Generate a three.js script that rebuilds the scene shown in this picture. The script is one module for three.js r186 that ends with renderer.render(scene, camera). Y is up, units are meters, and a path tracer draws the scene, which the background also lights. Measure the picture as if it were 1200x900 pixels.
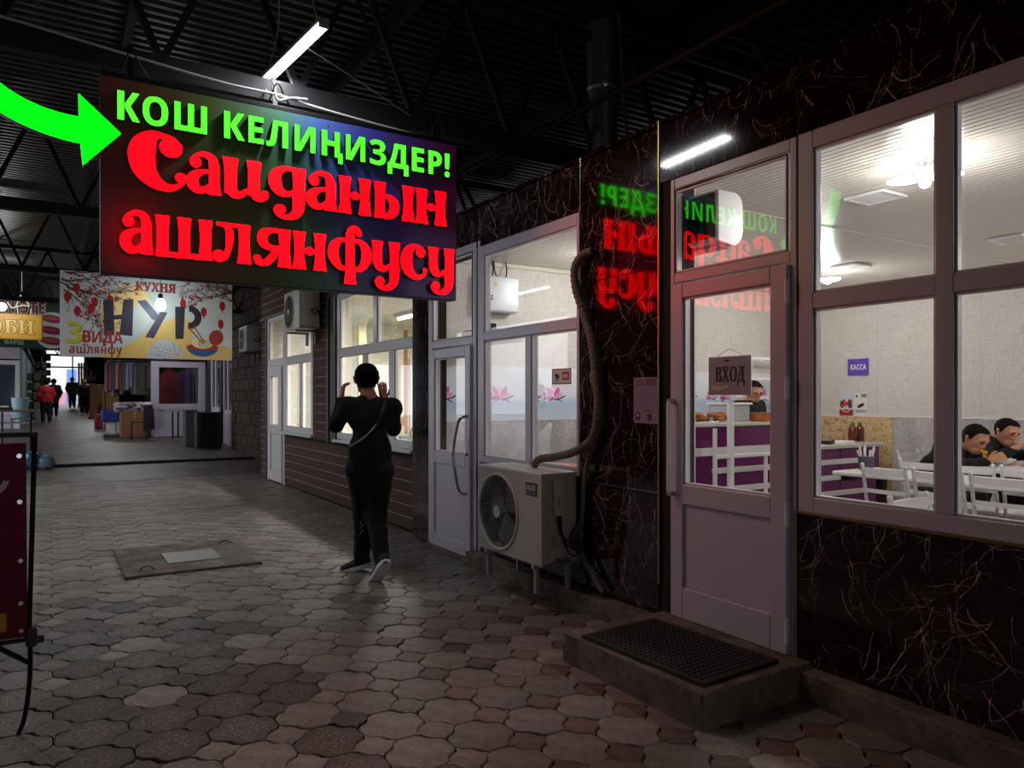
import * as THREE from 'three';
import { RoundedBoxGeometry } from 'three/addons/geometries/RoundedBoxGeometry.js';
import { mergeGeometries, toCreasedNormals } from 'three/addons/utils/BufferGeometryUtils.js';
import { FontLoader } from 'three/addons/loaders/FontLoader.js';
import { RectAreaLightUniformsLib } from 'three/addons/lights/RectAreaLightUniformsLib.js';
RectAreaLightUniformsLib.init();

// ---------------------------------------------------------------- camera, sky, exposure
// Plan: X to the right of the lane (into the cafe), Y up, D along the lane away from the camera (z = -D). The camera stands at (0, 1.5, 0).
const scene = new THREE.Scene();
const FOCAL = 870;
const camera = new THREE.PerspectiveCamera(2 * Math.atan(450 / FOCAL) * 180 / Math.PI, 4 / 3, 0.05, 300);
camera.position.set(0, 1.5, 0);
camera.rotation.y = -Math.atan(541 / FOCAL);
camera.setViewOffset(1200, 900, 0, -16, 1200, 900);
scene.add(camera);
const renderer = new THREE.WebGLRenderer({ antialias: true });
renderer.toneMapping = THREE.LinearToneMapping;
renderer.toneMappingExposure = 1.0;
renderer.shadowMap.enabled = true;
scene.background = new THREE.Color().setRGB(2.4, 2.5, 2.7);      // overcast daylight, seen only through the far mouth of the hall
const LIGHT = { cafe: 2.75, shop: 92, tube: 120, hall: 190, bulb: 0.7, red: 7, green: 4.5 };  // hall drives the added tube lamps out of view

// ---------------------------------------------------------------- helpers
let seed = 7;
const rnd = () => { seed = (seed + 0x6d2b79f5) | 0; let t = Math.imul(seed ^ (seed >>> 15), 1 | seed); t = (t + Math.imul(t ^ (t >>> 7), 61 | t)) ^ t; return ((t ^ (t >>> 14)) >>> 0) / 4294967296; };
const rr = (a, b) => a + (b - a) * rnd();
const P = (x, y, d) => new THREE.Vector3(x, y, -d);
const used = new Map();
function numbered(n) {
  n = n.replace(/_\d{3}$/, '');
  const k = used.get(n) || 0; used.set(n, k + 1);
  return k ? n + '_' + String(k).padStart(3, '0') : n;
}
const origin = new WeakMap();
function norm(g, uvMetres = true) {
  const hadUv = !uvMetres && g.attributes.uv;
  if (g.index) g = g.toNonIndexed();
  if (!g.attributes.normal) g.computeVertexNormals();
  for (const k of Object.keys(g.attributes)) if (!['position', 'normal', 'uv'].includes(k)) g.deleteAttribute(k);
  g.morphAttributes = {};
  if (!hadUv) {
    const p = g.attributes.position, uv = new Float32Array(p.count * 2), a = new THREE.Vector3(), b = new THREE.Vector3(), c = new THREE.Vector3();
    for (let i = 0; i < p.count; i += 3) {
      a.fromBufferAttribute(p, i); b.fromBufferAttribute(p, i + 1).sub(a); c.fromBufferAttribute(p, i + 2).sub(a); b.cross(c);
      const x = Math.abs(b.x), y = Math.abs(b.y), z = Math.abs(b.z);
      for (let k = 0; k < 3; k++) {
        const X = p.getX(i + k), Y = p.getY(i + k), Z = p.getZ(i + k), o = (i + k) * 2;
        if (x >= y && x >= z) { uv[o] = -Z; uv[o + 1] = Y; } else if (y >= z) { uv[o] = X; uv[o + 1] = Z; } else { uv[o] = X; uv[o + 1] = Y; }
      }
    }
    g.setAttribute('uv', new THREE.BufferAttribute(uv, 2));
  }
  g.clearGroups();
  return g;
}
function merged(geos) { geos = [].concat(geos).map((g) => (g.userData.keepUv ? norm(g, false) : norm(g))); return geos.length > 1 ? mergeGeometries(geos) : geos[0]; }
const keep = (g) => { g.userData.keepUv = true; return g; };
function shadow(o) { o.castShadow = o.receiveShadow = true; return o; }
// geometries are given in plan coordinates; a child is shifted to its thing's base
function mk(name, geos, mat, parent = scene) {
  let g = merged(geos);
  const o = parent !== scene && origin.get(parent);
  const m = shadow(new THREE.Mesh(g, mat));
  m.name = parent === scene ? numbered(name) : name;
  if (o) { g.translate(-o.x, -o.y, -o.z); origin.set(m, o); }
  else if (parent === scene) { g.computeBoundingBox(); const c = new THREE.Vector3(); g.boundingBox.getCenter(c); c.y = g.boundingBox.min.y; g.translate(-c.x, -c.y, -c.z); m.position.copy(c); origin.set(m, c.clone()); }
  parent.add(m);
  return m;
}
function local(name, geos, mat, parent) { const m = shadow(new THREE.Mesh(merged(geos), mat)); m.name = name; parent.add(m); return m; }   // geometry already in the thing's own axes
function tag(o, label, category, group) { o.userData.label = label; if (category) o.userData.category = category; if (group) o.userData.group = group; return o; }
function thing(name, label, category, at = [0, 0, 0], turn = 0, group) {
  const o = new THREE.Group(); o.name = numbered(name); o.position.copy(P(...at)); o.rotation.y = turn; scene.add(o);
  origin.set(o, o.position.clone());
  return tag(o, label, category, group);
}
function setting(name, at = [0, 0, 0]) { const o = new THREE.Group(); o.name = numbered(name); o.position.copy(P(...at)); scene.add(o); origin.set(o, o.position.clone()); o.userData.kind = 'structure'; return o; }
function struct(name, geos, mat, parent = scene) { const m = mk(name, geos, mat, parent); if (parent === scene) m.userData.kind = 'structure'; return m; }
function copyOf(root, at, turn, label, group) { const c = root.clone(); c.name = numbered(root.name); c.position.copy(P(...at)); if (turn !== undefined) c.rotation.y = turn; c.userData = { ...root.userData }; if (label) c.userData.label = label; if (group) c.userData.group = group; scene.add(c); return c; }

function bx(x0, x1, y0, y1, d0, d1, r = 0) {
  const w = Math.abs(x1 - x0), h = Math.abs(y1 - y0), d = Math.abs(d1 - d0);
  const g = r > 0 ? new RoundedBoxGeometry(w, h, d, 1, Math.min(r, w / 2.1, h / 2.1, d / 2.1)) : new THREE.BoxGeometry(w, h, d);
  return g.translate((x0 + x1) / 2, (y0 + y1) / 2, -(d0 + d1) / 2);
}
const quat = (dir) => new THREE.Quaternion().setFromUnitVectors(new THREE.Vector3(0, 1, 0), dir.clone().normalize());
function rod(a, b, r, r2 = r, seg = 8) { const d = b.clone().sub(a); return new THREE.CylinderGeometry(r2, r, d.length(), seg).applyQuaternion(quat(d)).translate((a.x + b.x) / 2, (a.y + b.y) / 2, (a.z + b.z) / 2); }
function beam(a, b, w, h) {        // square bar from a to b, w across, h upwards
  const d = b.clone().sub(a), L = d.length(); d.normalize();
  const up = Math.abs(d.y) > 0.95 ? new THREE.Vector3(0, 0, 1) : new THREE.Vector3(0, 1, 0), s = new THREE.Vector3().crossVectors(up, d).normalize(), u = new THREE.Vector3().crossVectors(d, s);
  return new THREE.BoxGeometry(w, h, L).applyMatrix4(new THREE.Matrix4().makeBasis(s, u, d)).translate((a.x + b.x) / 2, (a.y + b.y) / 2, (a.z + b.z) / 2);
}
function tube(pts, r, seg = 40, rad = 8) { return new THREE.TubeGeometry(new THREE.CatmullRomCurve3(pts), seg, r, rad); }
function lathe(pts, x, y, d, seg = 20) { return new THREE.LatheGeometry(pts.map((p) => new THREE.Vector2(p[0], p[1])), seg).translate(x, y, -d); }
// a rectangular sheet whose uv run 0..1, facing -X ('x'), the camera side +z ('z') or up ('y')
function sheet(face, a0, a1, y0, y1, at) {
  const g = keep(new THREE.PlaneGeometry(Math.abs(a1 - a0), Math.abs(y1 - y0)));
  if (face === 'x') return g.rotateY(-Math.PI / 2).translate(at, (y0 + y1) / 2, -(a0 + a1) / 2);
  return g.translate((a0 + a1) / 2, (y0 + y1) / 2, -at);
}

// ---------------------------------------------------------------- computed textures
function canvas(w, h, draw) { const c = document.createElement('canvas'); c.width = w; c.height = h; draw(c.getContext('2d'), w, h); return c; }
function tex(w, h, draw, repeat) {
  const t = new THREE.CanvasTexture(canvas(w, h, draw)); t.colorSpace = THREE.SRGBColorSpace; t.magFilter = THREE.LinearFilter;
  t.wrapS = t.wrapT = THREE.RepeatWrapping; if (repeat) t.repeat.set(repeat[0], repeat[1]);
  return t;
}
// tiling value noise
function noise2(n, s) {
  const g = new Float32Array(n * n); let k = s; const r = () => { k = (k * 1664525 + 1013904223) >>> 0; return k / 4294967296; };
  for (let i = 0; i < g.length; i++) g[i] = r();
  return (u, v) => { u = (u - Math.floor(u)) * n; v = (v - Math.floor(v)) * n; const x = Math.floor(u), y = Math.floor(v); let a = u - x, b = v - y; a = a * a * (3 - 2 * a); b = b * b * (3 - 2 * b); const q = (i, j) => g[((y + j) % n) * n + ((x + i) % n)]; return (q(0, 0) * (1 - a) + q(1, 0) * a) * (1 - b) + (q(0, 1) * (1 - a) + q(1, 1) * a) * b; };
}
const nA = noise2(8, 1), nB = noise2(24, 2), nC = noise2(64, 3), nD = noise2(160, 4);
const fbm = (u, v) => 0.4 * nA(u, v) + 0.28 * nB(u, v) + 0.2 * nC(u, v) + 0.12 * nD(u, v);
function data(n, f, srgb = true) {
  const a = new Uint8Array(n * n * 4);
  for (let y = 0; y < n; y++) for (let x = 0; x < n; x++) { const c = f(x / n, y / n), o = (y * n + x) * 4; a[o] = c[0]; a[o + 1] = c[1]; a[o + 2] = c[2]; a[o + 3] = 255; }
  const t = new THREE.DataTexture(a, n, n); t.magFilter = THREE.LinearFilter; t.minFilter = THREE.LinearFilter; t.wrapS = t.wrapT = THREE.RepeatWrapping; if (srgb) t.colorSpace = THREE.SRGBColorSpace; t.needsUpdate = true;
  return t;
}
const rep = (t, x, y = x) => { const c = t.clone(); c.repeat.set(x, y); c.needsUpdate = true; return c; };
const std = (o) => new THREE.MeshStandardMaterial(o), phy = (o) => new THREE.MeshPhysicalMaterial(o);
const greyNoise = data(512, (u, v) => { const f = 150 + 150 * (fbm(u, v) - 0.5); return [f, f, f]; }, false);
const tMarble = tex(2048, 2048, (c, w, h) => {
  c.fillStyle = '#1d0a0d'; c.fillRect(0, 0, w, h);
  for (let i = 0; i < 2600; i++) { c.fillStyle = ['rgba(66,24,27,.28)', 'rgba(5,2,4,.35)', 'rgba(34,12,16,.3)'][i % 3]; const x = rr(0, w), y = rr(0, h); c.beginPath(); c.ellipse(x, y, rr(4, 38), rr(3, 22), rr(0, 3), 0, 7); c.fill(); }
  const vein = (x, y, ang, n, step, wig, lw, al) => {
    c.strokeStyle = `rgba(${rr(190, 225) | 0},${rr(176, 200) | 0},${rr(180, 205) | 0},${al})`; c.lineJoin = 'round';
    for (let i = 0; i < n; i++) { const x2 = x + Math.cos(ang) * step, y2 = y + Math.sin(ang) * step; c.lineWidth = lw * rr(0.4, 1.3); c.beginPath(); c.moveTo(x, y); c.lineTo(x2, y2); c.stroke(); if (rnd() < 0.1) vein(x2, y2, ang + rr(-1.2, 1.2), 3 + rnd() * 5 | 0, step, wig, lw * 0.6, al * 0.8); x = x2; y = y2; ang += rr(-wig, wig); }
  };
  for (let i = 0; i < 270; i++) vein(rr(0, w), rr(0, h), Math.PI / 2 + rr(-0.55, 0.55), 9 + rnd() * 16 | 0, rr(10, 19), 0.3, rr(2.4, 6.2), rr(0.45, 0.95));
  for (let i = 0; i < 90; i++) vein(rr(0, w), rr(0, h), rr(-0.5, 0.6), 10 + rnd() * 20 | 0, rr(11, 20), 0.22, rr(1.8, 4.6), rr(0.3, 0.75));
  for (let i = 0; i < 1500; i++) vein(rr(0, w), rr(0, h), Math.PI / 2 + rr(-1, 1), 2 + rnd() * 3 | 0, rr(5, 13), 0.7, rr(1, 2.2), rr(0.15, 0.45));
});
const tConcrete = data(512, (u, v) => { const f = fbm(u, v), k = 1 + 0.9 * (f - 0.5) + 0.18 * (nD(u * 2, v * 2) - 0.5); return [118 * k, 108 * k, 101 * k]; });
const tStone = data(512, (u, v) => { const f = fbm(u, v), k = 1 + 0.6 * (f - 0.5) + 0.3 * (nD(u * 3, v * 3) - 0.5); return [215 * k, 208 * k, 204 * k].map((x) => Math.min(255, x)); });
const tWall = tex(1024, 1024, (c, w, h) => {          // woven-look wallpaper
  c.fillStyle = '#dbd5ce'; c.fillRect(0, 0, w, h);
  for (let i = 0; i < 5200; i++) { const k = rnd() < 0.55; c.fillStyle = k ? `rgba(${rr(150, 180) | 0},${rr(138, 165) | 0},${rr(122, 150) | 0},${rr(0.12, 0.42)})` : `rgba(248,245,241,${rr(0.12, 0.45)})`; const L = rr(14, 90), t = rr(1, 2.6), x = rr(0, w), y = rr(0, h); if (rnd() < 0.5) c.fillRect(x, y, L, t); else c.fillRect(x, y, t, L); }
});
const tDado = data(512, (u, v) => { const k = 1 + 0.34 * (fbm(u, v) - 0.5) + 0.1 * (nB(u * 3, v * 2) - 0.5); return [186 * k, 182 * k, 181 * k]; });
const tOsb = tex(1024, 1024, (c, w, h) => {
  c.fillStyle = '#d6bb8a'; c.fillRect(0, 0, w, h);
  const cols = ['#d9bd8b', '#b98d55', '#e2cda0', '#c29a62', '#dcc08c', '#a8744a', '#e4d0a4', '#d0ab76', '#9a4a3c'];
  for (let i = 0; i < 5200; i++) { c.save(); c.translate(rr(0, w), rr(0, h)); c.rotate(rr(0, 3.14)); c.globalAlpha = rr(0.35, 0.9); c.fillStyle = cols[rnd() * (rnd() < 0.5 ? 5 : 9) | 0]; c.fillRect(-rr(8, 30), -rr(2, 7), rr(16, 56), rr(4, 13)); c.restore(); }
});
const tPlank = tex(512, 512, (c, w, h) => {
  c.fillStyle = '#4a2c22'; c.fillRect(0, 0, w, h);
  for (let i = 0; i < 900; i++) { c.strokeStyle = rnd() < 0.5 ? 'rgba(34,18,13,.25)' : 'rgba(128,84,62,.18)'; c.lineWidth = rr(0.6, 2.4); const y = rr(0, h), x = rr(-100, w); c.beginPath(); c.moveTo(x, y); c.bezierCurveTo(x + 60, y + rr(-3, 3), x + 120, y + rr(-4, 4), x + rr(150, 320), y + rr(-4, 4)); c.stroke(); }
});
const tSheet = data(512, (u, v) => { const f = fbm(u, v), k = 0.78 + 0.75 * (f - 0.45); const rust = Math.max(0, nB(u * 2, v) - 0.72) * 1.8; return [Math.min(255, 152 * k + 40 * rust), 150 * k - 6 * rust, 148 * k - 22 * rust]; });
const tBlock = data(512, (u, v) => { const k = 1 + 1.0 * (fbm(u, v) - 0.5); return [96 * k, 78 * k, 66 * k]; });
const tBrickTile = tex(512, 512, (c, w, h) => {
  c.fillStyle = '#b9b7a4'; c.fillRect(0, 0, w, h);
  for (let j = 0; j < 8; j++) for (let i = -1; i < 4; i++) { const k = rr(226, 244) | 0; c.fillStyle = `rgb(${k},${k},${k - 18})`; c.fillRect(i * 128 + (j % 2) * 64 + 2, j * 64 + 2, 124, 60); }
});

const M = {
  marble: phy({ map: rep(tMarble, 0.55), roughness: 0.07, specularIntensity: 1, ior: 1.56 }),
  core: std({ color: '#57514d', map: rep(tConcrete, 0.6), roughness: 0.95 }),
  concrete: std({ color: '#ece4df', map: rep(tConcrete, 0.9), bumpMap: rep(greyNoise, 2.2), bumpScale: 0.008, roughness: 0.9 }),
  mortar: std({ color: '#4a403c', map: rep(tConcrete, 1.2), roughness: 1 }),
  floorFar: std({ color: '#b3aba8', map: rep(tConcrete, 0.35), bumpMap: rep(greyNoise, 0.6), bumpScale: 0.02, roughness: 0.45 }),
  pvc: phy({ color: '#c3b8c6', roughness: 0.34, clearcoat: 0.2, clearcoatRoughness: 0.25 }),
  pvcLight: phy({ color: '#e3e0e2', roughness: 0.3 }),
  rubber: std({ color: '#1b1a1b', roughness: 0.75 }),
  gasket: std({ color: '#141214', roughness: 0.8 }),
  glass: phy({ color: '#ffffff', transmission: 1, roughness: 0, thickness: 0, ior: 1.6, specularIntensity: 1 }),
  brass: std({ color: '#b59a63', metalness: 0.9, roughness: 0.32 }),
  chrome: std({ color: '#c8c8cc', metalness: 0.95, roughness: 0.22 }),
  steel: std({ color: '#7d7c80', metalness: 0.8, roughness: 0.45 }),
  black: std({ color: '#0c0b0d', roughness: 0.55 }),
  blackMetal: std({ color: '#151416', metalness: 0.4, roughness: 0.5 }),
  truss: std({ color: '#19181b', roughness: 0.7, metalness: 0.2 }),
  roof: std({ color: '#8d8c90', map: rep(tSheet, 0.3, 0.45), roughness: 0.36, metalness: 0.6 }),
  wall: std({ map: rep(tWall, 0.8), roughness: 0.85 }),
  dado: std({ map: rep(tDado, 0.7), roughness: 0.7 }),
  osb: std({ map: rep(tOsb, 0.62), roughness: 0.7 }),
  ceilingPvc: phy({ color: '#d6cfc4', roughness: 0.22, ior: 1.5 }),
  cafeFloor: std({ color: '#8e8488', map: rep(tDado, 0.9), roughness: 0.35 }),
  plank: [0.82, 1, 1.18].map((k, i) => { const t = rep(tPlank, 0.6, 1.4); t.offset.set(i * 0.31, i * 0.17); return std({ map: t, color: new THREE.Color(k * 0.98, k * 0.7, k * 0.6), roughness: 0.8 }); }),
  highlightStrip: std({ color: '#a88e7e', roughness: 0.6 }),  // pale colour standing in for light caught on plank edges
  brown: std({ color: '#4a2b22', map: rep(tPlank, 2, 0.5), roughness: 0.5 }),
  block: [0.8, 1, 1.15].map((k) => std({ map: rep(tBlock, 0.9), color: new THREE.Color(k * 0.3, k * 0.26, k * 0.23), roughness: 0.95, bumpMap: rep(greyNoise, 3), bumpScale: 0.006 })),
  tile: std({ map: rep(tBrickTile, 2.0, 1.9), roughness: 0.25 }),
  white: phy({ color: '#e9e7e6', roughness: 0.35, clearcoat: 0.3 }),
  ivory: std({ color: '#d8d2c2', roughness: 0.45 }),
  acWhite: phy({ color: '#c9c5c2', roughness: 0.4 }),
  acGrey: phy({ color: '#9a97a0', roughness: 0.42 }),
  purple: phy({ color: '#6a1458', roughness: 0.18, clearcoat: 0.5, clearcoatRoughness: 0.1 }),
  top: phy({ color: '#cfc9c0', roughness: 0.25 }),
  paper: std({ color: '#e6e3e0', roughness: 0.8 }),
  skin: phy({ color: '#a86a4c', roughness: 0.55, sheen: 0.2, sheenColor: new THREE.Color('#ffb8a0') }),
  skinPale: phy({ color: '#c08a6c', roughness: 0.5 }),
  hair: phy({ color: '#0c0909', roughness: 0.8, specularIntensity: 0.3 }),
  cloth: std({ color: '#101014', roughness: 0.95, bumpMap: rep(greyNoise, 3), bumpScale: 0.004 }),
  clothNavy: std({ color: '#171820', roughness: 0.9, bumpMap: rep(greyNoise, 3), bumpScale: 0.004 }),
  card: std({ color: '#8a623f', roughness: 0.9 }),
  wood: std({ color: '#8c5a33', map: rep(tPlank, 1.2), roughness: 0.6 }),
};

// ---------------------------------------------------------------- lights of the place
function panelLight(parent, x, y, d, w, h, L, color, rx = -Math.PI / 2, ry = 0) {   // area light just in front of a glowing face; faces down by default
  const l = new THREE.RectAreaLight(color, L, w, h); l.position.copy(P(x, y, d)); l.rotation.set(rx, ry, 0, 'YXZ');
  if (parent !== scene) l.position.sub(origin.get(parent));
  l.name = 'lamp_light'; parent.add(l); return l;
}
const glow = (r, g, b, k = 1) => { const m = std({ color: '#101010', roughness: 0.5 }); m.emissive.setRGB(r, g, b); m.emissiveIntensity = k; return m; };

// ---------------------------------------------------------------- paving of the lane
const floor = setting('floor', [1, 0, 8]);
struct('base_slab', [bx(-4.4, 3.5, -0.3, -0.022, -6, 17), bx(-4.4, 5, -0.5, -0.06, 15.5, 51)], M.mortar, floor);
{
  const PX = 0.294, PD = 0.31, q = 0.365, T = 5;
  const wave = (t) => 0.026 * Math.sin(3 * Math.PI * t) + 0.01 * Math.sin(2 * Math.PI * t);
  function edge(ax, ay, bx_, by_, s) {                       // points from a towards b (b left out) with the curly joint; s = side of the bulge
    const out = []; const dx = bx_ - ax, dy = by_ - ay, L = Math.hypot(dx, dy);
    for (let i = 0; i < T; i++) { const t = i / T, w = wave(t) * s; out.push([ax + dx * t + (dy / L) * w, ay + dy * t - (dx / L) * w]); }
    return out;
  }
  const e = 0.5 - q;
  const bigPts = [[0.5, -e], ...edge(0.5, e, e, 0.5, 1), ...edge(e, 0.5, -e, 0.5, 0).slice(0, 1), ...edge(-e, 0.5, -0.5, e, 1), ...edge(-0.5, e, -0.5, -e, 0).slice(0, 1), ...edge(-0.5, -e, -e, -0.5, 1), ...edge(-e, -0.5, e, -0.5, 0).slice(0, 1), ...edge(e, -0.5, 0.5, -e, 1)];
  const smallPts = [...edge(q, 0, 0, q, -1), ...edge(0, q, -q, 0, -1), ...edge(-q, 0, 0, -q, -1), ...edge(0, -q, q, 0, -1)];
  function stone(pts, gap) {
    const ring = (inset) => pts.map(([x, y]) => { const X = x * PX, Y = y * PD, r = Math.hypot(X, Y); return [X * (1 - inset / r), Y * (1 - inset / r)]; });
    const a = ring(gap + 0.005), b = ring(gap), pos = [], uv = [], n = pts.length, tris = THREE.ShapeUtils.triangulateShape(a.map((p) => new THREE.Vector2(...p)), []);
    const v = (p, y) => { pos.push(p[0], y, -p[1]); uv.push(0.5 + p[0] / PX, 0.5 + p[1] / PD); };
    for (const t of tris) { v(a[t[0]], 0); v(a[t[1]], 0); v(a[t[2]], 0); }
    const wall = (p, q_, y0, y1) => { for (let i = 0; i < n; i++) { const j = (i + 1) % n; v(p[i], y0); v(q_[i], y1); v(q_[j], y1); v(p[i], y0); v(q_[j], y1); v(p[j], y0); } };
    wall(a, b, 0, -0.005); wall(b, b, -0.005, -0.03);
    const g = new THREE.BufferGeometry(); g.setAttribute('position', new THREE.Float32BufferAttribute(pos, 3)); g.setAttribute('uv', new THREE.Float32BufferAttribute(uv, 2)); g.computeVertexNormals();
    return g;
  }
  const bigG = stone(bigPts, 0.0035), smallG = stone(smallPts, 0.0035);
  const star = (c, w, h, small) => {                         // the worn moulded ornament of the stones
    c.fillStyle = '#938c88'; c.fillRect(0, 0, w, h);
    for (let i = 0; i < 2600; i++) { const k = rr(95, 165) | 0; c.fillStyle = `rgba(${k},${k - 5},${k - 9},.35)`; c.fillRect(rr(0, w), rr(0, h), rr(1, 5), rr(1, 5)); }
    c.translate(w / 2, h / 2); c.lineJoin = 'round';
    const line = (pts, lw, a) => { c.strokeStyle = `rgba(242,238,232,${a})`; c.lineWidth = lw; c.beginPath(); pts.forEach((p, i) => (i ? c.lineTo(p[0], p[1]) : c.moveTo(p[0], p[1]))); c.closePath(); c.stroke(); };
    const S = w;
    if (small) { for (const k of [0.31, 0.2]) line([...Array(32)].map((_, i) => { const t = i / 32 * 6.2832, r = S * k * (0.9 + 0.14 * Math.cos(4 * t)); return [r * Math.cos(t), r * Math.sin(t)]; }), S * 0.022, 0.7); } else {
      line([...Array(64)].map((_, i) => { const t = i / 64 * 6.2832, r = S * (0.19 + 0.035 * Math.cos(8 * t)); return [r * Math.cos(t), r * Math.sin(t)]; }), S * 0.026, 0.9);
      line([...Array(40)].map((_, i) => { const t = i / 40 * 6.2832, r = S * (0.1 + 0.02 * Math.cos(5 * t)); return [r * Math.cos(t), r * Math.sin(t)]; }), S * 0.022, 0.8);
      for (let k = 0; k < 4; k++) { c.save(); c.rotate(k * Math.PI / 2); line([[S * 0.26, -S * 0.1], [S * 0.44, 0], [S * 0.26, S * 0.1], [S * 0.31, 0]], S * 0.02, 0.75); c.restore(); c.save(); c.rotate(k * Math.PI / 2 + 0.785); line([[S * 0.24, -S * 0.06], [S * 0.33, 0], [S * 0.24, S * 0.06]], S * 0.018, 0.55); c.restore(); }
    }
    c.setTransform(1, 0, 0, 1, 0, 0);
    for (let i = 0; i < 420; i++) { c.fillStyle = 'rgba(150,143,139,.35)'; c.beginPath(); c.arc(rr(0, w), rr(0, h), rr(2, 9), 0, 7); c.fill(); }
  };
  const starBig = tex(256, 256, (c, w, h) => star(c, w, h, false)), starSmall = tex(256, 256, (c, w, h) => star(c, w, h, true));
  const bump = rep(greyNoise, 0.6);
  const tone = (hex, k, map) => std({ color: new THREE.Color(hex).multiplyScalar(k), map, bumpMap: bump, bumpScale: 0.006, roughness: 0.5 });
  const stones = [0.75, 0.85, 0.95, 1.05, 1.15].map((k) => tone('#a39c99', k, rep(tStone, 0.45)));
  const reds = [0.62, 0.8, 0.95].map((k) => tone('#97817c', k, rep(tStone, 0.5)));
  const ornate = [0.62, 0.78, 0.95].map((k) => tone('#aea6a3', k, starBig)), ornateSmall = [0.62, 0.8].map((k) => tone('#aea6a3', k, starSmall));
  const spots = [];
  const blocked = (x, d) => (x > 2.62 && d > 2.45 && d < 3.4) || x > (d > 6.8 ? 3.55 : 3.3) || (x > 0.62 && x < 1.53 && d > 6.98 && d < 8.08);
  for (let i = -9; i < 13; i++) for (let j = -8; j < 46; j++) {
    for (const small of [0, 1]) {
      const x = 0.157 + (i + small * 0.5) * PX, d = 2.88 + (j + small * 0.5) * PD;
      if (d > 15.1 || blocked(x, d)) continue;
      const dep = d * 0.8492 + x * 0.5281, lat = x * 0.8492 - d * 0.5281, px = 600 + 870 * lat / dep, py = 466 + 870 * 1.5 / dep;
      const seen = dep > 1 && px > -20 && px < 1220 && py < 915;
      spots.push({ x, d, small, key: seen ? dep * (small ? 1.25 : 1) : 1e3 + dep });
    }
  }
  spots.sort((a, b) => a.key - b.key);
  const rest = [[], []], count = [0, 0];
  const mat4 = (s) => new THREE.Matrix4().compose(P(s.x, rr(-0.004, 0.003), s.d), new THREE.Quaternion().setFromEuler(new THREE.Euler(rr(-0.012, 0.012), 0, rr(-0.012, 0.012))), new THREE.Vector3(1, 1, 1));
  for (const s of spots) {
    const m = mat4(s);
    if (s.key < 900 && count[0] + count[1] < 300) {
      count[s.small]++;
      const worn = s.x < 1.3 && s.d < 6.4 && rnd() < (s.x < 1.1 && s.d < 5.6 ? 0.8 : 0.35) || (s.x > 1.5 && s.x < 2.2 && s.d > 3.9 && s.d < 5.4 && rnd() < 0.4);
      let mat = worn ? (s.small ? ornateSmall : ornate)[rnd() * (s.small ? 2 : 3) | 0] : stones[rnd() * 5 | 0];
      if (s.small && !worn && s.x > 1.5) mat = reds[rnd() * 3 | 0];
      const o = shadow(new THREE.Mesh(s.small ? smallG : bigG, mat)); o.name = s.small ? 'small_paving_stone' : 'paving_stone';
      m.decompose(o.position, o.quaternion, o.scale); o.position.sub(floor.position); floor.add(o);
    } else rest[s.small].push(m);
  }
  rest.forEach((list, small) => {
    const im = new THREE.InstancedMesh(small ? smallG : bigG, tone('#a39c99', 1, rep(tStone, 0.5)), list.length), c = new THREE.Color();
    list.forEach((m, i) => { m.elements[12] -= floor.position.x; m.elements[13] -= floor.position.y; m.elements[14] -= floor.position.z; im.setMatrixAt(i, m); const k = rr(0.6, 1.02); im.setColorAt(i, c.setRGB(k, k * 0.98, k * 0.97)); });
    im.name = small ? 'small_paving_stone' : 'paving_stone'; im.userData.kind = 'stuff'; floor.add(shadow(im));
  });
}
// the lane climbs gently behind the second shop
{
  const pos = [], N = 60, W = 14, at = (i, j) => { const d = 15 + i * 36 / N, x = -4.4 + j * 9.5 / W; return P(x, (d - 15) * 0.031 + 0.008 * Math.sin(i * 2.3 + j * 1.7), d); };
  for (let i = 0; i < N; i++) for (let j = 0; j < W; j++) { const a = at(i, j), b = at(i, j + 1), c = at(i + 1, j + 1), d = at(i + 1, j); for (const v of [a, b, c, a, c, d]) pos.push(v.x, v.y, v.z); }
  const g = new THREE.BufferGeometry(); g.setAttribute('position', new THREE.Float32BufferAttribute(pos, 3)); g.computeVertexNormals();
  struct('floor', g, M.floorFar);
  struct('trim', [bx(-0.9, 4.0, 0.03, 0.13, 17.7, 17.95, 0.03)], M.mortar);
}
// concrete slab with the steel hatch
{
  const h = thing('manhole_cover', 'cracked concrete slab let into the paving with a small steel hatch and two lifting hoops', 'manhole', [1.07, 0, 7.5]);
  mk('slab', bx(0.52, 1.63, -0.03, 0.022, 6.88, 8.18, 0.015), M.concrete, h);
  const plate = mk('hatch', bx(0.89, 1.34, 0.018, 0.032, 7.2, 7.7, 0.005), std({ color: '#a9a9aa', metalness: 0.55, roughness: 0.5 }), h); tag(plate, 'grey steel hatch plate');
  for (const [x, d] of [[0.7, 7.05], [1.5, 7.9]]) mk('lifting_hoop', tube([P(x - 0.06, 0.01, d), P(x - 0.04, 0.05, d), P(x + 0.04, 0.05, d), P(x + 0.06, 0.01, d)], 0.008, 16, 6), M.steel, h);
}
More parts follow.
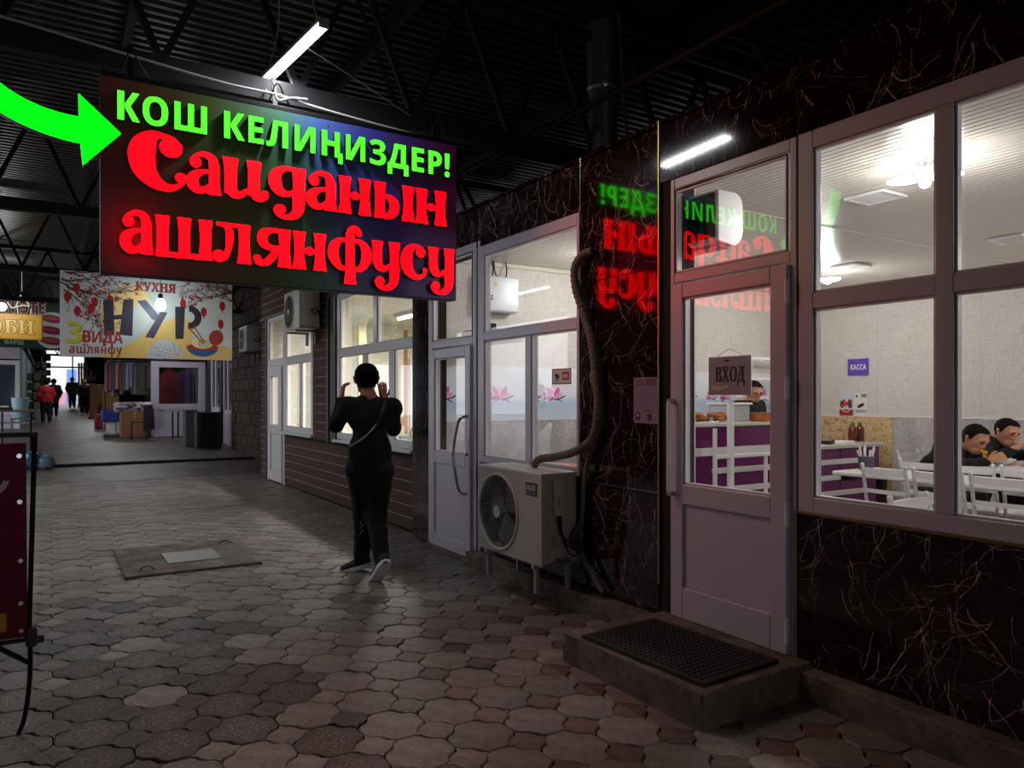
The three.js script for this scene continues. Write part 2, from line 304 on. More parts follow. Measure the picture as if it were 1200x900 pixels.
// kerb and entrance step
const kerb = setting('trim', [3.2, 0, 3]);
struct('kerb_block', [bx(3.15, 3.5, -0.1, 0.145, -2.5, 2.37, 0.012)], M.concrete, kerb);
struct('kerb_block', [bx(3.15, 3.5, -0.1, 0.13, 3.46, 5.86, 0.012)], M.concrete, kerb);
struct('kerb_block', [bx(3.2, 3.5, -0.1, 0.04, 5.86, 6.85, 0.01)], M.concrete, kerb);
{
  const s = thing('entrance_step', 'low concrete entrance step below the cafe door with a rubber mat on it', 'step', [2.85, 0, 2.9]);
  const g = new RoundedBoxGeometry(0.78, 0.2, 1.07, 3, 0.012); g.translate(2.87, 0.07, -2.91);
  const p = g.attributes.position; for (let i = 0; i < p.count; i++) { const n = nB(p.getZ(i) * 0.9, p.getX(i) * 0.9 + p.getY(i)); p.setX(i, p.getX(i) - 0.012 * (n - 0.5)); p.setY(i, p.getY(i) + 0.006 * (n - 0.5)); }
  g.computeVertexNormals();
  mk('step_block', g, M.concrete, s);
}
{
  const m = thing('door_mat', 'black rubber door mat with rows of round holes on the entrance step', 'mat', [2.8, 0.175, 2.87], 0.05);
  const W = 0.56, L = 0.86, sh = new THREE.Shape([[-W / 2, -L / 2], [W / 2, -L / 2], [W / 2, L / 2], [-W / 2, L / 2]].map((p) => new THREE.Vector2(...p)));
  for (let i = 0; i < 15; i++) for (let j = 0; j < 22; j++) { const x = -W / 2 + 0.045 + i * (W - 0.09) / 14, y = -L / 2 + 0.045 + j * (L - 0.09) / 21, r = 0.0105, hole = new THREE.Path(); for (let k = 0; k <= 6; k++) hole[k ? 'lineTo' : 'moveTo'](x + r * Math.cos(-k * 1.0472), y + r * Math.sin(-k * 1.0472)); sh.holes.push(hole); }
  const g = new THREE.ExtrudeGeometry(sh, { depth: 0.012, bevelEnabled: false, curveSegments: 1 }).rotateX(-Math.PI / 2);
  local('perforated_sheet', g, M.rubber, m);
}

// ---------------------------------------------------------------- marble front of the cafe (outer face X = 3.25)
const FX = 3.25;
const front = setting('wall_right', [3.35, 0.13, 2.5]);
{
  const c = (d0, d1, y0, y1) => bx(FX + 0.014, FX + 0.2, y0, y1, d0, d1);
  struct('masonry', [c(-2.5, 6.86, 2.84, 3.2), c(-2.5, 0.25, 0.13, 2.84), c(0.25, 2.46, 0.13, 0.915), c(3.37, 4.29, 0.13, 2.84), c(4.29, 5.86, 0.13, 0.93), c(6.82, 6.86, 0.03, 2.84)], M.core, front);
  struct('coping', [bx(FX + 0.0, FX + 0.24, 3.2, 3.215, -2.5, 7.3)], M.blackMetal, front);
  const slab = (d0, d1, y0, y1, x = FX) => { const g = bx(x, x + 0.014, y0 + 0.0015, y1 - 0.0015, d0 + 0.0015, d1 - 0.0015, 0.0015); const p = struct('marble_panel', g, M.marble, front); const uv = p.geometry.attributes.uv, o = [rnd(), rnd()]; for (let i = 0; i < uv.count; i++) uv.setXY(i, uv.getX(i) + o[0], uv.getY(i) + o[1]); return p; };
  // fascia
  for (const [a, b] of [[-2.5, -0.9], [-0.9, 1.1], [1.1, 3.478], [3.478, 4.293], [4.293, 5.9], [5.9, 6.86]]) slab(a, b, a === 3.478 ? 2.32 : 2.845, 3.24);
  // below the big window
  for (const [a, b] of [[-2.5, -0.2], [-0.2, 1.05], [1.05, 2.46]]) slab(a, b, 0.145, 0.915);
  slab(-2.5, 0.25, 0.915, 2.845);
  // pier between door and second window
  slab(3.37, 3.474, 0.14, 2.845, FX + 0.02); slab(3.478, 4.293, 0.9, 2.32); slab(3.478, 4.293, 0.135, 0.9);
  // below the second window and the pier at the far end
  slab(4.293, 5.1, 0.135, 0.93); slab(5.1, 5.86, 0.135, 0.93);
  slab(6.82, 7.22, 0.04, 1.6); slab(6.82, 7.22, 1.6, 3.24);
  struct('side_panel', bx(FX + 0.014, FX + 0.4, 0.04, 3.24, 7.0, 7.218), M.core, front);
}
// gilt and steel edging strips
{
  const t = setting('trim', [3.25, 0.13, 2.5]);
  struct('gilt_strip', bx(FX - 0.006, FX + 0.004, 0.33, 3.24, 3.471, 3.483, 0.002), M.brass, t);
  struct('gilt_strip', bx(FX - 0.008, FX + 0.004, 0.908, 0.922, 0.25, 2.47, 0.003), M.brass, t);
  struct('gilt_strip', bx(FX - 0.006, FX + 0.004, 0.14, 0.91, 2.462, 2.474, 0.002), M.brass, t);
  struct('steel_strip', bx(FX - 0.004, FX + 0.004, 2.84, 3.24, 4.288, 4.298, 0.002), M.chrome, t);
  struct('steel_strip', bx(FX - 0.002, FX + 0.004, 0.898, 0.903, 3.48, 4.29, 0.001), M.chrome, t);
}
// plastic frames: bars, edge highlights coloured into the pale inner bead round each pane
function bars(list, x0 = FX - 0.012, x1 = FX + 0.06, r = 0.006) { return list.map(([d0, d1, y0, y1]) => bx(x0, x1, y0, y1, d0, d1, r)); }
function glazing(win, d0, d1, y0, y1, x = FX + 0.03, beadMat = M.pvcLight) {
  const b = 0.012, f = (a, c, e, g) => bx(x - 0.03, x - 0.006, e, g, a, c, 0.002);
  struct('glazing_bead', [f(d0, d1, y0, y0 + b), f(d0, d1, y1 - b, y1), f(d0, d0 + b, y0 + b, y1 - b), f(d1 - b, d1, y0 + b, y1 - b)], beadMat, win);
  const k = (a, c, e, g) => bx(x - 0.034, x - 0.028, e, g, a, c);
  struct('gasket', [k(d0 - 0.005, d1 + 0.005, y0 - 0.005, y0 + 0.001), k(d0 - 0.005, d1 + 0.005, y1 - 0.001, y1 + 0.005), k(d1 - 0.001, d1 + 0.005, y0, y1), k(d0 - 0.005, d0 + 0.001, y0, y1)], M.gasket, win);
  struct('pane', new THREE.PlaneGeometry(d1 - d0, y1 - y0).rotateY(-Math.PI / 2).translate(x, (y0 + y1) / 2, -(d0 + d1) / 2), M.glass, win);
}
{
  const w = setting('window_1', [3.28, 0.92, 1.3]);
  struct('frame', bars([[2.36, 2.445, 0.922, 2.84], [0.25, 0.33, 0.922, 2.84], [0.33, 2.36, 2.75, 2.84], [0.33, 2.36, 0.922, 1.0]]), M.pvc, w);
  struct('mullion', bars([[1.678, 1.756, 1.0, 2.75], [0.98, 1.05, 1.0, 2.75]]), M.pvc, w);
  struct('transom', bars([[1.756, 2.36, 1.945, 2.025], [1.05, 1.678, 1.945, 2.025], [0.33, 0.98, 1.945, 2.025]], FX - 0.011), M.pvc, w);
  for (const [a, b] of [[1.756, 2.36], [1.05, 1.678], [0.33, 0.98]]) { glazing(w, a, b, 1.0, 1.945); glazing(w, a, b, 2.025, 2.75); }
  struct('sill', bx(FX + 0.06, FX + 0.26, 0.9, 0.93, 0.25, 2.45, 0.006), M.pvcLight, w);
}
function handleBar(pts, r) { return tube(pts, r, 30, 8); }
{
  const w = setting('door_1', [3.28, 0.17, 2.9]);
  struct('frame', bars([[3.335, 3.37, 0.17, 2.84], [2.46, 2.5, 0.17, 2.84], [2.5, 3.335, 2.775, 2.84], [2.5, 3.335, 2.2, 2.262]], FX - 0.005), M.pvc, w);
  glazing(w, 2.52, 3.33, 2.262, 2.762);
  struct('gasket', [bx(FX + 0.0, FX + 0.05, 0.17, 2.84, 3.366, 3.374), bx(FX + 0.0, FX + 0.05, 0.17, 2.84, 2.45, 2.462)], M.gasket, w);
  const leaf = struct('leaf', bars([[3.245, 3.345, 0.172, 2.19], [2.5, 2.605, 0.172, 2.19], [2.605, 3.245, 2.1, 2.19], [2.605, 3.245, 0.172, 0.36], [2.605, 3.245, 0.86, 0.98]], FX - 0.03, FX + 0.04, 0.007), M.pvc, w);
  struct('door_panel', bx(FX - 0.012, FX + 0.02, 0.36, 0.86, 2.605, 3.245, 0.004), M.pvc, w);
  glazing(w, 2.605, 3.245, 0.98, 2.1, FX + 0.015);
  const hd = struct('handle', [handleBar([P(FX - 0.035, 1.485, 3.315), P(FX - 0.068, 1.475, 3.315), P(FX - 0.072, 1.42, 3.315), P(FX - 0.072, 1.2, 3.315), P(FX - 0.072, 0.98, 3.315), P(FX - 0.068, 0.925, 3.315), P(FX - 0.035, 0.915, 3.315)], 0.013)], M.white, leaf);
  for (const y of [1.48, 0.92]) struct('handle_foot', rod(P(FX - 0.075, y, 3.315), P(FX - 0.02, y, 3.315), 0.016), M.chrome, leaf);
  for (const y of [0.3, 0.9, 1.55, 2.05]) struct('hinge', rod(P(FX - 0.04, y - 0.06, 2.49), P(FX - 0.04, y + 0.06, 2.49), 0.013), M.pvcLight, leaf);
}
{
  const w = setting('window_2', [3.28, 0.93, 5]);
  struct('frame', bars([[5.68, 5.76, 0.93, 2.84], [4.293, 4.325, 0.93, 2.84], [4.325, 5.68, 2.752, 2.84], [4.325, 5.68, 0.93, 0.985]]), M.pvc, w);
  struct('transom', bars([[4.325, 5.68, 2.0, 2.075]]), M.pvc, w);
  struct('mullion', bars([[4.93, 5.015, 0.985, 2.0]], FX - 0.008), M.pvc, w);
  glazing(w, 4.325, 5.68, 2.075, 2.752); glazing(w, 4.325, 4.93, 0.985, 2.0); glazing(w, 5.015, 5.68, 0.985, 2.0);
  struct('sill', bx(FX + 0.06, FX + 0.26, 0.9, 0.94, 4.3, 5.8, 0.006), M.pvcLight, w);
}
{
  const w = setting('door_2', [3.28, 0.04, 6.3]);
  struct('frame', bars([[5.76, 5.8, 0.04, 2.9], [5.83, 5.895, 0.04, 2.9], [6.74, 6.82, 0.04, 2.9], [5.895, 6.74, 2.83, 2.9], [5.895, 6.74, 1.985, 2.06]], FX - 0.005), M.pvc, w);
  struct('gasket', [bx(FX + 0.01, FX + 0.05, 0.04, 2.9, 5.8, 5.83)], M.gasket, w);
  glazing(w, 5.91, 6.72, 2.06, 2.82);
  const leaf = struct('leaf', bars([[5.9, 6.0, 0.045, 1.975], [6.64, 6.735, 0.045, 1.975], [6.0, 6.64, 1.88, 1.975], [6.0, 6.64, 0.045, 0.17], [6.0, 6.64, 0.86, 0.98]], FX - 0.03, FX + 0.04, 0.007), M.pvc, w);
  struct('door_panel', bx(FX - 0.014, FX + 0.02, 0.17, 0.86, 6.0, 6.64, 0.004), M.pvc, w);
  glazing(w, 6.0, 6.64, 0.98, 1.88, FX + 0.015);
  struct('handle', [handleBar([P(FX - 0.03, 1.33, 5.95), P(FX - 0.09, 1.31, 5.97), P(FX - 0.11, 1.15, 6.03), P(FX - 0.12, 0.98, 6.05), P(FX - 0.11, 0.82, 6.03), P(FX - 0.09, 0.64, 5.97), P(FX - 0.03, 0.62, 5.95)], 0.014)], M.chrome, leaf);
  struct('lock', rod(P(FX - 0.04, 0.98, 5.95), P(FX - 0.02, 0.98, 5.95), 0.014), M.black, leaf);
}

// ---------------------------------------------------------------- brown timber-clad shop (face X = 3.4)
const BX = 3.4;
{
  const w = setting('wall_right_far', [3.5, 0, 11]);
  const c = (d0, d1, y0, y1) => bx(BX + 0.02, BX + 0.2, y0, y1, d0, d1);
  struct('masonry', [c(7.36, 12.88, -0.05, 0.89), c(7.36, 14.5, 2.95, 3.6), c(10.06, 11.18, 0.89, 2.95), c(13.94, 14.5, -0.05, 2.95), c(7.36, 7.44, 0.89, 2.95), c(12.78, 12.88, 0.89, 2.95)], M.core, w);
  struct('end_wall', bx(BX + 0.02, 4.1, -0.05, 3.6, 14.4, 14.5), M.core, w);
  const row = (d0, d1, y0, y1) => { for (let y = y0; y < y1 - 0.05; y += 0.135) { const top = Math.min(y + 0.126, y1); if (y > y0) struct('highlight_strip', bx(BX - 0.005, BX + 0.018, y - 0.01, y - 0.001, d0, d1), M.highlightStrip, w); const g = bx(BX - 0.004, BX + 0.018, y, top, d0, d1, 0.006); g.translate(-BX, -y, 0).rotateZ(-0.05).translate(BX, y, 0); struct('plank', g, M.plank[rnd() * 3 | 0], w); } };  // strips between planks paint the highlight along each plank edge
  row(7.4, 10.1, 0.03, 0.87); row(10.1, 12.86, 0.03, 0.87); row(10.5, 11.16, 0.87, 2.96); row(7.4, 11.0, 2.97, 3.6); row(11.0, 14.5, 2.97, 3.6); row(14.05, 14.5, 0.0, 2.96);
  struct('brown_post', [bx(BX - 0.03, BX + 0.05, 0.86, 2.97, 10.08, 10.2, 0.008), bx(BX - 0.03, BX + 0.05, 0.86, 2.97, 10.4, 10.5, 0.008), bx(BX - 0.01, BX + 0.05, 0.86, 2.97, 10.2, 10.4), bx(BX - 0.03, BX + 0.05, 0, 2.97, 13.95, 14.06, 0.008), bx(BX - 0.03, BX + 0.03, 2.93, 2.99, 7.4, 14.5, 0.008), bx(BX - 0.03, BX + 0.02, 0.03, 2.97, 7.4, 7.44, 0.006)], M.brown, w);
}
struct('reveal', [bx(BX + 0.05, BX + 0.2, 0.93, 2.93, 10.046, 10.06), bx(BX + 0.05, BX + 0.2, 0.93, 2.95, 12.766, 12.78), bx(BX + 0.05, BX + 0.2, 0.04, 2.95, 13.926, 13.94)], M.ivory);
function shopBars(list) { return bars(list, BX - 0.014, BX + 0.05); }
{
  const w = setting('window_3', [3.43, 0.89, 8.8]);
  struct('frame', shopBars([[7.45, 7.53, 0.93, 2.93], [9.94, 10.06, 0.93, 2.93], [7.53, 9.94, 2.86, 2.93], [7.53, 9.94, 0.93, 1.01], [7.53, 9.94, 2.06, 2.17]]), M.pvcLight, w);
  struct('mullion', shopBars([[8.58, 8.7, 2.17, 2.86], [8.93, 9.07, 1.01, 2.06], [8.04, 8.2, 1.01, 2.06]]), M.pvcLight, w);
  for (const [a, b, y0, y1] of [[7.53, 8.58, 2.17, 2.86], [8.7, 9.94, 2.17, 2.86], [7.53, 8.04, 1.01, 2.06], [8.2, 8.93, 1.01, 2.06], [9.07, 9.94, 1.01, 2.06]]) glazing(w, a, b, y0, y1, BX + 0.03);
  struct('sill', bx(BX - 0.08, BX + 0.25, 0.885, 0.925, 7.44, 10.08, 0.008), M.pvcLight, w);
}
{
  const w = setting('window_4', [3.43, 0.89, 12]);
  struct('frame', shopBars([[11.18, 11.28, 0.93, 2.95], [12.68, 12.8, 0.93, 2.95], [11.28, 12.68, 2.88, 2.95], [11.28, 12.68, 0.93, 1.02], [11.28, 12.68, 2.06, 2.18]]), M.pvcLight, w);
  struct('mullion', shopBars([[11.78, 11.9, 1.02, 2.06]]), M.pvcLight, w);
  for (const [a, b, y0, y1] of [[11.28, 12.68, 2.18, 2.88], [11.28, 11.78, 1.02, 2.06], [11.9, 12.68, 1.02, 2.06]]) glazing(w, a, b, y0, y1, BX + 0.03);
  struct('sill', bx(BX - 0.06, BX + 0.25, 0.885, 0.925, 11.16, 12.82, 0.008), M.pvcLight, w);
  const d = setting('door_3', [3.43, 0, 13.4]);
  struct('frame', shopBars([[12.8, 12.88, 0, 2.95], [13.86, 13.95, 0, 2.95], [12.88, 13.86, 2.88, 2.95], [12.88, 13.86, 2.06, 2.18]]), M.pvcLight, d);
  glazing(d, 12.9, 13.84, 2.18, 2.88, BX + 0.03);
  struct('leaf', bars([[12.9, 13.1, 0.03, 2.05], [13.64, 13.85, 0.03, 2.05], [13.1, 13.64, 1.88, 2.05], [13.1, 13.64, 0.03, 0.2], [13.1, 13.64, 0.86, 1.02]], BX - 0.04, BX + 0.04), M.pvcLight, d);
  struct('door_panel', bx(BX - 0.02, BX + 0.02, 0.2, 0.86, 13.1, 13.64, 0.004), M.pvcLight, d);
  glazing(d, 13.1, 13.64, 1.02, 1.88, BX + 0.02);
  struct('lock', [rod(P(BX - 0.1, 0.98, 13.75), P(BX - 0.03, 0.98, 13.75), 0.012), rod(P(BX - 0.1, 0.98, 13.75), P(BX - 0.1, 0.98, 13.62), 0.012)], M.chrome, d);
}
// ---------------------------------------------------------------- shell of the hall
{
  // corrugated sheet roof, its ridges running across the lane
  const pos = [], prof = [[0, 0], [0.05, 0], [0.07, 0.035], [0.12, 0.035], [0.14, 0]], Y = 4.9, xs = [-4.6, 11.2];
  for (let d = -6.5; d < 51; d += 0.14) for (let k = 0; k < 4; k++) { const a = P(xs[0], Y + prof[k][1], d + prof[k][0]), b = P(xs[1], Y + prof[k][1], d + prof[k][0]), c = P(xs[1], Y + prof[k + 1][1], d + prof[k + 1][0]), e = P(xs[0], Y + prof[k + 1][1], d + prof[k + 1][0]); for (const v of [a, b, c, a, c, e]) pos.push(v.x, v.y, v.z); }
  const g = new THREE.BufferGeometry(); g.setAttribute('position', new THREE.Float32BufferAttribute(pos, 3)); g.computeVertexNormals();
  const r = setting('ceiling', [3, 4.9, 20]);
  struct('corrugated_sheet', g, M.roof, r);
  struct('daylight_seal_slab', bx(-4.6, 11.2, 5.0, 5.1, -6.5, 51), M.core, r);  // unseen slab added over the sheet to shut out daylight
  for (const x of [-3.6, -1.6, 0.6, 2.6, 5, 7.5]) struct('purlin', beam(P(x, 4.84, -6.4), P(x, 4.84, 50.8), 0.07, 0.12), M.truss, r);
  struct('wall_left', [bx(-4.7, -4.4, -0.3, 5.05, -6.5, 15), bx(-4.7, -4.4, 3.6, 5.05, 15, 30), bx(-4.7, -4.4, -0.3, 3.6, 21.5, 24.8), bx(-4.7, -4.4, -0.3, 5.05, 30, 51)], M.core);   // two unseen side gates, added to let daylight in
  struct('ground', bx(-40, -4.4, -0.4, -0.02, -10, 60), std({ color: '#a9a7a6', roughness: 0.9 }));
  struct('wall_behind', [bx(-4.7, -2, -0.3, 5.05, -6.7, -6.4), bx(-0.4, 11.2, -0.3, 5.05, -6.7, -6.4), bx(-2, -0.4, 2.6, 5.05, -6.7, -6.4)], M.core);  // unseen opening behind the camera, added for daylight from the rear
  struct('wall_right_outer', bx(11.0, 11.2, -0.3, 5.05, -6.5, 51), M.core);
  const e = setting('wall_end', [3, 0.9, 50]);
  struct('masonry', [bx(-4.6, -0.35, 0, 5.05, 49.6, 50), bx(1.75, 11.2, 0, 5.05, 49.6, 50), bx(-0.35, 1.75, 4.2, 5.05, 49.6, 50)], M.core, e);
  struct('door_post', [bx(-0.35, -0.25, 1, 4.2, 49.5, 49.6), bx(1.65, 1.75, 1, 4.2, 49.5, 49.6), bx(1.05, 1.12, 1, 4.2, 49.5, 49.6), bx(-0.3, 1.7, 3.2, 3.28, 49.5, 49.6)], M.steel, e);
}
// trusses across the hall
for (const [d, kx] of [[5.3, 0.62], [10, 0.3], [14.8, 0.5], [19.4, 0.4], [24, 0.3], [29, 0.5], [34, 0.3], [39, 0.4], [44, 0.3]]) {
  const t = setting('roof_truss', [2, 3.6, d]);
  struct('bottom_chord', beam(P(-4.4, 3.66, d + 0.06), P(11, 3.66, d + 0.06), 0.09, d < 6 ? 0.15 : 0.1), M.truss, t);
  struct('top_chord', beam(P(-4.4, 4.78, d + 0.06), P(11, 4.78, d + 0.06), 0.09, 0.09), M.truss, t);
  const n = 13;
  for (let k = -n; k < n; k++) { const x = kx + k * 0.9; if (x < -4.3 || x > 9.8) continue; struct('web_member', beam(P(x, 3.7, d + 0.06), P(x + 0.45, 4.76, d + 0.06), 0.045, 0.045), M.truss, t); struct('web_member', beam(P(x + 0.45, 4.76, d + 0.06), P(x + 0.9, 3.7, d + 0.06), 0.045, 0.045), M.truss, t); }
}
{
  const t = setting('trim', [4, 3.3, 5]);
  struct('tie_pipe', rod(P(3.8, 3.92, -4), P(3.8, 3.92, 12), 0.025), M.truss, t);
  struct('stay', [rod(P(4.25, 3.3, 4.9), P(4.2, 4.85, 5.0), 0.012)], M.brass, t);
  struct('stay', [beam(P(2.6, 3.7, 5.4), P(3.9, 3.3, 6.8), 0.03, 0.03), beam(P(2.2, 4.85, 6), P(3.7, 3.3, 7.4), 0.03, 0.03), beam(P(3.8, 3.92, 3.2), P(5.2, 3.25, 2.8), 0.03, 0.03), beam(P(3.85, 3.3, 3.0), P(3.75, 3.9, 3.25), 0.03, 0.03)], M.truss, t);
}
{
  const k = thing('flue_pipe', 'tall galvanised flue pipe rising behind the marble parapet into the roof', 'duct', [4.3, 3.0, 5.33]);
  mk('lower_pipe', lathe([[0.13, 3.1], [0.13, 4.28], [0.15, 4.32]], 4.3, 0, 5.33, 28), phy({ color: '#9a9aa2', metalness: 0.75, roughness: 0.3 }), k);
  mk('upper_pipe', lathe([[0.15, 4.32], [0.15, 4.9]], 4.3, 0, 5.33, 28), phy({ color: '#8c8c94', metalness: 0.75, roughness: 0.34 }), k);
  mk('collar', lathe([[0.13, 3.7], [0.14, 3.71], [0.14, 3.75], [0.13, 3.76]], 4.3, 0, 5.33, 28), M.steel, k);
}

// ---------------------------------------------------------------- cafe room
{
  const back = setting('wall_cafe_back', [9.1, 0.15, 3]);
  struct('masonry', bx(9.0, 9.2, 0.1, 3.1, -2.4, 7.05), M.core, back);
  struct('wallpaper', bx(8.99, 9.0, 1.27, 2.95, -2.2, 6.85), M.wall, back);
  struct('dado', bx(8.985, 9.0, 0.15, 1.25, -2.2, 6.85), M.dado, back);
  struct('dado_rail', bx(8.978, 9.0, 1.25, 1.27, -2.2, 6.85, 0.004), M.pvcLight, back);
  struct('chipboard_panel', bx(8.97, 8.985, 0.16, 1.25, 5.39, 6.84, 0.003), M.osb, back);
  for (const d of [0.6, 1.85, 3.1, 4.35, 5.6]) struct('panel_joint', bx(8.9885, 8.9905, 1.27, 2.95, d, d + 0.004), M.dado, back);
  const side = setting('wall_cafe_left', [6, 0.15, 6.95]);
  struct('masonry', bx(3.45, 9.2, 0.1, 3.1, 6.86, 7.05), M.core, side);
  struct('wallpaper', bx(3.3, 9.0, 1.83, 2.95, 6.845, 6.86), M.wall, side);
  struct('dado', bx(3.3, 9.0, 0.15, 1.25, 6.84, 6.86), M.dado, side);
  struct('crown_moulding', [bx(3.45, 9.0, 2.9, 2.95, 6.82, 6.86, 0.01), bx(8.96, 9.0, 2.9, 2.95, -2.2, 6.82, 0.01)], M.ivory, side);
  const near = setting('wall_cafe_right', [6, 0.15, -2.3]);
  struct('masonry', bx(3.25, 9.2, 0.1, 3.1, -2.4, -2.21), M.core, near);
  struct('wallpaper', bx(3.45, 9.0, 0.15, 2.95, -2.21, -2.2), M.wall, near);
  const c = (d0, d1, y0, y1) => bx(FX + 0.2, FX + 0.21, y0, y1, d0, d1);
  struct('wall_cafe_front', [c(-2.2, 6.85, 2.84, 2.95), c(-2.2, 0.25, 0.15, 2.84), c(0.25, 2.46, 0.15, 0.9), c(3.37, 4.29, 0.15, 2.84), c(4.29, 5.76, 0.15, 0.9)], M.wall);
  struct('floor_cafe', bx(3.3, 9.1, -0.05, 0.15, -2.3, 6.95), M.cafeFloor);
  // ceiling of narrow plastic boards with open grooves, running along the lane
  const pos = [], prof = [[0, 0.004], [0.004, 0], [0.05, 0], [0.054, 0.006], [0.06, 0.006]];
  for (let x = 3.3; x < 9.1; x += 0.06) for (let k = 0; k < 4; k++) { const a = P(x + prof[k][0], 2.95 + prof[k][1], -2.3), b = P(x + prof[k + 1][0], 2.95 + prof[k + 1][1], -2.3), e = P(x + prof[k + 1][0], 2.95 + prof[k + 1][1], 6.9), f = P(x + prof[k][0], 2.95 + prof[k][1], 6.9); for (const v of [a, b, e, a, e, f]) pos.push(v.x, v.y, v.z); }
  const g = new THREE.BufferGeometry(); g.setAttribute('position', new THREE.Float32BufferAttribute(pos, 3)); g.computeVertexNormals();
  const ce = setting('ceiling_cafe', [6, 2.95, 2]);
  struct('ceiling_boards', g, M.ceilingPvc, ce).userData.kind = 'stuff';
  struct('ceiling_slab', bx(3.26, 9.2, 2.962, 3.1, -2.4, 7.05), M.core, ce);
  struct('joint_strip', [bx(3.45, 9, 2.943, 2.952, 3.93, 3.945), bx(3.45, 9, 2.943, 2.952, 0.4, 0.415)], M.ceilingPvc, ce);
}
// ceiling lamps: a rosette with four flat glowing lobes
function petalLamp(at, label, turn) {
  const t = thing('ceiling_lamp', label, 'lamp', at, turn, 'lobed ceiling lamps in the cafe');
  local('rosette', new THREE.CylinderGeometry(0.045, 0.05, 0.03, 20).translate(0, 0.135, 0), M.chrome, t);
  local('stem', new THREE.CylinderGeometry(0.01, 0.01, 0.12, 10).translate(0, 0.07, 0), M.chrome, t);
  for (let k = 0; k < 4; k++) {
    const lobe = new THREE.SphereGeometry(0.085, 20, 10); lobe.scale(1.15, 0.3, 0.4); lobe.translate(0.11, 0.03, 0).rotateY(k * Math.PI / 2);
    local('lamp_lobe', lobe, glow(1, 0.99, 0.98, 14), t);
    local('arm', new THREE.CylinderGeometry(0.008, 0.008, 0.1, 6).rotateZ(Math.PI / 2).translate(0.05, 0.05, 0).rotateY(k * Math.PI / 2), M.chrome, t);
  }
  const l = new THREE.PointLight(new THREE.Color(1, 0.985, 0.975), LIGHT.cafe); l.position.y = -0.03; l.shadow.radius = 5; l.castShadow = true; l.name = 'lamp_light'; t.add(l);
}
petalLamp([4.5, 2.8, 2.5], 'bright lobed ceiling lamp just behind the mullion of the big window', 0.5);
petalLamp([7.45, 2.8, 5.3], 'far lobed ceiling lamp seen at the left edge of the big window', 0.2);
petalLamp([4.78, 2.8, 5.75], 'added lobed ceiling lamp hidden behind the marble pier', 0.1);  // out of sight, added to brighten the left of the room
petalLamp([7.5, 2.8, 2.0], 'added unseen lobed ceiling lamp above the diners, right of the view', 0.4);  // added outside the view for even room light
petalLamp([4.5, 2.8, -0.2], 'added unseen lobed ceiling lamp at the near end of the cafe', 0);  // added off view, throws light out through the big window
petalLamp([7.5, 2.8, -0.6], 'added unseen lobed ceiling lamp at the near end of the cafe by the back wall', 0);  // added off view to fill the near end
{
  const mkVent = (at, label) => { const t = thing('ceiling_vent', label, 'vent', at, 0, 'square ceiling vents in the cafe'); local('frame', [bx(-0.15, 0.15, -0.015, 0.005, -0.15, -0.12), bx(-0.15, 0.15, -0.015, 0.005, 0.12, 0.15), bx(-0.15, -0.12, -0.015, 0.005, -0.12, 0.12), bx(0.12, 0.15, -0.015, 0.005, -0.12, 0.12)], M.white, t); for (const x of [-0.1, -0.07, -0.04, -0.01, 0.02, 0.05, 0.08]) local('grille_slat', bx(x, x + 0.018, -0.012, 0.002, -0.12, 0.12), M.white, t); local('backing', bx(-0.12, 0.12, -0.002, 0.004, -0.12, 0.12), M.acGrey, t); };
  mkVent([5.03, 2.94, 3.15], 'larger white ceiling vent nearest the big window'); mkVent([7.45, 2.94, 4.95], 'small far ceiling vent left of the lamp'); mkVent([7.4, 2.94, 3.32], 'ceiling vent in the right hand upper pane');
}
{
  // flat printed magnolia panels along the left wall
  const t = tex(2048, 256, (c, w, h) => {
    const g = c.createLinearGradient(0, 0, 0, h); g.addColorStop(0, '#e9edf0'); g.addColorStop(0.55, '#e6ecf2'); g.addColorStop(0.68, '#b9d0e6'); g.addColorStop(1, '#dfe8f0'); c.fillStyle = g; c.fillRect(0, 0, w, h);
    const petal = (x, y, a, L, W, col) => { c.save(); c.translate(x, y); c.rotate(a); c.fillStyle = col; c.beginPath(); c.moveTo(0, 0); c.bezierCurveTo(L * 0.3, -W, L * 0.8, -W * 0.8, L, 0); c.bezierCurveTo(L * 0.8, W * 0.7, L * 0.3, W, 0, 0); c.fill(); c.restore(); };
    for (let i = 0; i < 16; i++) {
      const x = 40 + i * 126 + (i % 2) * 22, y = 150, s = i % 2 ? 0.75 : 1.05;
      c.strokeStyle = '#221f26'; c.lineWidth = 6; c.beginPath(); c.moveTo(x, y + 6); c.quadraticCurveTo(x + 26 * s, y + 4, x + 50 * s, y - 14); c.stroke(); c.lineWidth = 4; c.beginPath(); c.moveTo(x + 14, y + 4); c.lineTo(x + 36 * s, y + 16); c.stroke();
      const L = 62 * s;
      for (const [a, k, col] of [[-2.7, 1, '#e9a9d0'], [-2.2, 1.1, '#dd84bb'], [-1.7, 1.05, '#f0c4de'], [-1.2, 0.95, '#d670ae'], [-3.1, 0.8, '#c9599d'], [-0.6, 0.7, '#e7a2cb']]) petal(x, y, a, L * k, 17 * s, col);
    }
  });
  const b = thing('wall_print', 'long white printed panel of pink magnolias along the cafe wall above the grey dado', 'print', [6.2, 1.25, 6.84]);
  mk('board', bx(3.31, 8.97, 1.25, 1.83, 6.835, 6.85), M.white, b);
  mk('printed_face', sheet('z', 3.31, 8.97, 1.252, 1.828, 6.8345), std({ map: t, roughness: 0.35 }), b);
}
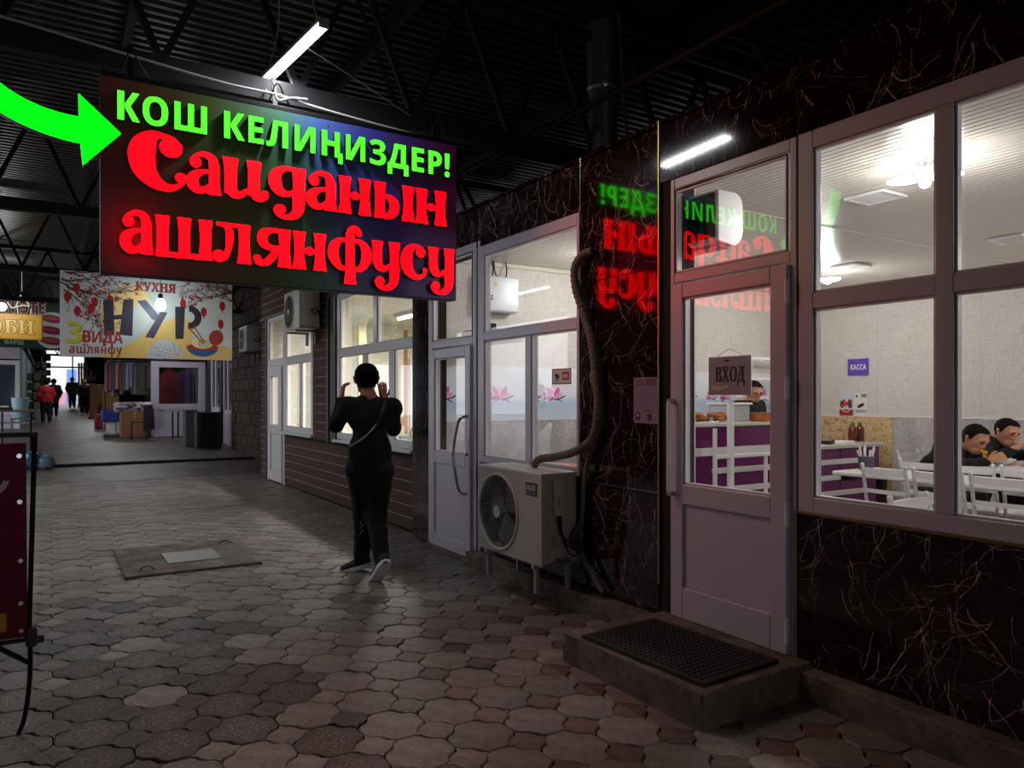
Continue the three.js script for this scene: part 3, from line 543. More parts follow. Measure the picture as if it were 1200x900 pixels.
// serving counter
{
  const k = thing('service_counter', 'tall purple serving counter with white bands, behind the cafe door', 'counter', [5.9, 0.15, 5.65]);
  mk('carcass', bx(4.7, 6.93, 0.15, 1.2, 5.42, 5.95, 0.004), M.purple, k);
  mk('worktop', bx(4.68, 6.95, 1.2, 1.235, 5.38, 5.97, 0.008), M.top, k);
  for (const [x0, y] of [[4.7, 0.9], [5.8, 0.71], [4.7, 0.51], [4.7, 0.32]]) mk('band', bx(x0, 6.93, y, y + (y > 0.85 ? 0.085 : 0.06), 5.405, 5.425, 0.004), M.white, k);
  const k2 = thing('service_counter', 'lower purple counter with white bands and a pale top beside the chipboard wall', 'counter', [7.85, 0.15, 5.65]);
  mk('carcass', bx(6.96, 8.74, 0.15, 0.9, 5.42, 5.95, 0.004), M.purple, k2);
  mk('worktop', bx(6.94, 8.78, 0.9, 0.945, 5.37, 5.97, 0.008), M.top, k2);
  for (const y of [0.715, 0.53, 0.345]) mk('band', bx(6.96, 8.42, y, y + 0.06, 5.405, 5.425, 0.004), M.white, k2);
  for (const x of [7.53, 7.95, 8.42]) mk('board_joint', bx(x, x + 0.005, 0.15, 0.9, 5.414, 5.42), M.black, k2);
  const rail = thing('railing', 'white tube railing standing before the tall purple counter', 'railing', [5.75, 0.15, 5.1]);
  mk('post', rod(P(5.72, 0.15, 5.1), P(5.72, 1.45, 5.1), 0.035, 0.035, 16), M.white, rail); mk('post', rod(P(5.5, 0.15, 5.1), P(5.5, 1.2, 5.1), 0.022, 0.022, 12), M.white, rail);
  mk('post', rod(P(6.24, 0.15, 5.1), P(6.24, 0.93, 5.1), 0.02, 0.02, 12), M.white, rail);
  mk('rail', bx(5.5, 6.8, 0.9, 0.94, 5.08, 5.12, 0.01), M.white, rail); mk('rail', bx(5.9, 6.8, 0.42, 0.47, 5.085, 5.115, 0.01), M.white, rail);
}
{
  const tray = thing('tray', 'flat steel tray of golden fried pastries on the tall counter', 'tray', [5.75, 1.235, 5.6]);
  mk('tray_plate', bx(5.3, 6.25, 1.236, 1.25, 5.45, 5.8, 0.006), M.chrome, tray);
  const ORD = ['first', 'second', 'third', 'fourth', 'fifth', 'sixth', 'seventh', 'eighth', 'ninth'];
  const first = thing('pastry', 'first golden fried pastry from the left in the lower layer on the counter tray', 'pastry', [5.4, 1.25, 5.6], 0, 'golden fried pastries heaped on the counter tray');
  const crust = std({ color: '#c2782c', roughness: 0.6, map: rep(tStone, 3) });
  const g = new THREE.SphereGeometry(0.062, 14, 9); g.scale(1.35, 0.42, 0.9); local('crust', g.translate(0, 0.024, 0), crust, first);
  for (let i = 1; i < 17; i++) { const c = copyOf(first, [5.4 + (i % 8) * 0.11 + rr(-0.02, 0.02), 1.25 + (i >= 8 ? 0.042 : 0), 5.6 + rr(-0.07, 0.07)], rr(0, 3), i < 16 ? `${ORD[i % 8]} golden fried pastry from the left in the ${i < 8 ? 'lower' : 'upper'} layer on the counter tray` : 'topmost golden fried pastry on the counter tray'); c.rotation.z = rr(-0.25, 0.25); }
  const box = thing('food_box', 'clear lidded food box with a white rim on the tall counter', 'box', [6.4, 1.236, 5.75]);
  mk('box_body', bx(6.2, 6.62, 1.238, 1.42, 5.62, 5.85, 0.02), phy({ color: '#dfe3e6', transmission: 0.5, roughness: 0.35, thickness: 0 }), box); mk('lid', bx(6.18, 6.64, 1.42, 1.445, 5.6, 5.87, 0.008), M.white, box);
  const tin = thing('biscuit_tray', 'small orange tray of biscuits at the right end of the tall counter', 'tray', [6.78, 1.236, 5.55]);
  mk('tray_body', bx(6.66, 6.9, 1.236, 1.33, 5.46, 5.66, 0.01), std({ color: '#b5642a', roughness: 0.5 }), tin); mk('rim', bx(6.65, 6.91, 1.325, 1.335, 5.45, 5.67, 0.004), M.brass, tin);
  const rack = thing('wire_rack', 'white wire shelf rack with three tiers behind the tall counter', 'rack', [7.95, 0.15, 6.5]);
  for (const x of [7.5, 8.4]) for (const d of [6.35, 6.7]) mk('upright', rod(P(x, 0.15, d), P(x, 2.02, d), 0.012), M.white, rack);
  for (const y of [1.5, 1.74, 2.0]) mk('shelf', [beam(P(7.5, y, 6.35), P(8.4, y, 6.35), 0.02, 0.03), beam(P(7.5, y, 6.7), P(8.4, y, 6.7), 0.02, 0.03), ...[0, 1, 2, 3, 4].map((i) => rod(P(7.5 + i * 0.22, y, 6.35), P(7.5 + i * 0.22, y, 6.7), 0.006))], M.white, rack);
}
// bottles, cutlery pot and oddments
{
  const b = thing('sauce_bottle', 'left of two brown sauce bottles with green caps on the lower counter', 'bottle', [8.62, 0.945, 5.7]);
  local('bottle_body', new THREE.LatheGeometry([[0, 0], [0.052, 0], [0.055, 0.02], [0.055, 0.15], [0.045, 0.175], [0.022, 0.205], [0.02, 0.215], [0, 0.215]].map((p) => new THREE.Vector2(...p)), 18), phy({ color: '#5e1f12', roughness: 0.12, clearcoat: 0.6 }), b);
  local('cap', new THREE.CylinderGeometry(0.022, 0.023, 0.03, 14).translate(0, 0.228, 0), std({ color: '#3f7a33', roughness: 0.5 }), b);
  copyOf(b, [8.74, 0.945, 5.68], 0, 'right of two brown sauce bottles with green caps on the lower counter');
  const z = thing('salt_shaker', 'small red shaker at the left end of the lower counter', 'shaker', [7.5, 0.945, 5.5]); local('shaker_body', new THREE.CylinderGeometry(0.03, 0.035, 0.09, 14).translate(0, 0.045, 0), std({ color: '#8e2a2a', roughness: 0.4 }), z); local('shaker_top', new THREE.SphereGeometry(0.03, 12, 6, 0, 6.3, 0, 1.57).translate(0, 0.09, 0), M.chrome, z);
  const t = thing('card_terminal', 'dark card terminal lying on the lower counter', 'terminal', [7.9, 0.945, 5.55], 0.4); local('terminal_body', new RoundedBoxGeometry(0.2, 0.045, 0.12, 2, 0.012).translate(0, 0.023, 0), M.black, t); local('screen', new RoundedBoxGeometry(0.07, 0.01, 0.08, 1, 0.003).translate(-0.05, 0.046, 0), M.acGrey, t);
  const cl = thing('folded_cloth', 'white folded cloth on the lower counter beside the bottles', 'cloth', [8.25, 0.945, 5.6], 0.2); local('fold', [new RoundedBoxGeometry(0.34, 0.014, 0.2, 2, 0.006).translate(0, 0.007, 0), new RoundedBoxGeometry(0.28, 0.012, 0.17, 2, 0.005).translate(0.01, 0.02, 0.005)], M.paper, cl);
  const jug = thing('plastic_bottle', 'clear plastic bottle standing at the window side of the lower counter', 'bottle', [7.42, 0.945, 5.75]); local('bottle_body', new THREE.LatheGeometry([[0, 0], [0.045, 0], [0.047, 0.2], [0.015, 0.27], [0.015, 0.29], [0, 0.29]].map((p) => new THREE.Vector2(...p)), 16), phy({ color: '#e8eef0', transmission: 0.7, roughness: 0.15, thickness: 0 }), jug); local('cap', new THREE.CylinderGeometry(0.018, 0.018, 0.025, 12).translate(0, 0.3, 0), M.white, jug);
}
// signs and posters on the back wall and the glass
function printThing(name, label, cat, face, a0, a1, y0, y1, at, map, thick = 0.006, rough = 0.6) {
  const t = thing(name, label, cat, face === 'x' ? [at, y0, (a0 + a1) / 2] : [(a0 + a1) / 2, y0, at]);
  mk('backing', face === 'x' ? bx(at + 0.0005, at + thick, y0, y1, a0, a1) : bx(a0, a1, y0, y1, at + 0.0005, at + thick), M.paper, t);
  mk('printed_face', sheet(face, a0, a1, y0, y1, at), std({ map, roughness: rough }), t);
  return t;
}
const text = (c, s, x, y, px, col, font = 'sans-serif', weight = 'bold', sx = 1, align = 'center') => { c.save(); c.translate(x, y); c.scale(sx, 1); c.font = `${weight} ${px}px ${font}`; c.textAlign = align; c.textBaseline = 'middle'; c.fillStyle = col; c.fillText(s, 0, 0); c.restore(); };
printThing('cash_desk_sign', 'small violet sign reading КАССА on the beige back wall', 'sign', 'x', 5.71, 6.01, 1.79, 2.01, 8.978, tex(256, 192, (c, w, h) => { c.fillStyle = '#6b47b8'; c.fillRect(0, 0, w, h); text(c, 'КАССА', w / 2, h / 2, 84, '#f4f2fa', 'sans-serif', 'bold', 0.72); }));
printThing('food_poster', 'red and blue food poster on the back wall above the chipboard', 'poster', 'x', 5.93, 6.13, 1.262, 1.55, 8.976, tex(192, 256, (c, w, h) => { c.fillStyle = '#cfd9e4'; c.fillRect(0, 0, w, h); c.fillStyle = '#a03026'; c.fillRect(0, h * 0.72, w, h); for (let i = 0; i < 9; i++) { c.fillStyle = ['#8c2f22', '#b8472f', '#5b2a1c'][i % 3]; c.beginPath(); c.arc(rr(30, 160), rr(70, 170), rr(16, 34), 0, 7); c.fill(); } c.strokeStyle = '#eee'; c.lineWidth = 9; c.beginPath(); c.arc(96, 150, 62, 0.3, 2.8); c.stroke(); }));
printThing('notice_poster', 'white notice with a black drawing beside the red food poster', 'poster', 'x', 5.72, 5.92, 1.262, 1.56, 8.976, tex(192, 256, (c, w, h) => { c.fillStyle = '#e6e6e4'; c.fillRect(0, 0, w, h); c.fillStyle = '#222'; c.fillRect(100, 14, 76, 16); c.fillRect(100, 38, 76, 10); c.beginPath(); c.arc(40, 36, 14, 0, 7); c.fill(); c.beginPath(); c.ellipse(95, 140, 52, 20, -0.4, 0, 7); c.fill(); c.fillRect(20, 190, 150, 8); c.fillRect(20, 208, 150, 8); }));
{
  const t = printThing('entrance_plate', 'grey plate lettered ВХОД hanging inside the cafe door glass', 'sign', 'x', 2.775, 3.085, 1.515, 1.735, 3.275, tex(384, 272, (c, w, h) => { c.fillStyle = '#a59cac'; c.fillRect(0, 0, w, h); c.fillStyle = '#1c181e'; c.fillRect(150, 22, 40, 14); text(c, 'ВХОД', w / 2 + 8, h * 0.47, 150, '#262029', 'serif', 'bold', 0.62); text(c, 'ВХОД', w / 2, h * 0.47, 150, '#3a323e', 'serif', 'bold', 0.62); c.fillStyle = '#d8d4a0'; c.beginPath(); c.ellipse(80, 222, 58, 16, 0.1, 0, 7); c.fill(); c.beginPath(); c.ellipse(160, 214, 26, 10, -0.3, 0, 7); c.fill(); }));
  mk('string', [rod(P(3.279, 1.735, 2.83), P(3.279, 1.78, 2.93), 0.002, 0.002, 5), rod(P(3.279, 1.735, 3.03), P(3.279, 1.78, 2.93), 0.002, 0.002, 5)], M.white, t);
}
printThing('camera_notice', 'small white video surveillance notice stuck on the second window', 'sign', 'x', 4.43, 4.68, 1.6, 1.72, 3.27, tex(256, 128, (c, w, h) => { c.fillStyle = '#e9e6e6'; c.fillRect(0, 0, w, h); c.strokeStyle = '#b03a3a'; c.lineWidth = 7; c.strokeRect(6, 6, w - 12, h - 12); c.fillStyle = '#2a2a2e'; c.save(); c.translate(74, 62); c.rotate(0.4); c.fillRect(-32, -16, 60, 30); c.restore(); c.fillRect(60, 70, 16, 36); c.fillStyle = '#c33'; c.fillRect(140, 28, 92, 66); text(c, 'REC', 186, 62, 40, '#fff'); }), 0.003);
printThing('paper_notice', 'purplish paper notice with photos pasted on the marble pier', 'notice', 'x', 3.49, 3.71, 1.335, 1.63, 3.2465, tex(256, 384, (c, w, h) => { c.fillStyle = '#8a7290'; c.fillRect(0, 0, w, h); c.fillStyle = '#6d5674'; c.fillRect(14, 12, 106, 60); c.fillStyle = '#58455f'; c.fillRect(134, 12, 106, 60); c.fillStyle = '#5d4b63'; for (let i = 0; i < 11; i++) c.fillRect(18, 90 + i * 15, 220 - (i * 37 % 50), 4); c.fillStyle = '#2d2533'; c.fillRect(20, 290, 54, 70); c.fillRect(150, 300, 50, 62); c.fillStyle = '#a98fae'; c.fillRect(30, 304, 30, 26); c.fillStyle = '#7c2f45'; c.fillRect(110, 270, 110, 16); }), 0.003);
// tables
function cafeTable(label, x0, x1, d0, d1, legs) {
  const t = thing('dining_table', label, 'table', [(x0 + x1) / 2, 0.15, (d0 + d1) / 2]);
  mk('tabletop', bx(x0, x1, 0.865, 0.9, d0, d1, 0.012), M.white, t);
  for (const d of [d0 + 0.05, d1 - 0.08]) mk('apron', bx(x0 + 0.05, x1 - 0.05, 0.82, 0.865, d, d + 0.03), M.blackMetal, t);
  for (const [x, d] of legs) mk('leg', bx(x - 0.03, x + 0.03, 0.15, 0.865, d - 0.03, d + 0.03, 0.006), M.blackMetal, t);
}
cafeTable('long narrow white table nearest the big window', 5.46, 6.05, 0.6, 3.8, [[5.75, 3.55], [5.75, 0.9], [5.75, 2.2]]);
cafeTable('white table where the two men are eating', 6.7, 8.45, 2.2, 3.47, [[6.85, 3.3], [8.3, 3.3], [6.85, 2.35], [8.3, 2.35]]);
// chairs: painted wood, a curved top rail and one slat
function makeChair() {
  const t = thing('dining_chair', '-', 'chair', [0, 0.15, 0]);
  const top = 0.83, W = 0.17, z0 = -0.17;
  const post = (s) => tube([new THREE.Vector3(s * W, 0, z0 - 0.03), new THREE.Vector3(s * W, 0.25, z0 + 0.005), new THREE.Vector3(s * W, 0.45, z0 + 0.01), new THREE.Vector3(s * W, 0.65, z0 - 0.02), new THREE.Vector3(s * W, top, z0 - 0.06)], 0.0135, 20, 8);
  for (const s of [-1, 1]) { local('back_post', [post(s), new THREE.SphereGeometry(0.0155, 8, 6).translate(s * W, top, z0 - 0.06)], M.white, t); }
  const rail = (y, h, z, bow) => { const n = 10, pos = []; const f = (i, yy, th) => { const u = i / n * 2 - 1; return new THREE.Vector3(u * W, yy, z - bow * (1 - u * u) + th); }; const quad = (a, b, c, d) => { for (const v of [a, b, c, a, c, d]) pos.push(v.x, v.y, v.z); }; for (let i = 0; i < n; i++) { quad(f(i, y, 0), f(i + 1, y, 0), f(i + 1, y + h, 0), f(i, y + h, 0)); quad(f(i + 1, y, -0.016), f(i, y, -0.016), f(i, y + h, -0.016), f(i + 1, y + h, -0.016)); quad(f(i, y + h, 0), f(i + 1, y + h, 0), f(i + 1, y + h, -0.016), f(i, y + h, -0.016)); quad(f(i + 1, y, 0), f(i, y, 0), f(i, y, -0.016), f(i + 1, y, -0.016)); } const g = new THREE.BufferGeometry(); g.setAttribute('position', new THREE.Float32BufferAttribute(pos, 3)); g.computeVertexNormals(); return g; };
  local('top_rail', rail(0.755, 0.055, z0 - 0.038, 0.03), M.white, t); local('slat', rail(0.615, 0.03, z0 - 0.008, 0.025), M.white, t);
  local('seat', new RoundedBoxGeometry(0.39, 0.045, 0.38, 2, 0.016).translate(0, 0.45, 0.02), M.white, t);
  for (const s of [-1, 1]) local('leg', new THREE.CylinderGeometry(0.017, 0.013, 0.43, 10).translate(s * 0.165, 0.215, 0.18), M.white, t);
  local('stretcher', [new THREE.CylinderGeometry(0.009, 0.009, 0.33, 8).rotateZ(Math.PI / 2).translate(0, 0.2, 0.18), ...[-1, 1].map((s) => new THREE.CylinderGeometry(0.009, 0.009, 0.36, 8).rotateX(Math.PI / 2).translate(s * 0.167, 0.15, 0))], M.white, t);
  return t;
}
{
  const c = makeChair(), g = 'white cafe chairs', R = Math.PI / 2;
  const list = [[5.6, 3.3, R, 'white chair at the left end of the near table, back to the window'], [5.6, 2.9, R, 'white chair at the near table seen behind the window mullion'], [5.6, 2.5, R, 'white chair at the near table right of the mullion'], [5.6, 2.1, R, 'white chair at the near table at the right edge of the view'],
    [6.35, 3.44, R, 'white chair between the two tables, just left of the mullion'], [6.35, 3.05, R, 'white chair between the two tables, in front of the eating men'], [6.35, 2.65, R, 'white chair between the two tables at the right edge'],
    [7.1, 3.88, 0, 'white chair under the nearer eating man'], [7.86, 3.88, 0, 'white chair under the man drinking from a bowl'], [3.86, 2.0, 0, 'white chair close to the window glass, only its back showing']];
  list.forEach(([x, d, a, label], i) => { const o = i ? copyOf(c, [x, 0.15, d], a) : c; o.position.copy(P(x, 0.15, d)); o.rotation.y = a; tag(o, label, 'chair', g); });
}
{
  const p = thing('cutlery_pot', 'grey pot holding white cutlery on the near table', 'pot', [5.78, 0.9, 3.7]);
  local('pot_body', new THREE.LatheGeometry([[0, 0], [0.055, 0], [0.065, 0.11], [0.06, 0.112], [0.052, 0.01], [0, 0.01]].map((q) => new THREE.Vector2(...q)), 18), std({ color: '#4a4e55', roughness: 0.5 }), p);
  for (let i = 0; i < 9; i++) { const a = i * 0.7, r = 0.03; local('cutlery_handle', rod(new THREE.Vector3(r * Math.cos(a), 0.02, r * Math.sin(a)), new THREE.Vector3(2.2 * r * Math.cos(a), 0.16 + 0.02 * (i % 3), 2.2 * r * Math.sin(a)), 0.006, 0.009, 6), M.white, p); }
  const s = thing('wooden_coaster', 'small wooden coaster beside the cutlery pot', 'coaster', [5.66, 0.9, 3.52]); local('disc', new THREE.CylinderGeometry(0.045, 0.045, 0.012, 18).translate(0, 0.006, 0), M.wood, s); local('rim', new THREE.TorusGeometry(0.045, 0.005, 6, 20).rotateX(Math.PI / 2).translate(0, 0.012, 0), M.wood, s);
  const n = thing('napkin_holder', 'white square napkin holder on the table in front of the eating men', 'napkin holder', [7.25, 0.9, 3.02], 0.25); local('holder_body', new RoundedBoxGeometry(0.13, 0.16, 0.13, 2, 0.008).translate(0, 0.08, 0), M.white, n); local('napkins', bx(-0.05, 0.05, 0.155, 0.168, -0.05, 0.05), M.paper, n);
  const bowlG = new THREE.LatheGeometry([[0, 0], [0.045, 0], [0.05, 0.012], [0.085, 0.035], [0.1, 0.055], [0.096, 0.056], [0.08, 0.038], [0.03, 0.014], [0, 0.013]].map((q) => new THREE.Vector2(...q)), 26);
  const b = thing('soup_bowl', 'white bowl on the table before the nearer man', 'bowl', [7.2, 0.9, 3.3]); local('bowl_body', bowlG, M.white, b); local('broth', new THREE.CylinderGeometry(0.088, 0.088, 0.004, 22).translate(0, 0.04, 0), std({ color: '#9a5a34', roughness: 0.3 }), b);
  const b2 = copyOf(b, [7.75, 0.9, 3.0], 0, 'pinkish bowl on the table right of the napkin holder');
  const pl = thing('dumpling_plate', 'small plate of white dumplings between bowl and napkin holder', 'plate', [7.35, 0.9, 3.16]); local('plate_body', new THREE.LatheGeometry([[0, 0], [0.05, 0], [0.075, 0.012], [0.073, 0.015], [0.05, 0.006], [0, 0.006]].map((q) => new THREE.Vector2(...q)), 22), M.white, pl);
  for (let i = 0; i < 5; i++) local('dumpling', new THREE.SphereGeometry(0.022, 10, 7).translate(0.03 * Math.cos(i * 1.26), 0.022, 0.03 * Math.sin(i * 1.26)), M.ivory, pl);
  const cup = thing('paper_cup', 'white cup at the right edge on the eating men\'s table', 'cup', [7.95, 0.9, 3.12]); local('cup_body', new THREE.LatheGeometry([[0, 0], [0.03, 0], [0.042, 0.12], [0.039, 0.12], [0.028, 0.004], [0, 0.004]].map((q) => new THREE.Vector2(...q)), 18), M.white, cup); local('lip', new THREE.TorusGeometry(0.041, 0.003, 6, 20).rotateX(Math.PI / 2).translate(0, 0.12, 0), M.white, cup);
}
// indoor air conditioner against the glass above the door, electric cabinet and small things by the windows
{
  const a = thing('indoor_air_conditioner', 'white indoor air conditioner with rounded end seen through glass above the cafe door', 'air conditioner', [3.5, 2.45, 3.55]);
  mk('back_plate', bx(3.395, 3.41, 2.47, 2.74, 3.16, 3.98, 0.004), M.black, a);
  const sh = new THREE.Shape(); sh.moveTo(0, 0); sh.lineTo(0.13, -0.02); sh.quadraticCurveTo(0.21, 0, 0.21, 0.09); sh.lineTo(0.21, 0.22); sh.quadraticCurveTo(0.21, 0.29, 0.14, 0.3); sh.lineTo(0, 0.3); sh.closePath();
  const ex = (len) => new THREE.ExtrudeGeometry(sh, { depth: len, steps: 1, bevelEnabled: true, bevelSize: 0.004, bevelThickness: 0.004, bevelSegments: 1, curveSegments: 10 });
  mk('casing', ex(0.78).translate(3.41, 2.45, -3.96), M.white, a); mk('end_cap', ex(0.025).translate(3.413, 2.45, -3.163), M.white, a);
  mk('louvre', bx(3.45, 3.58, 2.425, 2.435, 3.2, 3.94, 0.003), M.acGrey, a);
  const e = thing('electric_cabinet', 'pale electric cabinet with a yellow warning triangle hung by the second window', 'cabinet', [4.06, 2.4, 6.7]);
  mk('cabinet_body', bx(3.86, 4.24, 2.4, 2.77, 6.68, 6.83, 0.006), std({ color: '#c9d0d4', roughness: 0.35 }), e); const dr = mk('door', bx(3.87, 4.23, 2.41, 2.76, 6.67, 6.682, 0.004), std({ color: '#d3dade', roughness: 0.3 }), e);
  const tri = new THREE.Shape([[-0.03, 0], [0.03, 0], [0, 0.055]].map((q) => new THREE.Vector2(...q))); mk('warning_triangle', new THREE.ExtrudeGeometry(tri, { depth: 0.002, bevelEnabled: false }).translate(3.95, 2.66, -6.67), std({ color: '#e0c83a', roughness: 0.5 }), dr); mk('lock', [rod(P(3.9, 2.56, 6.675), P(3.9, 2.56, 6.655), 0.008), rod(P(3.9, 2.53, 6.675), P(3.9, 2.53, 6.655), 0.008)], M.black, dr);
  mk('cable', [[3.95, 0.03], [4.02, -0.02], [4.12, 0.03]].map(([x, k]) => tube([P(x, 2.765, 6.76), P(x + k, 2.84, 6.78), P(x + k, 2.95, 6.8)], 0.007, 12, 6)), M.black, e);
  const bsk = thing('woven_basket', 'shallow woven yellow basket behind the glass above the left white door', 'basket', [3.55, 2.06, 6.3]); mk('basket_body', [0, 1, 2, 3].map((i) => new THREE.TorusGeometry(1, 0.06, 6, 26).rotateX(Math.PI / 2).scale(0.12 + i * 0.006, 0.2, 0.3 + i * 0.006).translate(3.6, 2.085 + i * 0.02, -6.35)), std({ color: '#b08a4a', roughness: 0.8 }), bsk); mk('basket_base', bx(3.5, 3.7, 2.062, 2.075, 6.1, 6.6), std({ color: '#a07a3e', roughness: 0.8 }), bsk);
  const sf = setting('trim', [3.55, 2.03, 6.3]); struct('inner_shelf', bx(3.32, 3.8, 2.03, 2.06, 5.9, 6.74, 0.004), M.pvcLight, sf);
  const sp = thing('small_speaker', 'small black speaker beside the woven basket above the left white door', 'speaker', [3.45, 2.06, 5.98]); mk('speaker_body', bx(3.4, 3.52, 2.062, 2.19, 5.93, 6.05, 0.008), M.black, sp); mk('speaker_cone', rod(P(3.402, 2.125, 5.99), P(3.396, 2.125, 5.99), 0.04, 0.04, 16), M.steel, sp);
  // on the sill of the second window
  const btl = thing('soap_bottle', 'small clear bottle with a pump on the sill of the second window', 'bottle', [3.42, 0.94, 4.5]); local('bottle_body', new THREE.LatheGeometry([[0, 0], [0.03, 0], [0.03, 0.1], [0.012, 0.13], [0, 0.13]].map((q) => new THREE.Vector2(...q)), 14), phy({ color: '#d88a86', roughness: 0.2, transmission: 0.4, thickness: 0 }), btl); local('pump', [new THREE.CylinderGeometry(0.006, 0.006, 0.05, 8).translate(0, 0.15, 0), new RoundedBoxGeometry(0.05, 0.012, 0.014, 1, 0.004).translate(-0.015, 0.178, 0)], M.white, btl);
  const tr = thing('plastic_tray', 'low orange plastic tray on the sill of the second window', 'tray', [3.42, 0.94, 4.72]); local('tray_body', new RoundedBoxGeometry(0.1, 0.035, 0.24, 2, 0.01).translate(0, 0.018, 0), std({ color: '#d2562e', roughness: 0.45 }), tr); local('rim', [new RoundedBoxGeometry(0.11, 0.008, 0.25, 1, 0.003).translate(0, 0.036, 0)], std({ color: '#da6a3e', roughness: 0.45 }), tr);
}

// ---------------------------------------------------------------- interior of the timber shop
{
  const s = setting('wall_shop', [5.5, 0, 10.8]);
  struct('back_wall', bx(7.4, 7.6, -0.05, 3.1, 7.36, 14.4), M.tile, s);
  struct('far_wall', bx(3.6, 7.5, -0.05, 3.1, 14.2, 14.4), M.tile, s);
  struct('near_wall', bx(3.6, 7.5, -0.05, 3.1, 7.3, 7.42), M.wall, s);
  struct('floor_shop', bx(3.42, 7.6, -0.1, 0.04, 7.36, 14.4), M.cafeFloor);
  struct('ceiling_shop', bx(3.45, 7.6, 2.96, 3.1, 7.3, 14.45), M.ivory);
  const m = setting('trim', [6.2, 0, 14.15]);
  struct('wood_strip', [bx(6.2, 6.27, 0.04, 2.9, 14.16, 14.2, 0.004), bx(4.9, 6.2, 0.93, 1.1, 14.16, 14.2, 0.004)], std({ color: '#b5793a', roughness: 0.55 }), m);
  struct('cream_panel', bx(4.75, 4.9, 0.9, 2.95, 12.9, 12.95, 0.004), std({ color: '#e0d8ae', roughness: 0.7 }), m);
  struct('cream_dado', bx(4.9, 6.2, 0.04, 0.92, 14.17, 14.2), std({ color: '#ddd6ac', roughness: 0.6 }), m);
  const d = setting('door_4', [6.7, 0, 14.1]);
  struct('frame', [bx(6.3, 6.42, 0.04, 2.3, 14.1, 14.2, 0.006), bx(7.0, 7.12, 0.04, 2.3, 14.1, 14.2, 0.006), bx(6.42, 7.0, 2.18, 2.3, 14.1, 14.2, 0.006), bx(6.42, 7.0, 0.04, 0.9, 14.12, 14.2, 0.006)], M.white, d);
  struct('dark_pane', bx(6.42, 7.0, 0.9, 2.18, 14.14, 14.17), phy({ color: '#3c4247', roughness: 0.1 }), d);
  struct('counter_shop', [bx(5.0, 7.3, 0.04, 0.86, 11.6, 12.2, 0.01)], std({ color: '#5f6a62', roughness: 0.4 }));
  const f = thing('strip_light', 'long fluorescent strip on the ceiling of the timber clad shop', 'lamp', [5.2, 2.85, 10]);
  mk('housing', bx(5.12, 5.28, 2.9, 2.96, 8.2, 12.2, 0.008), M.white, f); mk('lamp_tube', rod(P(5.2, 2.875, 8.25), P(5.2, 2.875, 12.15), 0.02, 0.02, 12), glow(1, 1, 0.92, 8), f);
  panelLight(f, 5.2, 2.84, 10.2, 0.25, 3.9, LIGHT.shop, new THREE.Color(1, 0.99, 0.93));
  const l2 = thing('globe_lamp', 'round white lamp in the timber clad shop beside the strip light', 'lamp', [5.7, 2.72, 9]); mk('globe', new THREE.SphereGeometry(0.1, 18, 12).translate(5.7, 2.8, -9), glow(1, 1, 0.94, 5), l2); mk('stem', rod(P(5.7, 2.89, 9), P(5.7, 2.97, 9), 0.02), M.white, l2);
  const st = thing('till_stand', 'small wooden crate behind the far window of the timber shop', 'crate', [4.3, 0.9, 12.2]);
  mk('shelf', bx(3.7, 5, 0.86, 0.9, 11.9, 12.5), M.wood, st); for (const [x, y] of [[3.9, 0.9], [4.45, 0.9]]) mk('crate_board', [bx(x, x + 0.36, y, y + 0.14, 12.0, 12.03), bx(x, x + 0.36, y + 0.16, y + 0.28, 12.0, 12.03), bx(x, x + 0.03, y, y + 0.28, 12.0, 12.3), bx(x + 0.33, x + 0.36, y, y + 0.28, 12.0, 12.3)], std({ color: '#b88a4c', roughness: 0.7 }), st); mk('leg', [bx(3.72, 3.78, 0.04, 0.86, 11.95, 12.0), bx(4.9, 4.96, 0.04, 0.86, 11.95, 12.0)], M.wood, st);
  const gear = thing('brass_ornament', 'round brass ornament in the near timber shop window', 'ornament', [3.8, 0.925, 7.85]); mk('ring', [new THREE.TorusGeometry(0.11, 0.012, 8, 26).translate(3.62, 1.08, -7.85)], M.brass, gear); mk('foot', [rod(P(3.62, 0.925, 7.85), P(3.62, 0.975, 7.85), 0.045, 0.015, 14)], M.brass, gear);
}

// ---------------------------------------------------------------- lettering drawn as strokes, contoured into outlines
const sdfStem = (cx, y0, y1, w0, w1, w2, lean = 0) => (x, y) => { const t = Math.min(1, Math.max(0, (y - y0) / (y1 - y0))), w = t < 0.5 ? w1 + (w0 - w1) * (1 - 2 * t) ** 2 : w1 + (w2 - w1) * (2 * t - 1) ** 2; return Math.max(Math.abs(x - cx - lean * (y - y0)) - w, y0 - y, y - y1); };
function sdfStroke(pts) {           // [x, y, half width] through a smooth curve
  const curve = new THREE.CatmullRomCurve3(pts.map((p) => new THREE.Vector3(p[0], p[1], p[2])), false, 'catmullrom', 0.5), q = curve.getPoints(pts.length * 7);
  return (x, y) => { let best = 9; for (let i = 0; i + 1 < q.length; i++) { const a = q[i], b = q[i + 1], dx = b.x - a.x, dy = b.y - a.y, L = dx * dx + dy * dy || 1e-9, t = Math.min(1, Math.max(0, ((x - a.x) * dx + (y - a.y) * dy) / L)), d = Math.hypot(x - a.x - dx * t, y - a.y - dy * t) - (a.z + (b.z - a.z) * t); if (d < best) best = d; } return best; };
}
const ball = (cx, cy, r) => (x, y) => Math.hypot(x - cx, y - cy) - r;
const box2 = (x0, x1, y0, y1) => (x, y) => Math.max(x0 - x, x - x1, y0 - y, y - y1);
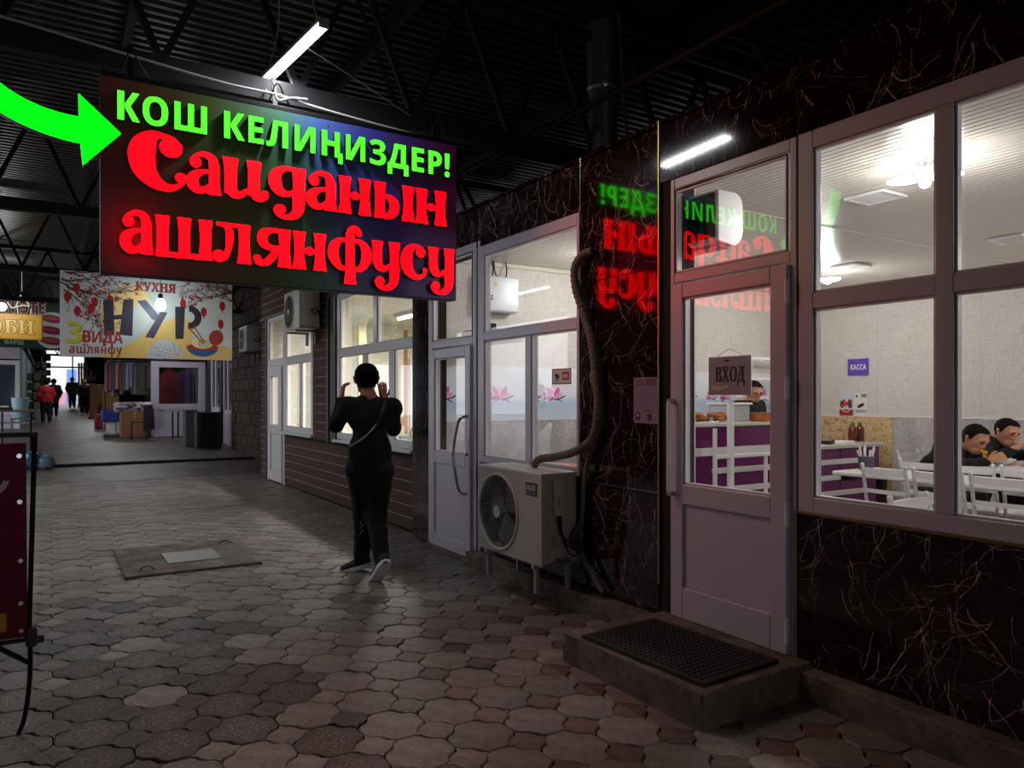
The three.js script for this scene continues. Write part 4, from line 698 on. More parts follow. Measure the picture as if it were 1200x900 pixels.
function contour(fs, x0, x1, y0, y1, h) {
  const f = (x, y) => Math.min(...fs.map((g) => g(x, y))) - 0.009, nx = Math.ceil((x1 - x0) / h), ny = Math.ceil((y1 - y0) / h), v = [];
  for (let j = 0; j <= ny; j++) for (let i = 0; i <= nx; i++) v.push(i && j && i < nx && j < ny ? f(x0 + i * h, y0 + j * h) : 1);
  const seg = new Map(), pt = new Map(), V = (i, j) => v[j * (nx + 1) + i];
  const cut = (i, j, k) => { const key = k ? `v${i},${j}` : `h${i},${j}`; if (!pt.has(key)) { const a = V(i, j), b = k ? V(i, j + 1) : V(i + 1, j), t = a / (a - b); pt.set(key, k ? [x0 + i * h, y0 + (j + t) * h] : [x0 + (i + t) * h, y0 + j * h]); } return key; };
  for (let j = 0; j < ny; j++) for (let i = 0; i < nx; i++) {
    const s = [V(i, j) < 0, V(i + 1, j) < 0, V(i + 1, j + 1) < 0, V(i, j + 1) < 0], e = [() => cut(i, j, 0), () => cut(i + 1, j, 1), () => cut(i, j + 1, 0), () => cut(i, j, 1)], outs = [], ins = [];
    for (let k = 0; k < 4; k++) if (s[k] !== s[(k + 1) % 4]) (s[k] ? outs : ins).push(k);     // walking round the cell: leaves the shape / enters it
    for (const o of outs) { const n = ins.length === 1 ? ins[0] : ins.find((q) => (q - o + 4) % 4 === 3) ?? ins[0]; seg.set(e[o](), e[n]()); }
  }
  const loops = [];
  while (seg.size) { const start = seg.keys().next().value; let k = start; const loop = []; do { loop.push(pt.get(k)); const n = seg.get(k); seg.delete(k); k = n; } while (k !== start && k !== undefined && loop.length < 5000); if (loop.length > 5) loops.push(loop); }
  const area = (l) => l.reduce((s, p, i) => { const q = l[(i + 1) % l.length]; return s + p[0] * q[1] - q[0] * p[1]; }, 0) / 2;
  const thin = (l) => l.filter((p, i) => { const a = l[(i + l.length - 1) % l.length], b = l[(i + 1) % l.length]; return Math.abs((p[0] - a[0]) * (b[1] - p[1]) - (p[1] - a[1]) * (b[0] - p[0])) > 2e-6 || i % 4 === 0; }).map((p) => new THREE.Vector2(...p));
  const big = Math.max(...loops.map((l) => Math.abs(area(l)))), sign = Math.sign(area(loops.find((l) => Math.abs(area(l)) === big)));
  const shapes = loops.filter((l) => area(l) * sign > 0).map((l) => ({ s: new THREE.Shape(thin(l)), l }));
  const inside = (p, l) => { let c = false; for (let i = 0, j = l.length - 1; i < l.length; j = i++) if (l[i][1] > p[1] !== l[j][1] > p[1] && p[0] < ((l[j][0] - l[i][0]) * (p[1] - l[i][1])) / (l[j][1] - l[i][1]) + l[i][0]) c = !c; return c; };
  for (const l of loops) if (area(l) * sign < 0) { const o = shapes.find((q) => inside(l[0], q.l)); if (o) o.s.holes.push(new THREE.Path(thin(l))); }
  return shapes.map((q) => q.s);
}
// glyphs on an x-height of 1
const tail = (x) => [sdfStroke([[x, 0.25, 0.15], [x - 0.02, -0.1, 0.12], [x - 0.14, -0.28, 0.085], [x - 0.34, -0.34, 0.05], [x - 0.5, -0.28, 0.04], [x - 0.55, -0.16, 0.05]]), ball(x - 0.45, -0.15, 0.125)];
const glyph = {
  'С': [sdfStroke([[0.74, 1.22, 0.03], [0.6, 1.27, 0.06], [0.42, 1.2, 0.13], [0.28, 0.96, 0.23], [0.25, 0.66, 0.25], [0.32, 0.34, 0.21], [0.55, 0.08, 0.13], [0.82, 0.02, 0.07], [1.02, 0.14, 0.04], [1.1, 0.34, 0.03]]), ball(0.82, 1.0, 0.22), ball(1.02, 0.3, 0.11), sdfStroke([[0.6, 1.27, 0.05], [0.82, 1.2, 0.08], [0.96, 1.06, 0.08]])],
  'а': [sdfStem(0.68, 0, 0.75, 0.17, 0.12, 0.12), sdfStroke([[0.68, 0.7, 0.12], [0.62, 0.9, 0.09], [0.42, 0.98, 0.055], [0.22, 0.9, 0.04], [0.13, 0.76, 0.035]]), ball(0.22, 0.76, 0.13), sdfStroke([[0.62, 0.56, 0.035], [0.4, 0.54, 0.05], [0.18, 0.4, 0.11], [0.15, 0.22, 0.13], [0.27, 0.08, 0.09], [0.45, 0.1, 0.06], [0.62, 0.26, 0.04]])],
  'и': [sdfStem(0.2, 0.1, 1, 0.13, 0.13, 0.18), sdfStroke([[0.2, 0.25, 0.13], [0.27, 0.11, 0.11], [0.42, 0.08, 0.07], [0.6, 0.22, 0.05]]), sdfStem(0.76, 0.12, 1, 0.13, 0.13, 0.17), sdfStroke([[0.76, 0.25, 0.13], [0.82, 0.1, 0.1], [0.95, 0.05, 0.055], [1.06, 0.12, 0.035]]), ball(1.03, 0.2, 0.075)],
  'д': [sdfStroke([[0.62, 0.94, 0.045], [0.4, 0.95, 0.055], [0.2, 0.8, 0.11], [0.16, 0.56, 0.14], [0.26, 0.34, 0.11], [0.46, 0.28, 0.055], [0.64, 0.4, 0.035]]), sdfStem(0.73, 0.1, 1, 0.14, 0.13, 0.17), ...tail(0.73)],
  'н': [sdfStem(0.2, 0, 1, 0.185, 0.125, 0.175), sdfStem(0.8, 0, 1, 0.185, 0.125, 0.175), sdfStroke([[0.2, 0.5, 0.035], [0.4, 0.5, 0.045], [0.5, 0.5, 0.1], [0.6, 0.5, 0.045], [0.8, 0.5, 0.035]])],
  'ы': [sdfStem(0.19, 0, 1, 0.16, 0.125, 0.17), sdfStroke([[0.22, 0.58, 0.04], [0.42, 0.62, 0.06], [0.6, 0.48, 0.12], [0.62, 0.26, 0.13], [0.48, 0.08, 0.08], [0.22, 0.06, 0.06]]), sdfStem(1.06, 0, 1, 0.19, 0.125, 0.175)],
  'ш': [sdfStem(0.2, 0, 1, 0.17, 0.135, 0.175), sdfStem(0.76, 0, 1, 0.15, 0.13, 0.175), sdfStem(1.32, 0, 1, 0.18, 0.135, 0.175), box2(0.06, 1.46, 0, 0.11)],
  'л': [sdfStem(0.84, 0, 1, 0.185, 0.13, 0.15), box2(0.12, 0.9, 0.93, 1), sdfStroke([[0.14, 0.97, 0.03], [0.34, 0.93, 0.05], [0.44, 0.8, 0.085], [0.45, 0.6, 0.09], [0.42, 0.36, 0.065], [0.34, 0.14, 0.06], [0.22, 0.06, 0.06]]), ball(0.17, 0.14, 0.145)],
  'я': [sdfStem(0.84, 0, 1, 0.18, 0.13, 0.16), sdfStroke([[0.8, 0.95, 0.045], [0.5, 0.95, 0.055], [0.28, 0.84, 0.11], [0.26, 0.64, 0.12], [0.42, 0.5, 0.07], [0.8, 0.47, 0.045]]), sdfStroke([[0.66, 0.48, 0.07], [0.52, 0.26, 0.085], [0.34, 0.08, 0.075], [0.14, 0.06, 0.045], [0.06, 0.16, 0.03]]), ball(0.12, 0.17, 0.09)],
  'ф': [sdfStem(0.66, -0.3, 1.1, 0.17, 0.12, 0.12), sdfStroke([[0.66, 1.05, 0.12], [0.7, 1.22, 0.09], [0.84, 1.28, 0.05], [0.95, 1.2, 0.035]]), ball(0.92, 1.15, 0.08), sdfStroke([[0.6, 0.92, 0.04], [0.36, 0.9, 0.06], [0.18, 0.7, 0.13], [0.17, 0.44, 0.14], [0.34, 0.16, 0.07], [0.6, 0.12, 0.04]]), sdfStroke([[0.7, 0.92, 0.04], [0.96, 0.9, 0.06], [1.14, 0.7, 0.13], [1.15, 0.44, 0.14], [0.98, 0.16, 0.07], [0.7, 0.12, 0.04]])],
  'у': [sdfStem(0.2, 0.35, 1, 0.12, 0.12, 0.17), sdfStroke([[0.2, 0.45, 0.12], [0.26, 0.28, 0.11], [0.42, 0.22, 0.06], [0.6, 0.34, 0.04]]), sdfStem(0.73, 0.1, 1, 0.14, 0.125, 0.17), ...tail(0.73)],
  'с': [sdfStroke([[0.62, 0.94, 0.03], [0.44, 0.98, 0.05], [0.25, 0.84, 0.12], [0.17, 0.54, 0.16], [0.24, 0.24, 0.13], [0.44, 0.07, 0.075], [0.66, 0.12, 0.04], [0.77, 0.3, 0.025]]), ball(0.6, 0.8, 0.125), sdfStroke([[0.44, 0.97, 0.05], [0.6, 0.93, 0.05], [0.69, 0.82, 0.05]]), ball(0.73, 0.3, 0.05)],
};
const width = { 'С': 1.14, 'а': 0.86, 'и': 1.12, 'д': 0.91, 'н': 0.99, 'ы': 1.25, 'ш': 1.5, 'л': 1.03, 'я': 1.02, 'ф': 1.3, 'у': 0.91, 'с': 0.8 };
{
  const S = thing('lit_sign', 'large dark hanging sign with glowing green and red raised letters', 'sign', [1.43, 2.23, 5.05]);
  // board colour with hues running from maroon through olive and blue to violet
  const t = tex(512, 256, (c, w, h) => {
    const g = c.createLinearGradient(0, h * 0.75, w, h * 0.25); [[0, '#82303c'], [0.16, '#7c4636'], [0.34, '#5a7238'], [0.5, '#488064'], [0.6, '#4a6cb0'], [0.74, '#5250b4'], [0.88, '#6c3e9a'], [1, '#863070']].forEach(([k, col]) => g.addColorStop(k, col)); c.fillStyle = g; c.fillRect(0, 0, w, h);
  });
  mk('board', bx(0.25, 2.612, 2.236, 3.41, 5.0, 5.1, 0.004), M.blackMetal, S);
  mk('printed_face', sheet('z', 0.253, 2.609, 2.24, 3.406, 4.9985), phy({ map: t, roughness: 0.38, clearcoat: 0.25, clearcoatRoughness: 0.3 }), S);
  mk('frame_bar', [bx(0.25, 2.612, 3.41, 3.44, 5.0, 5.1, 0.004)], M.blackMetal, S);
  for (const [x, y] of [[0.33, 2.27], [0.33, 2.8], [1.05, 2.26], [1.9, 2.26], [2.55, 2.27], [1.62, 3.37]]) mk('screw', rod(P(x, y, 4.999), P(x, y, 4.994), 0.006, 0.006, 8), M.steel, S);
  for (const x of [0.42, 1.3, 2.5]) mk('hanger', [beam(P(x, 3.4, 5.12), P(x, 3.7, 5.2), 0.03, 0.012), tube([P(x - 0.05, 3.5, 5.1), P(x, 3.62, 5.08), P(x + 0.05, 3.55, 5.1), P(x + 0.1, 3.5, 5.14)], 0.006, 20, 6)], M.blackMetal, S);
  const redFace = glow(1, 0, 0.0015, LIGHT.red), greenFace = glow(0.028, 1, 0.008, LIGHT.green), side = std({ color: '#100d0e', roughness: 0.5 });
  function letter(shapes, matrix, depth, faceMat, lift = 0) {
    const ex = new THREE.ExtrudeGeometry(shapes, { depth, bevelEnabled: false, curveSegments: 10 }).applyMatrix4(matrix);
    const m = mk('letter', ex, side, S);
    const f = new THREE.ShapeGeometry(shapes, 10).translate(0, 0, depth + 0.0012 / 1 + lift).applyMatrix4(matrix);
    mk('letter_face', f, faceMat, m);
  }
  // red words
  const place = (word, spans, y, h) => [...word].forEach((ch, i) => {
    const w = width[ch], sh = contour(glyph[ch], -0.1, w + 0.12, -0.45, 1.62, 0.0125), [a, b] = spans[i], m = new THREE.Matrix4().makeTranslation(a, y, -5.0).multiply(new THREE.Matrix4().makeScale((b - a) / w, h, 1));
    letter(sh, m, 0.05, redFace, word === 'ашлянфусу' && i === 0 ? 0.022 : 0);
  });
  place('Саиданын', [[0.395, 0.715], [0.712, 0.918], [0.92, 1.21], [1.205, 1.455], [1.452, 1.668], [1.675, 1.912], [1.93, 2.242], [2.25, 2.502]], 2.775, 0.248);
  place('ашлянфусу', [[0.345, 0.527], [0.535, 0.862], [0.862, 1.1], [1.108, 1.355], [1.362, 1.592], [1.602, 1.912], [1.91, 2.132], [2.135, 2.345], [2.345, 2.57]], 2.36, 0.245);
  // green words
  const font = await new FontLoader().loadAsync('fonts/droid/droid_sans_bold.typeface.json');
  const size = 0.232, capH = 0.17;
  function greenWord(word, x0, x1, y) {
    const probe = []; let x = 0;
    for (const ch of word) { const g = ch === 'Ң' ? 'Н' : ch, shapes = font.generateShapes(g, 1), adv = font.data.glyphs[g].ha / font.data.resolution; probe.push([ch, shapes, x]); x += adv * 1.03; }
    const bb = new THREE.Box2(); const last = probe[probe.length - 1]; for (const s of last[1]) for (const p of s.getPoints()) bb.expandByPoint(p);
    const k = (x1 - x0) / (last[2] + bb.max.x), cb = new THREE.Box2(); for (const s of font.generateShapes('К', 1)) for (const p of s.getPoints()) cb.expandByPoint(p);
    const cap = cb.max.y;
    for (const [ch, shapes, px] of probe) {
      if (ch === 'Ң') { const b = new THREE.Box2(); for (const s of shapes) for (const p of s.getPoints()) b.expandByPoint(p); const r = b.max.x, d = new THREE.Shape(); const c_ = b.max.y; d.moveTo(r - 0.02, 0.17 * c_); d.lineTo(r + 0.12 * c_, 0.17 * c_); d.lineTo(r + 0.12 * c_, -0.24 * c_); d.lineTo(r - 0.06 * c_, -0.24 * c_); d.lineTo(r - 0.06 * c_, 0.0); d.lineTo(r - 0.02, 0.0); shapes.push(d); }
      const m = new THREE.Matrix4().makeTranslation(x0 + px * k, y, -5.0).multiply(new THREE.Matrix4().makeScale(k, capH / cap, 1));
      letter(shapes, m, 0.045, greenFace);
    }
  }
  greenWord('КОШ', 0.318, 0.832, 3.147); greenWord('КЕЛИҢИЗДЕР!', 0.915, 2.53, 3.147);
  // lamps inside the letters, seen by a plain rasteriser
  panelLight(S, 1.43, 2.72, 4.93, 2.0, 0.5, 0.22, new THREE.Color(1, 0, 0.002), 0, 0).rotation.set(0, Math.PI, 0);
  panelLight(S, 1.43, 3.23, 4.93, 2.1, 0.16, 0.12, new THREE.Color(0.03, 1, 0.01), 0, 0).rotation.set(0, Math.PI, 0);
  // wiring along the top edge and the truss
  const wire = thing('cable', 'thin pale cable running along the top edge of the hanging sign', 'cable', [1.4, 3.5, 5.1]);
  mk('cable_run', [tube([P(-1.2, 3.72, 5.16), P(-0.3, 3.69, 5.16), P(0.4, 3.62, 5.15), P(1.0, 3.55, 5.1), P(1.3, 3.54, 5.08), P(1.55, 3.52, 5.1), P(2.1, 3.49, 5.12), P(2.6, 3.47, 5.14)], 0.008, 60, 6)], M.acWhite, wire);
  mk('cable_tie', [tube([P(1.28, 3.62, 5.1), P(1.3, 3.5, 5.07), P(1.38, 3.53, 5.07), P(1.5, 3.55, 5.08)], 0.01, 20, 6)], M.acGrey, wire);

  const A = thing('lit_arrow', 'glowing green curved arrow pointing at the hanging sign', 'sign', [-0.3, 2.83, 4.93]);
  const sh = new THREE.Shape(); sh.moveTo(0.352, 3.047); sh.lineTo(0.158, 2.83); sh.lineTo(0.146, 2.952); sh.bezierCurveTo(-0.05, 2.965, -0.2, 3.02, -0.33, 3.12); sh.bezierCurveTo(-0.5, 3.26, -0.62, 3.5, -0.66, 3.7); sh.lineTo(-0.46, 3.72); sh.bezierCurveTo(-0.42, 3.5, -0.34, 3.3, -0.22, 3.205); sh.bezierCurveTo(-0.1, 3.125, 0.02, 3.105, 0.138, 3.104); sh.lineTo(0.136, 3.237); sh.closePath();
  mk('arrow_box', new THREE.ExtrudeGeometry(sh, { depth: 0.07, bevelEnabled: false, curveSegments: 24 }).translate(0, 0, -4.975), std({ color: '#2a2c2a', roughness: 0.4, metalness: 0.3 }), A);
  mk('arrow_face', new THREE.ShapeGeometry(sh, 24).translate(0, 0, -4.904), glow(0, 1, 0.002, LIGHT.green * 0.8), A);
  mk('hanger', [beam(P(-0.55, 3.7, 4.95), P(-0.55, 3.72, 5.3), 0.02, 0.02), rod(P(0.17, 2.86, 4.97), P(0.3, 2.95, 5.0), 0.006)], M.steel, A);
  panelLight(A, -0.1, 3.05, 4.88, 0.4, 0.15, 0.15, new THREE.Color(0.01, 1, 0.01), 0, 0).rotation.set(0, Math.PI, 0);
}
// tube lamps under the roof
function tubeLamp(label, x, y, d0, d1, L, yaw = 0) {
  const len = d1 - d0, t = thing('tube_lamp', label, 'lamp', [x, y, (d0 + d1) / 2], yaw);
  local('housing', new RoundedBoxGeometry(0.07, 0.03, len + 0.03, 1, 0.006).translate(0, 0.03, 0), M.acGrey, t);
  local('lamp_tube', new RoundedBoxGeometry(0.062, 0.034, len, 2, 0.014), glow(0.9, 0.95, 1, 9), t);
  local('end_cap', [bx(-0.034, 0.034, -0.018, 0.03, -len / 2 - 0.015, -len / 2, 0.003), bx(-0.034, 0.034, -0.018, 0.03, len / 2, len / 2 + 0.015, 0.003)], M.acGrey, t);
  if (y + 0.1 < 4.84) local('suspension_wire', [-0.4, 0.4].map((k) => new THREE.CylinderGeometry(0.003, 0.003, 4.86 - y, 5).translate(0, (4.86 - y) / 2 + 0.03, k * len)), M.blackMetal, t);
  const l = new THREE.RectAreaLight(new THREE.Color(0.93, 0.96, 1), L, 0.055, len); l.rotation.x = -Math.PI / 2; l.position.y = -0.02; l.name = 'lamp_light'; t.add(l);
  return t;
}
{
  const l = tubeLamp('bright white tube lamp hanging under the roof above the sign', 1.385, 3.81, 4.53, 5.63, LIGHT.tube, 0.1);
  const w = thing('lamp_wire', 'thin wires holding the bright tube lamp under the roof', 'wire', [1.4, 3.82, 5]);
  mk('wire', [tube([P(1.33, 3.83, 5.5), P(1.36, 4.1, 5.3), P(1.3, 4.5, 5.1), P(1.25, 4.86, 5.0)], 0.005, 30, 5), tube([P(1.43, 3.83, 4.6), P(1.4, 4.2, 4.7), P(1.5, 4.86, 4.7)], 0.005, 30, 5), tube([P(1.4, 3.84, 4.9), P(1.9, 3.76, 5.1), P(2.35, 3.66, 5.25)], 0.004, 30, 5), tube([P(1.3, 3.82, 5.6), P(1.28, 3.7, 5.4), P(1.28, 3.56, 5.15)], 0.005, 20, 5)], M.acGrey, w);
}
tubeLamp('added fill tube lamp over the left stalls, out of view', -2.2, 3.8, 8.2, 9.4, LIGHT.hall);  // unseen lamp, added to brighten the middle of the lane
tubeLamp('added fill tube lamp over the left stalls farther down the lane, out of view', -2.2, 3.8, 12.6, 13.8, LIGHT.hall);  // second unseen lamp added for the mid floor
tubeLamp('first added fill tube lamp hidden behind the printed banner', 2.4, 4.4, 23, 24.2, LIGHT.hall * 1.3); tubeLamp('second added fill tube lamp hidden behind the printed banner', 2.0, 4.4, 30, 31.2, LIGHT.hall * 1.9); tubeLamp('third added fill tube lamp hidden behind the printed banner', 1.6, 4.4, 38, 39.2, LIGHT.hall * 2.2);  // three lamps added out of sight to light the far lane
// printed banner of the next eatery and the bulb before it
{
  const t = tex(1024, 560, (c, w, h) => {
    c.fillStyle = '#dcdfe0'; c.fillRect(0, 0, w, h);
    const g = c.createLinearGradient(0, 0, w, 0); g.addColorStop(0, '#d9dcdf'); g.addColorStop(0.45, '#bfd3d6'); g.addColorStop(0.7, '#c9d8d2'); g.addColorStop(1, '#dcdfe0'); c.fillStyle = g; c.fillRect(0, 0, w, h);
    c.fillStyle = '#e7c777'; c.beginPath(); c.moveTo(170, h); c.bezierCurveTo(420, 500, 470, 350, 640, 280); c.bezierCurveTo(760, 240, 800, 330, 760, 420); c.lineTo(w, 470); c.lineTo(w, h); c.fill();
    c.fillStyle = '#efd78f'; c.beginPath(); c.ellipse(360, 240, 130, 190, 0.5, 0, 7); c.fill(); c.fillStyle = '#cfd9d8'; c.beginPath(); c.ellipse(430, 300, 70, 150, 0.6, 0, 7); c.fill();
    c.strokeStyle = '#9b8a5e'; c.lineWidth = 3; for (let i = 0; i < 5; i++) { c.beginPath(); c.ellipse(250, 200, 60 + i * 22, 40 + i * 20, 0.3, 2.5, 5.2); c.stroke(); }
    c.fillStyle = '#c9cdd0'; c.beginPath(); c.ellipse(600, 560, 115, 130, 0, 0, 7); c.fill(); c.fillStyle = '#555a60'; for (let i = 0; i < 90; i++) c.fillRect(rr(505, 690), rr(450, 555), 6, 3);
    const branch = (x, y, a, n, lw) => { c.strokeStyle = '#2a2226'; for (let i = 0; i < n; i++) { const x2 = x + Math.cos(a) * 22, y2 = y + Math.sin(a) * 22; c.lineWidth = Math.max(1.5, lw * (1 - i / n)); c.beginPath(); c.moveTo(x, y); c.lineTo(x2, y2); c.stroke(); if (rnd() < 0.4 && lw > 3) branch(x2, y2, a + rr(-0.9, 0.9), n / 2 | 0, lw * 0.5); if (rnd() < 0.3) { c.fillStyle = ['#b3222c', '#8c1822', '#c9a0a4', '#8d8a90'][rnd() * 4 | 0]; for (let k = 0; k < 3; k++) { c.beginPath(); c.arc(x2 + rr(-12, 12), y2 + rr(-12, 12), rr(3, 7), 0, 7); c.fill(); } } x = x2; y = y2; a += rr(-0.3, 0.3); } };
    for (let i = 0; i < 7; i++) { branch(rr(-10, 60), rr(0, 160), rr(-0.4, 0.6), 14, 9); branch(w + 10, rr(20, 140), Math.PI + rr(-0.5, 0.5), 11, 7); } branch(230, -5, 0.7, 9, 6); branch(780, -5, 2.4, 8, 6);
    c.fillStyle = '#b01c26'; for (const [x, y] of [[90, 110], [170, 240], [95, 260], [275, 175], [190, 195], [840, 220], [960, 170], [710, 170], [950, 300], [40, 170]]) { c.beginPath(); c.ellipse(x, y, 19, 33, 0, 0, 7); c.fill(); c.fillRect(x - 3, y + 30, 6, 18); }
    text(c, 'КУХНЯ', 545, 72, 84, '#7f1f2c', 'serif', 'bold', 0.8); text(c, 'КУХНЯ', 541, 68, 84, '#a52833', 'serif', 'bold', 0.8);
    const bar = (pts) => { c.beginPath(); pts.forEach((p, i) => (i ? c.lineTo(p[0], p[1]) : c.moveTo(p[0], p[1]))); c.closePath(); c.fill(); };
    c.fillStyle = '#3c3547'; bar([[236, 178], [296, 170], [300, 410], [244, 415]]); bar([[352, 165], [410, 160], [404, 412], [330, 405]]); bar([[290, 278], [345, 268], [345, 300], [290, 306]]);
    c.fillStyle = '#4a5670'; bar([[432, 170], [482, 160], [560, 260], [545, 300], [520, 290]]); c.fillStyle = '#473e54'; bar([[612, 240], [570, 235], [480, 415], [530, 420]]);
    c.fillStyle = '#332d3c'; bar([[660, 195], [722, 190], [712, 416], [662, 420]]); c.lineWidth = 44; c.strokeStyle = '#332d3c'; c.beginPath(); c.arc(742, 262, 62, -1.5, 1.6); c.stroke();
    text(c, '3', 82, 408, 190, '#6e7d1c', 'sans-serif', 'bold', 0.95); text(c, '3', 78, 404, 190, '#d8d522', 'sans-serif', 'bold', 0.95);
    text(c, 'ВИДА', 232, 426, 112, '#b32a22', 'sans-serif', 'bold', 0.74); text(c, 'ашлянфу', 196, 508, 84, '#a83028', 'sans-serif', 'bold', 0.76);
    // a plain bowl of noodles stands in the corner
    c.fillStyle = '#2f5f9a'; c.beginPath(); c.moveTo(730, 470); c.bezierCurveTo(745, 560, 920, 560, 935, 470); c.fill(); c.fillStyle = '#b53228'; c.beginPath(); c.ellipse(832, 470, 103, 22, 0, 0, 7); c.fill(); c.fillStyle = '#eadfb8'; c.beginPath(); c.ellipse(832, 440, 70, 42, 0, 0, 7); c.fill(); c.strokeStyle = '#c7b27a'; c.lineWidth = 4; for (let i = 0; i < 9; i++) { c.beginPath(); c.ellipse(832 + rr(-25, 25), 442 + rr(-12, 12), rr(14, 34), rr(8, 22), rr(0, 3), 0, 5); c.stroke(); }
    c.strokeStyle = '#8c4a2c'; c.lineWidth = 8; c.beginPath(); c.moveTo(830, 440); c.lineTo(740, 330); c.moveTo(845, 440); c.lineTo(775, 320); c.stroke(); c.fillStyle = '#a53a2c'; c.beginPath(); c.ellipse(920, 400, 46, 56, 0.3, 0, 7); c.fill();
    c.fillStyle = '#e2c48c'; c.fillRect(640, h - 18, w - 640, 18);
  });
  const b = thing('printed_banner', 'printed eatery banner with blossom branches and the words КУХНЯ and ашлянфу', 'banner', [1.45, 2.16, 14]);
  mk('banner_sheet', bx(0.128, 2.777, 2.165, 3.56, 14.0, 14.03, 0.004), M.acGrey, b);
  mk('printed_face', sheet('z', 0.13, 2.775, 2.167, 3.558, 13.9985), std({ map: t, roughness: 0.45 }), b);
  mk('hanging_rod', [rod(P(0.3, 3.55, 14.02), P(0.3, 4.8, 14.1), 0.01), rod(P(2.6, 3.55, 14.02), P(2.6, 4.8, 14.1), 0.01)], M.steel, b);
  const l = thing('light_bulb', 'glowing bulb hanging on a wire in front of the printed banner', 'lamp', [1.53, 2.92, 13.4]);
  mk('glass_bulb', lathe([[0, 2.92], [0.05, 2.93], [0.085, 2.99], [0.08, 3.05], [0.045, 3.12], [0, 3.13]], 1.535, 0, 13.4, 16), glow(0.95, 1, 1, 9), l);
  mk('socket', lathe([[0.0, 3.12], [0.035, 3.12], [0.035, 3.2], [0.0, 3.21]], 1.535, 0, 13.4, 12), M.black, l); mk('flex', rod(P(1.535, 3.2, 13.4), P(1.535, 4.9, 13.4), 0.006), M.black, l);
  const pl = new THREE.PointLight(new THREE.Color(0.95, 1, 1), LIGHT.bulb); pl.position.set(0.005, 0.1, 0); pl.shadow.radius = 3; pl.name = 'lamp_light'; l.add(pl);
}
// ---------------------------------------------------------------- air conditioners
function outdoorUnit(label, at, turn, W, H, T, opt = {}) {   // front faces local -X, length along local z, base at y = 0
  const t = thing('outdoor_air_conditioner', label, 'air conditioner', at, turn);
  const hw = W / 2, fz = -opt.fan || -W * 0.17 * 0, R = H * 0.41, cz = -(W / 2 - R - W * 0.045) ;
  const B = (x0, x1, y0, y1, z0, z1, r) => bx(x0, x1, y0, y1, -z0, -z1, r);
  const plate = new THREE.Shape([[-hw, 0.02], [hw, 0.02], [hw, H], [-hw, H]].map((p) => new THREE.Vector2(...p))), hole = new THREE.Path(); hole.absarc(cz, H * 0.5, R, 0, Math.PI * 2, true); plate.holes.push(hole);
  local('front_panel', new THREE.ExtrudeGeometry(plate, { depth: 0.012, bevelEnabled: true, bevelSize: 0.003, bevelThickness: 0.003, bevelSegments: 1, curveSegments: 36 }).rotateY(-Math.PI / 2).translate(-T / 2 + 0.012, 0, 0), opt.front || M.acGrey, t);
  local('casing', [B(-T / 2 + 0.012, T / 2, 0.02, H - 0.005, hw - 0.012, hw, 0.004), B(-T / 2 + 0.012, T / 2, 0.02, H - 0.005, -hw, -hw + 0.012, 0.004), B(T / 2 - 0.012, T / 2, 0.02, H - 0.005, -hw, hw, 0.002), B(-T / 2 + 0.012, T / 2, 0.02, 0.04, -hw, hw, 0.004)], opt.body || M.ivory, t);
  local('top_cover', [B(-T / 2 - 0.006, T / 2 + 0.004, H - 0.02, H + 0.006, -hw - 0.004, hw + 0.004, 0.006), ...[0.03, 0.12, 0.21].map((k) => B(-T / 2 + k, -T / 2 + k + 0.045, H + 0.003, H + 0.011, -hw + 0.06, hw - 0.06, 0.003))], M.acWhite, t);
  const ring = new THREE.TorusGeometry(R + 0.012, 0.013, 10, 48).rotateY(Math.PI / 2).translate(-T / 2 - 0.004, H * 0.5, cz); local('fan_ring', ring, M.acWhite, t);
  const g = [];
  for (let k = 1; k <= 9; k++) g.push(new THREE.TorusGeometry(R * (0.16 + k * 0.088), 0.0022, 5, 40).rotateY(Math.PI / 2).translate(-T / 2 - 0.006, H * 0.5, cz));
  for (let k = 0; k < 26; k++) { const a0 = k / 26 * 6.2832; const p = (r, da) => new THREE.Vector3(-T / 2 - 0.008, H * 0.5 + r * Math.sin(a0 + da), cz + r * Math.cos(a0 + da)); g.push(rod(p(R * 0.15, 0), p(R * 0.58, 0.16), 0.0022, 0.0022, 5), rod(p(R * 0.58, 0.16), p(R, 0.42), 0.0022, 0.0022, 5)); }
  local('fan_grille', g, M.steel, t);
  local('grille_hub', new THREE.CylinderGeometry(R * 0.17, R * 0.17, 0.014, 24).rotateZ(Math.PI / 2).translate(-T / 2 - 0.01, H * 0.5, cz), M.acWhite, t);
  for (let k = 0; k < 3; k++) { const bl = new THREE.CylinderGeometry(R * 0.92, R * 0.92, 0.006, 14, 1, false, 0, 1.5).rotateZ(Math.PI / 2); bl.rotateX(k * 2.094).translate(-T / 2 + 0.07, H * 0.5, cz); local('fan_blade', bl, M.acGrey, t); }
  local('coil_back', B(T / 2 - 0.03, T / 2 - 0.014, 0.04, H - 0.03, -hw + 0.02, hw - 0.02), M.rubber, t);
  return { t, B, hw, cz, R };
}
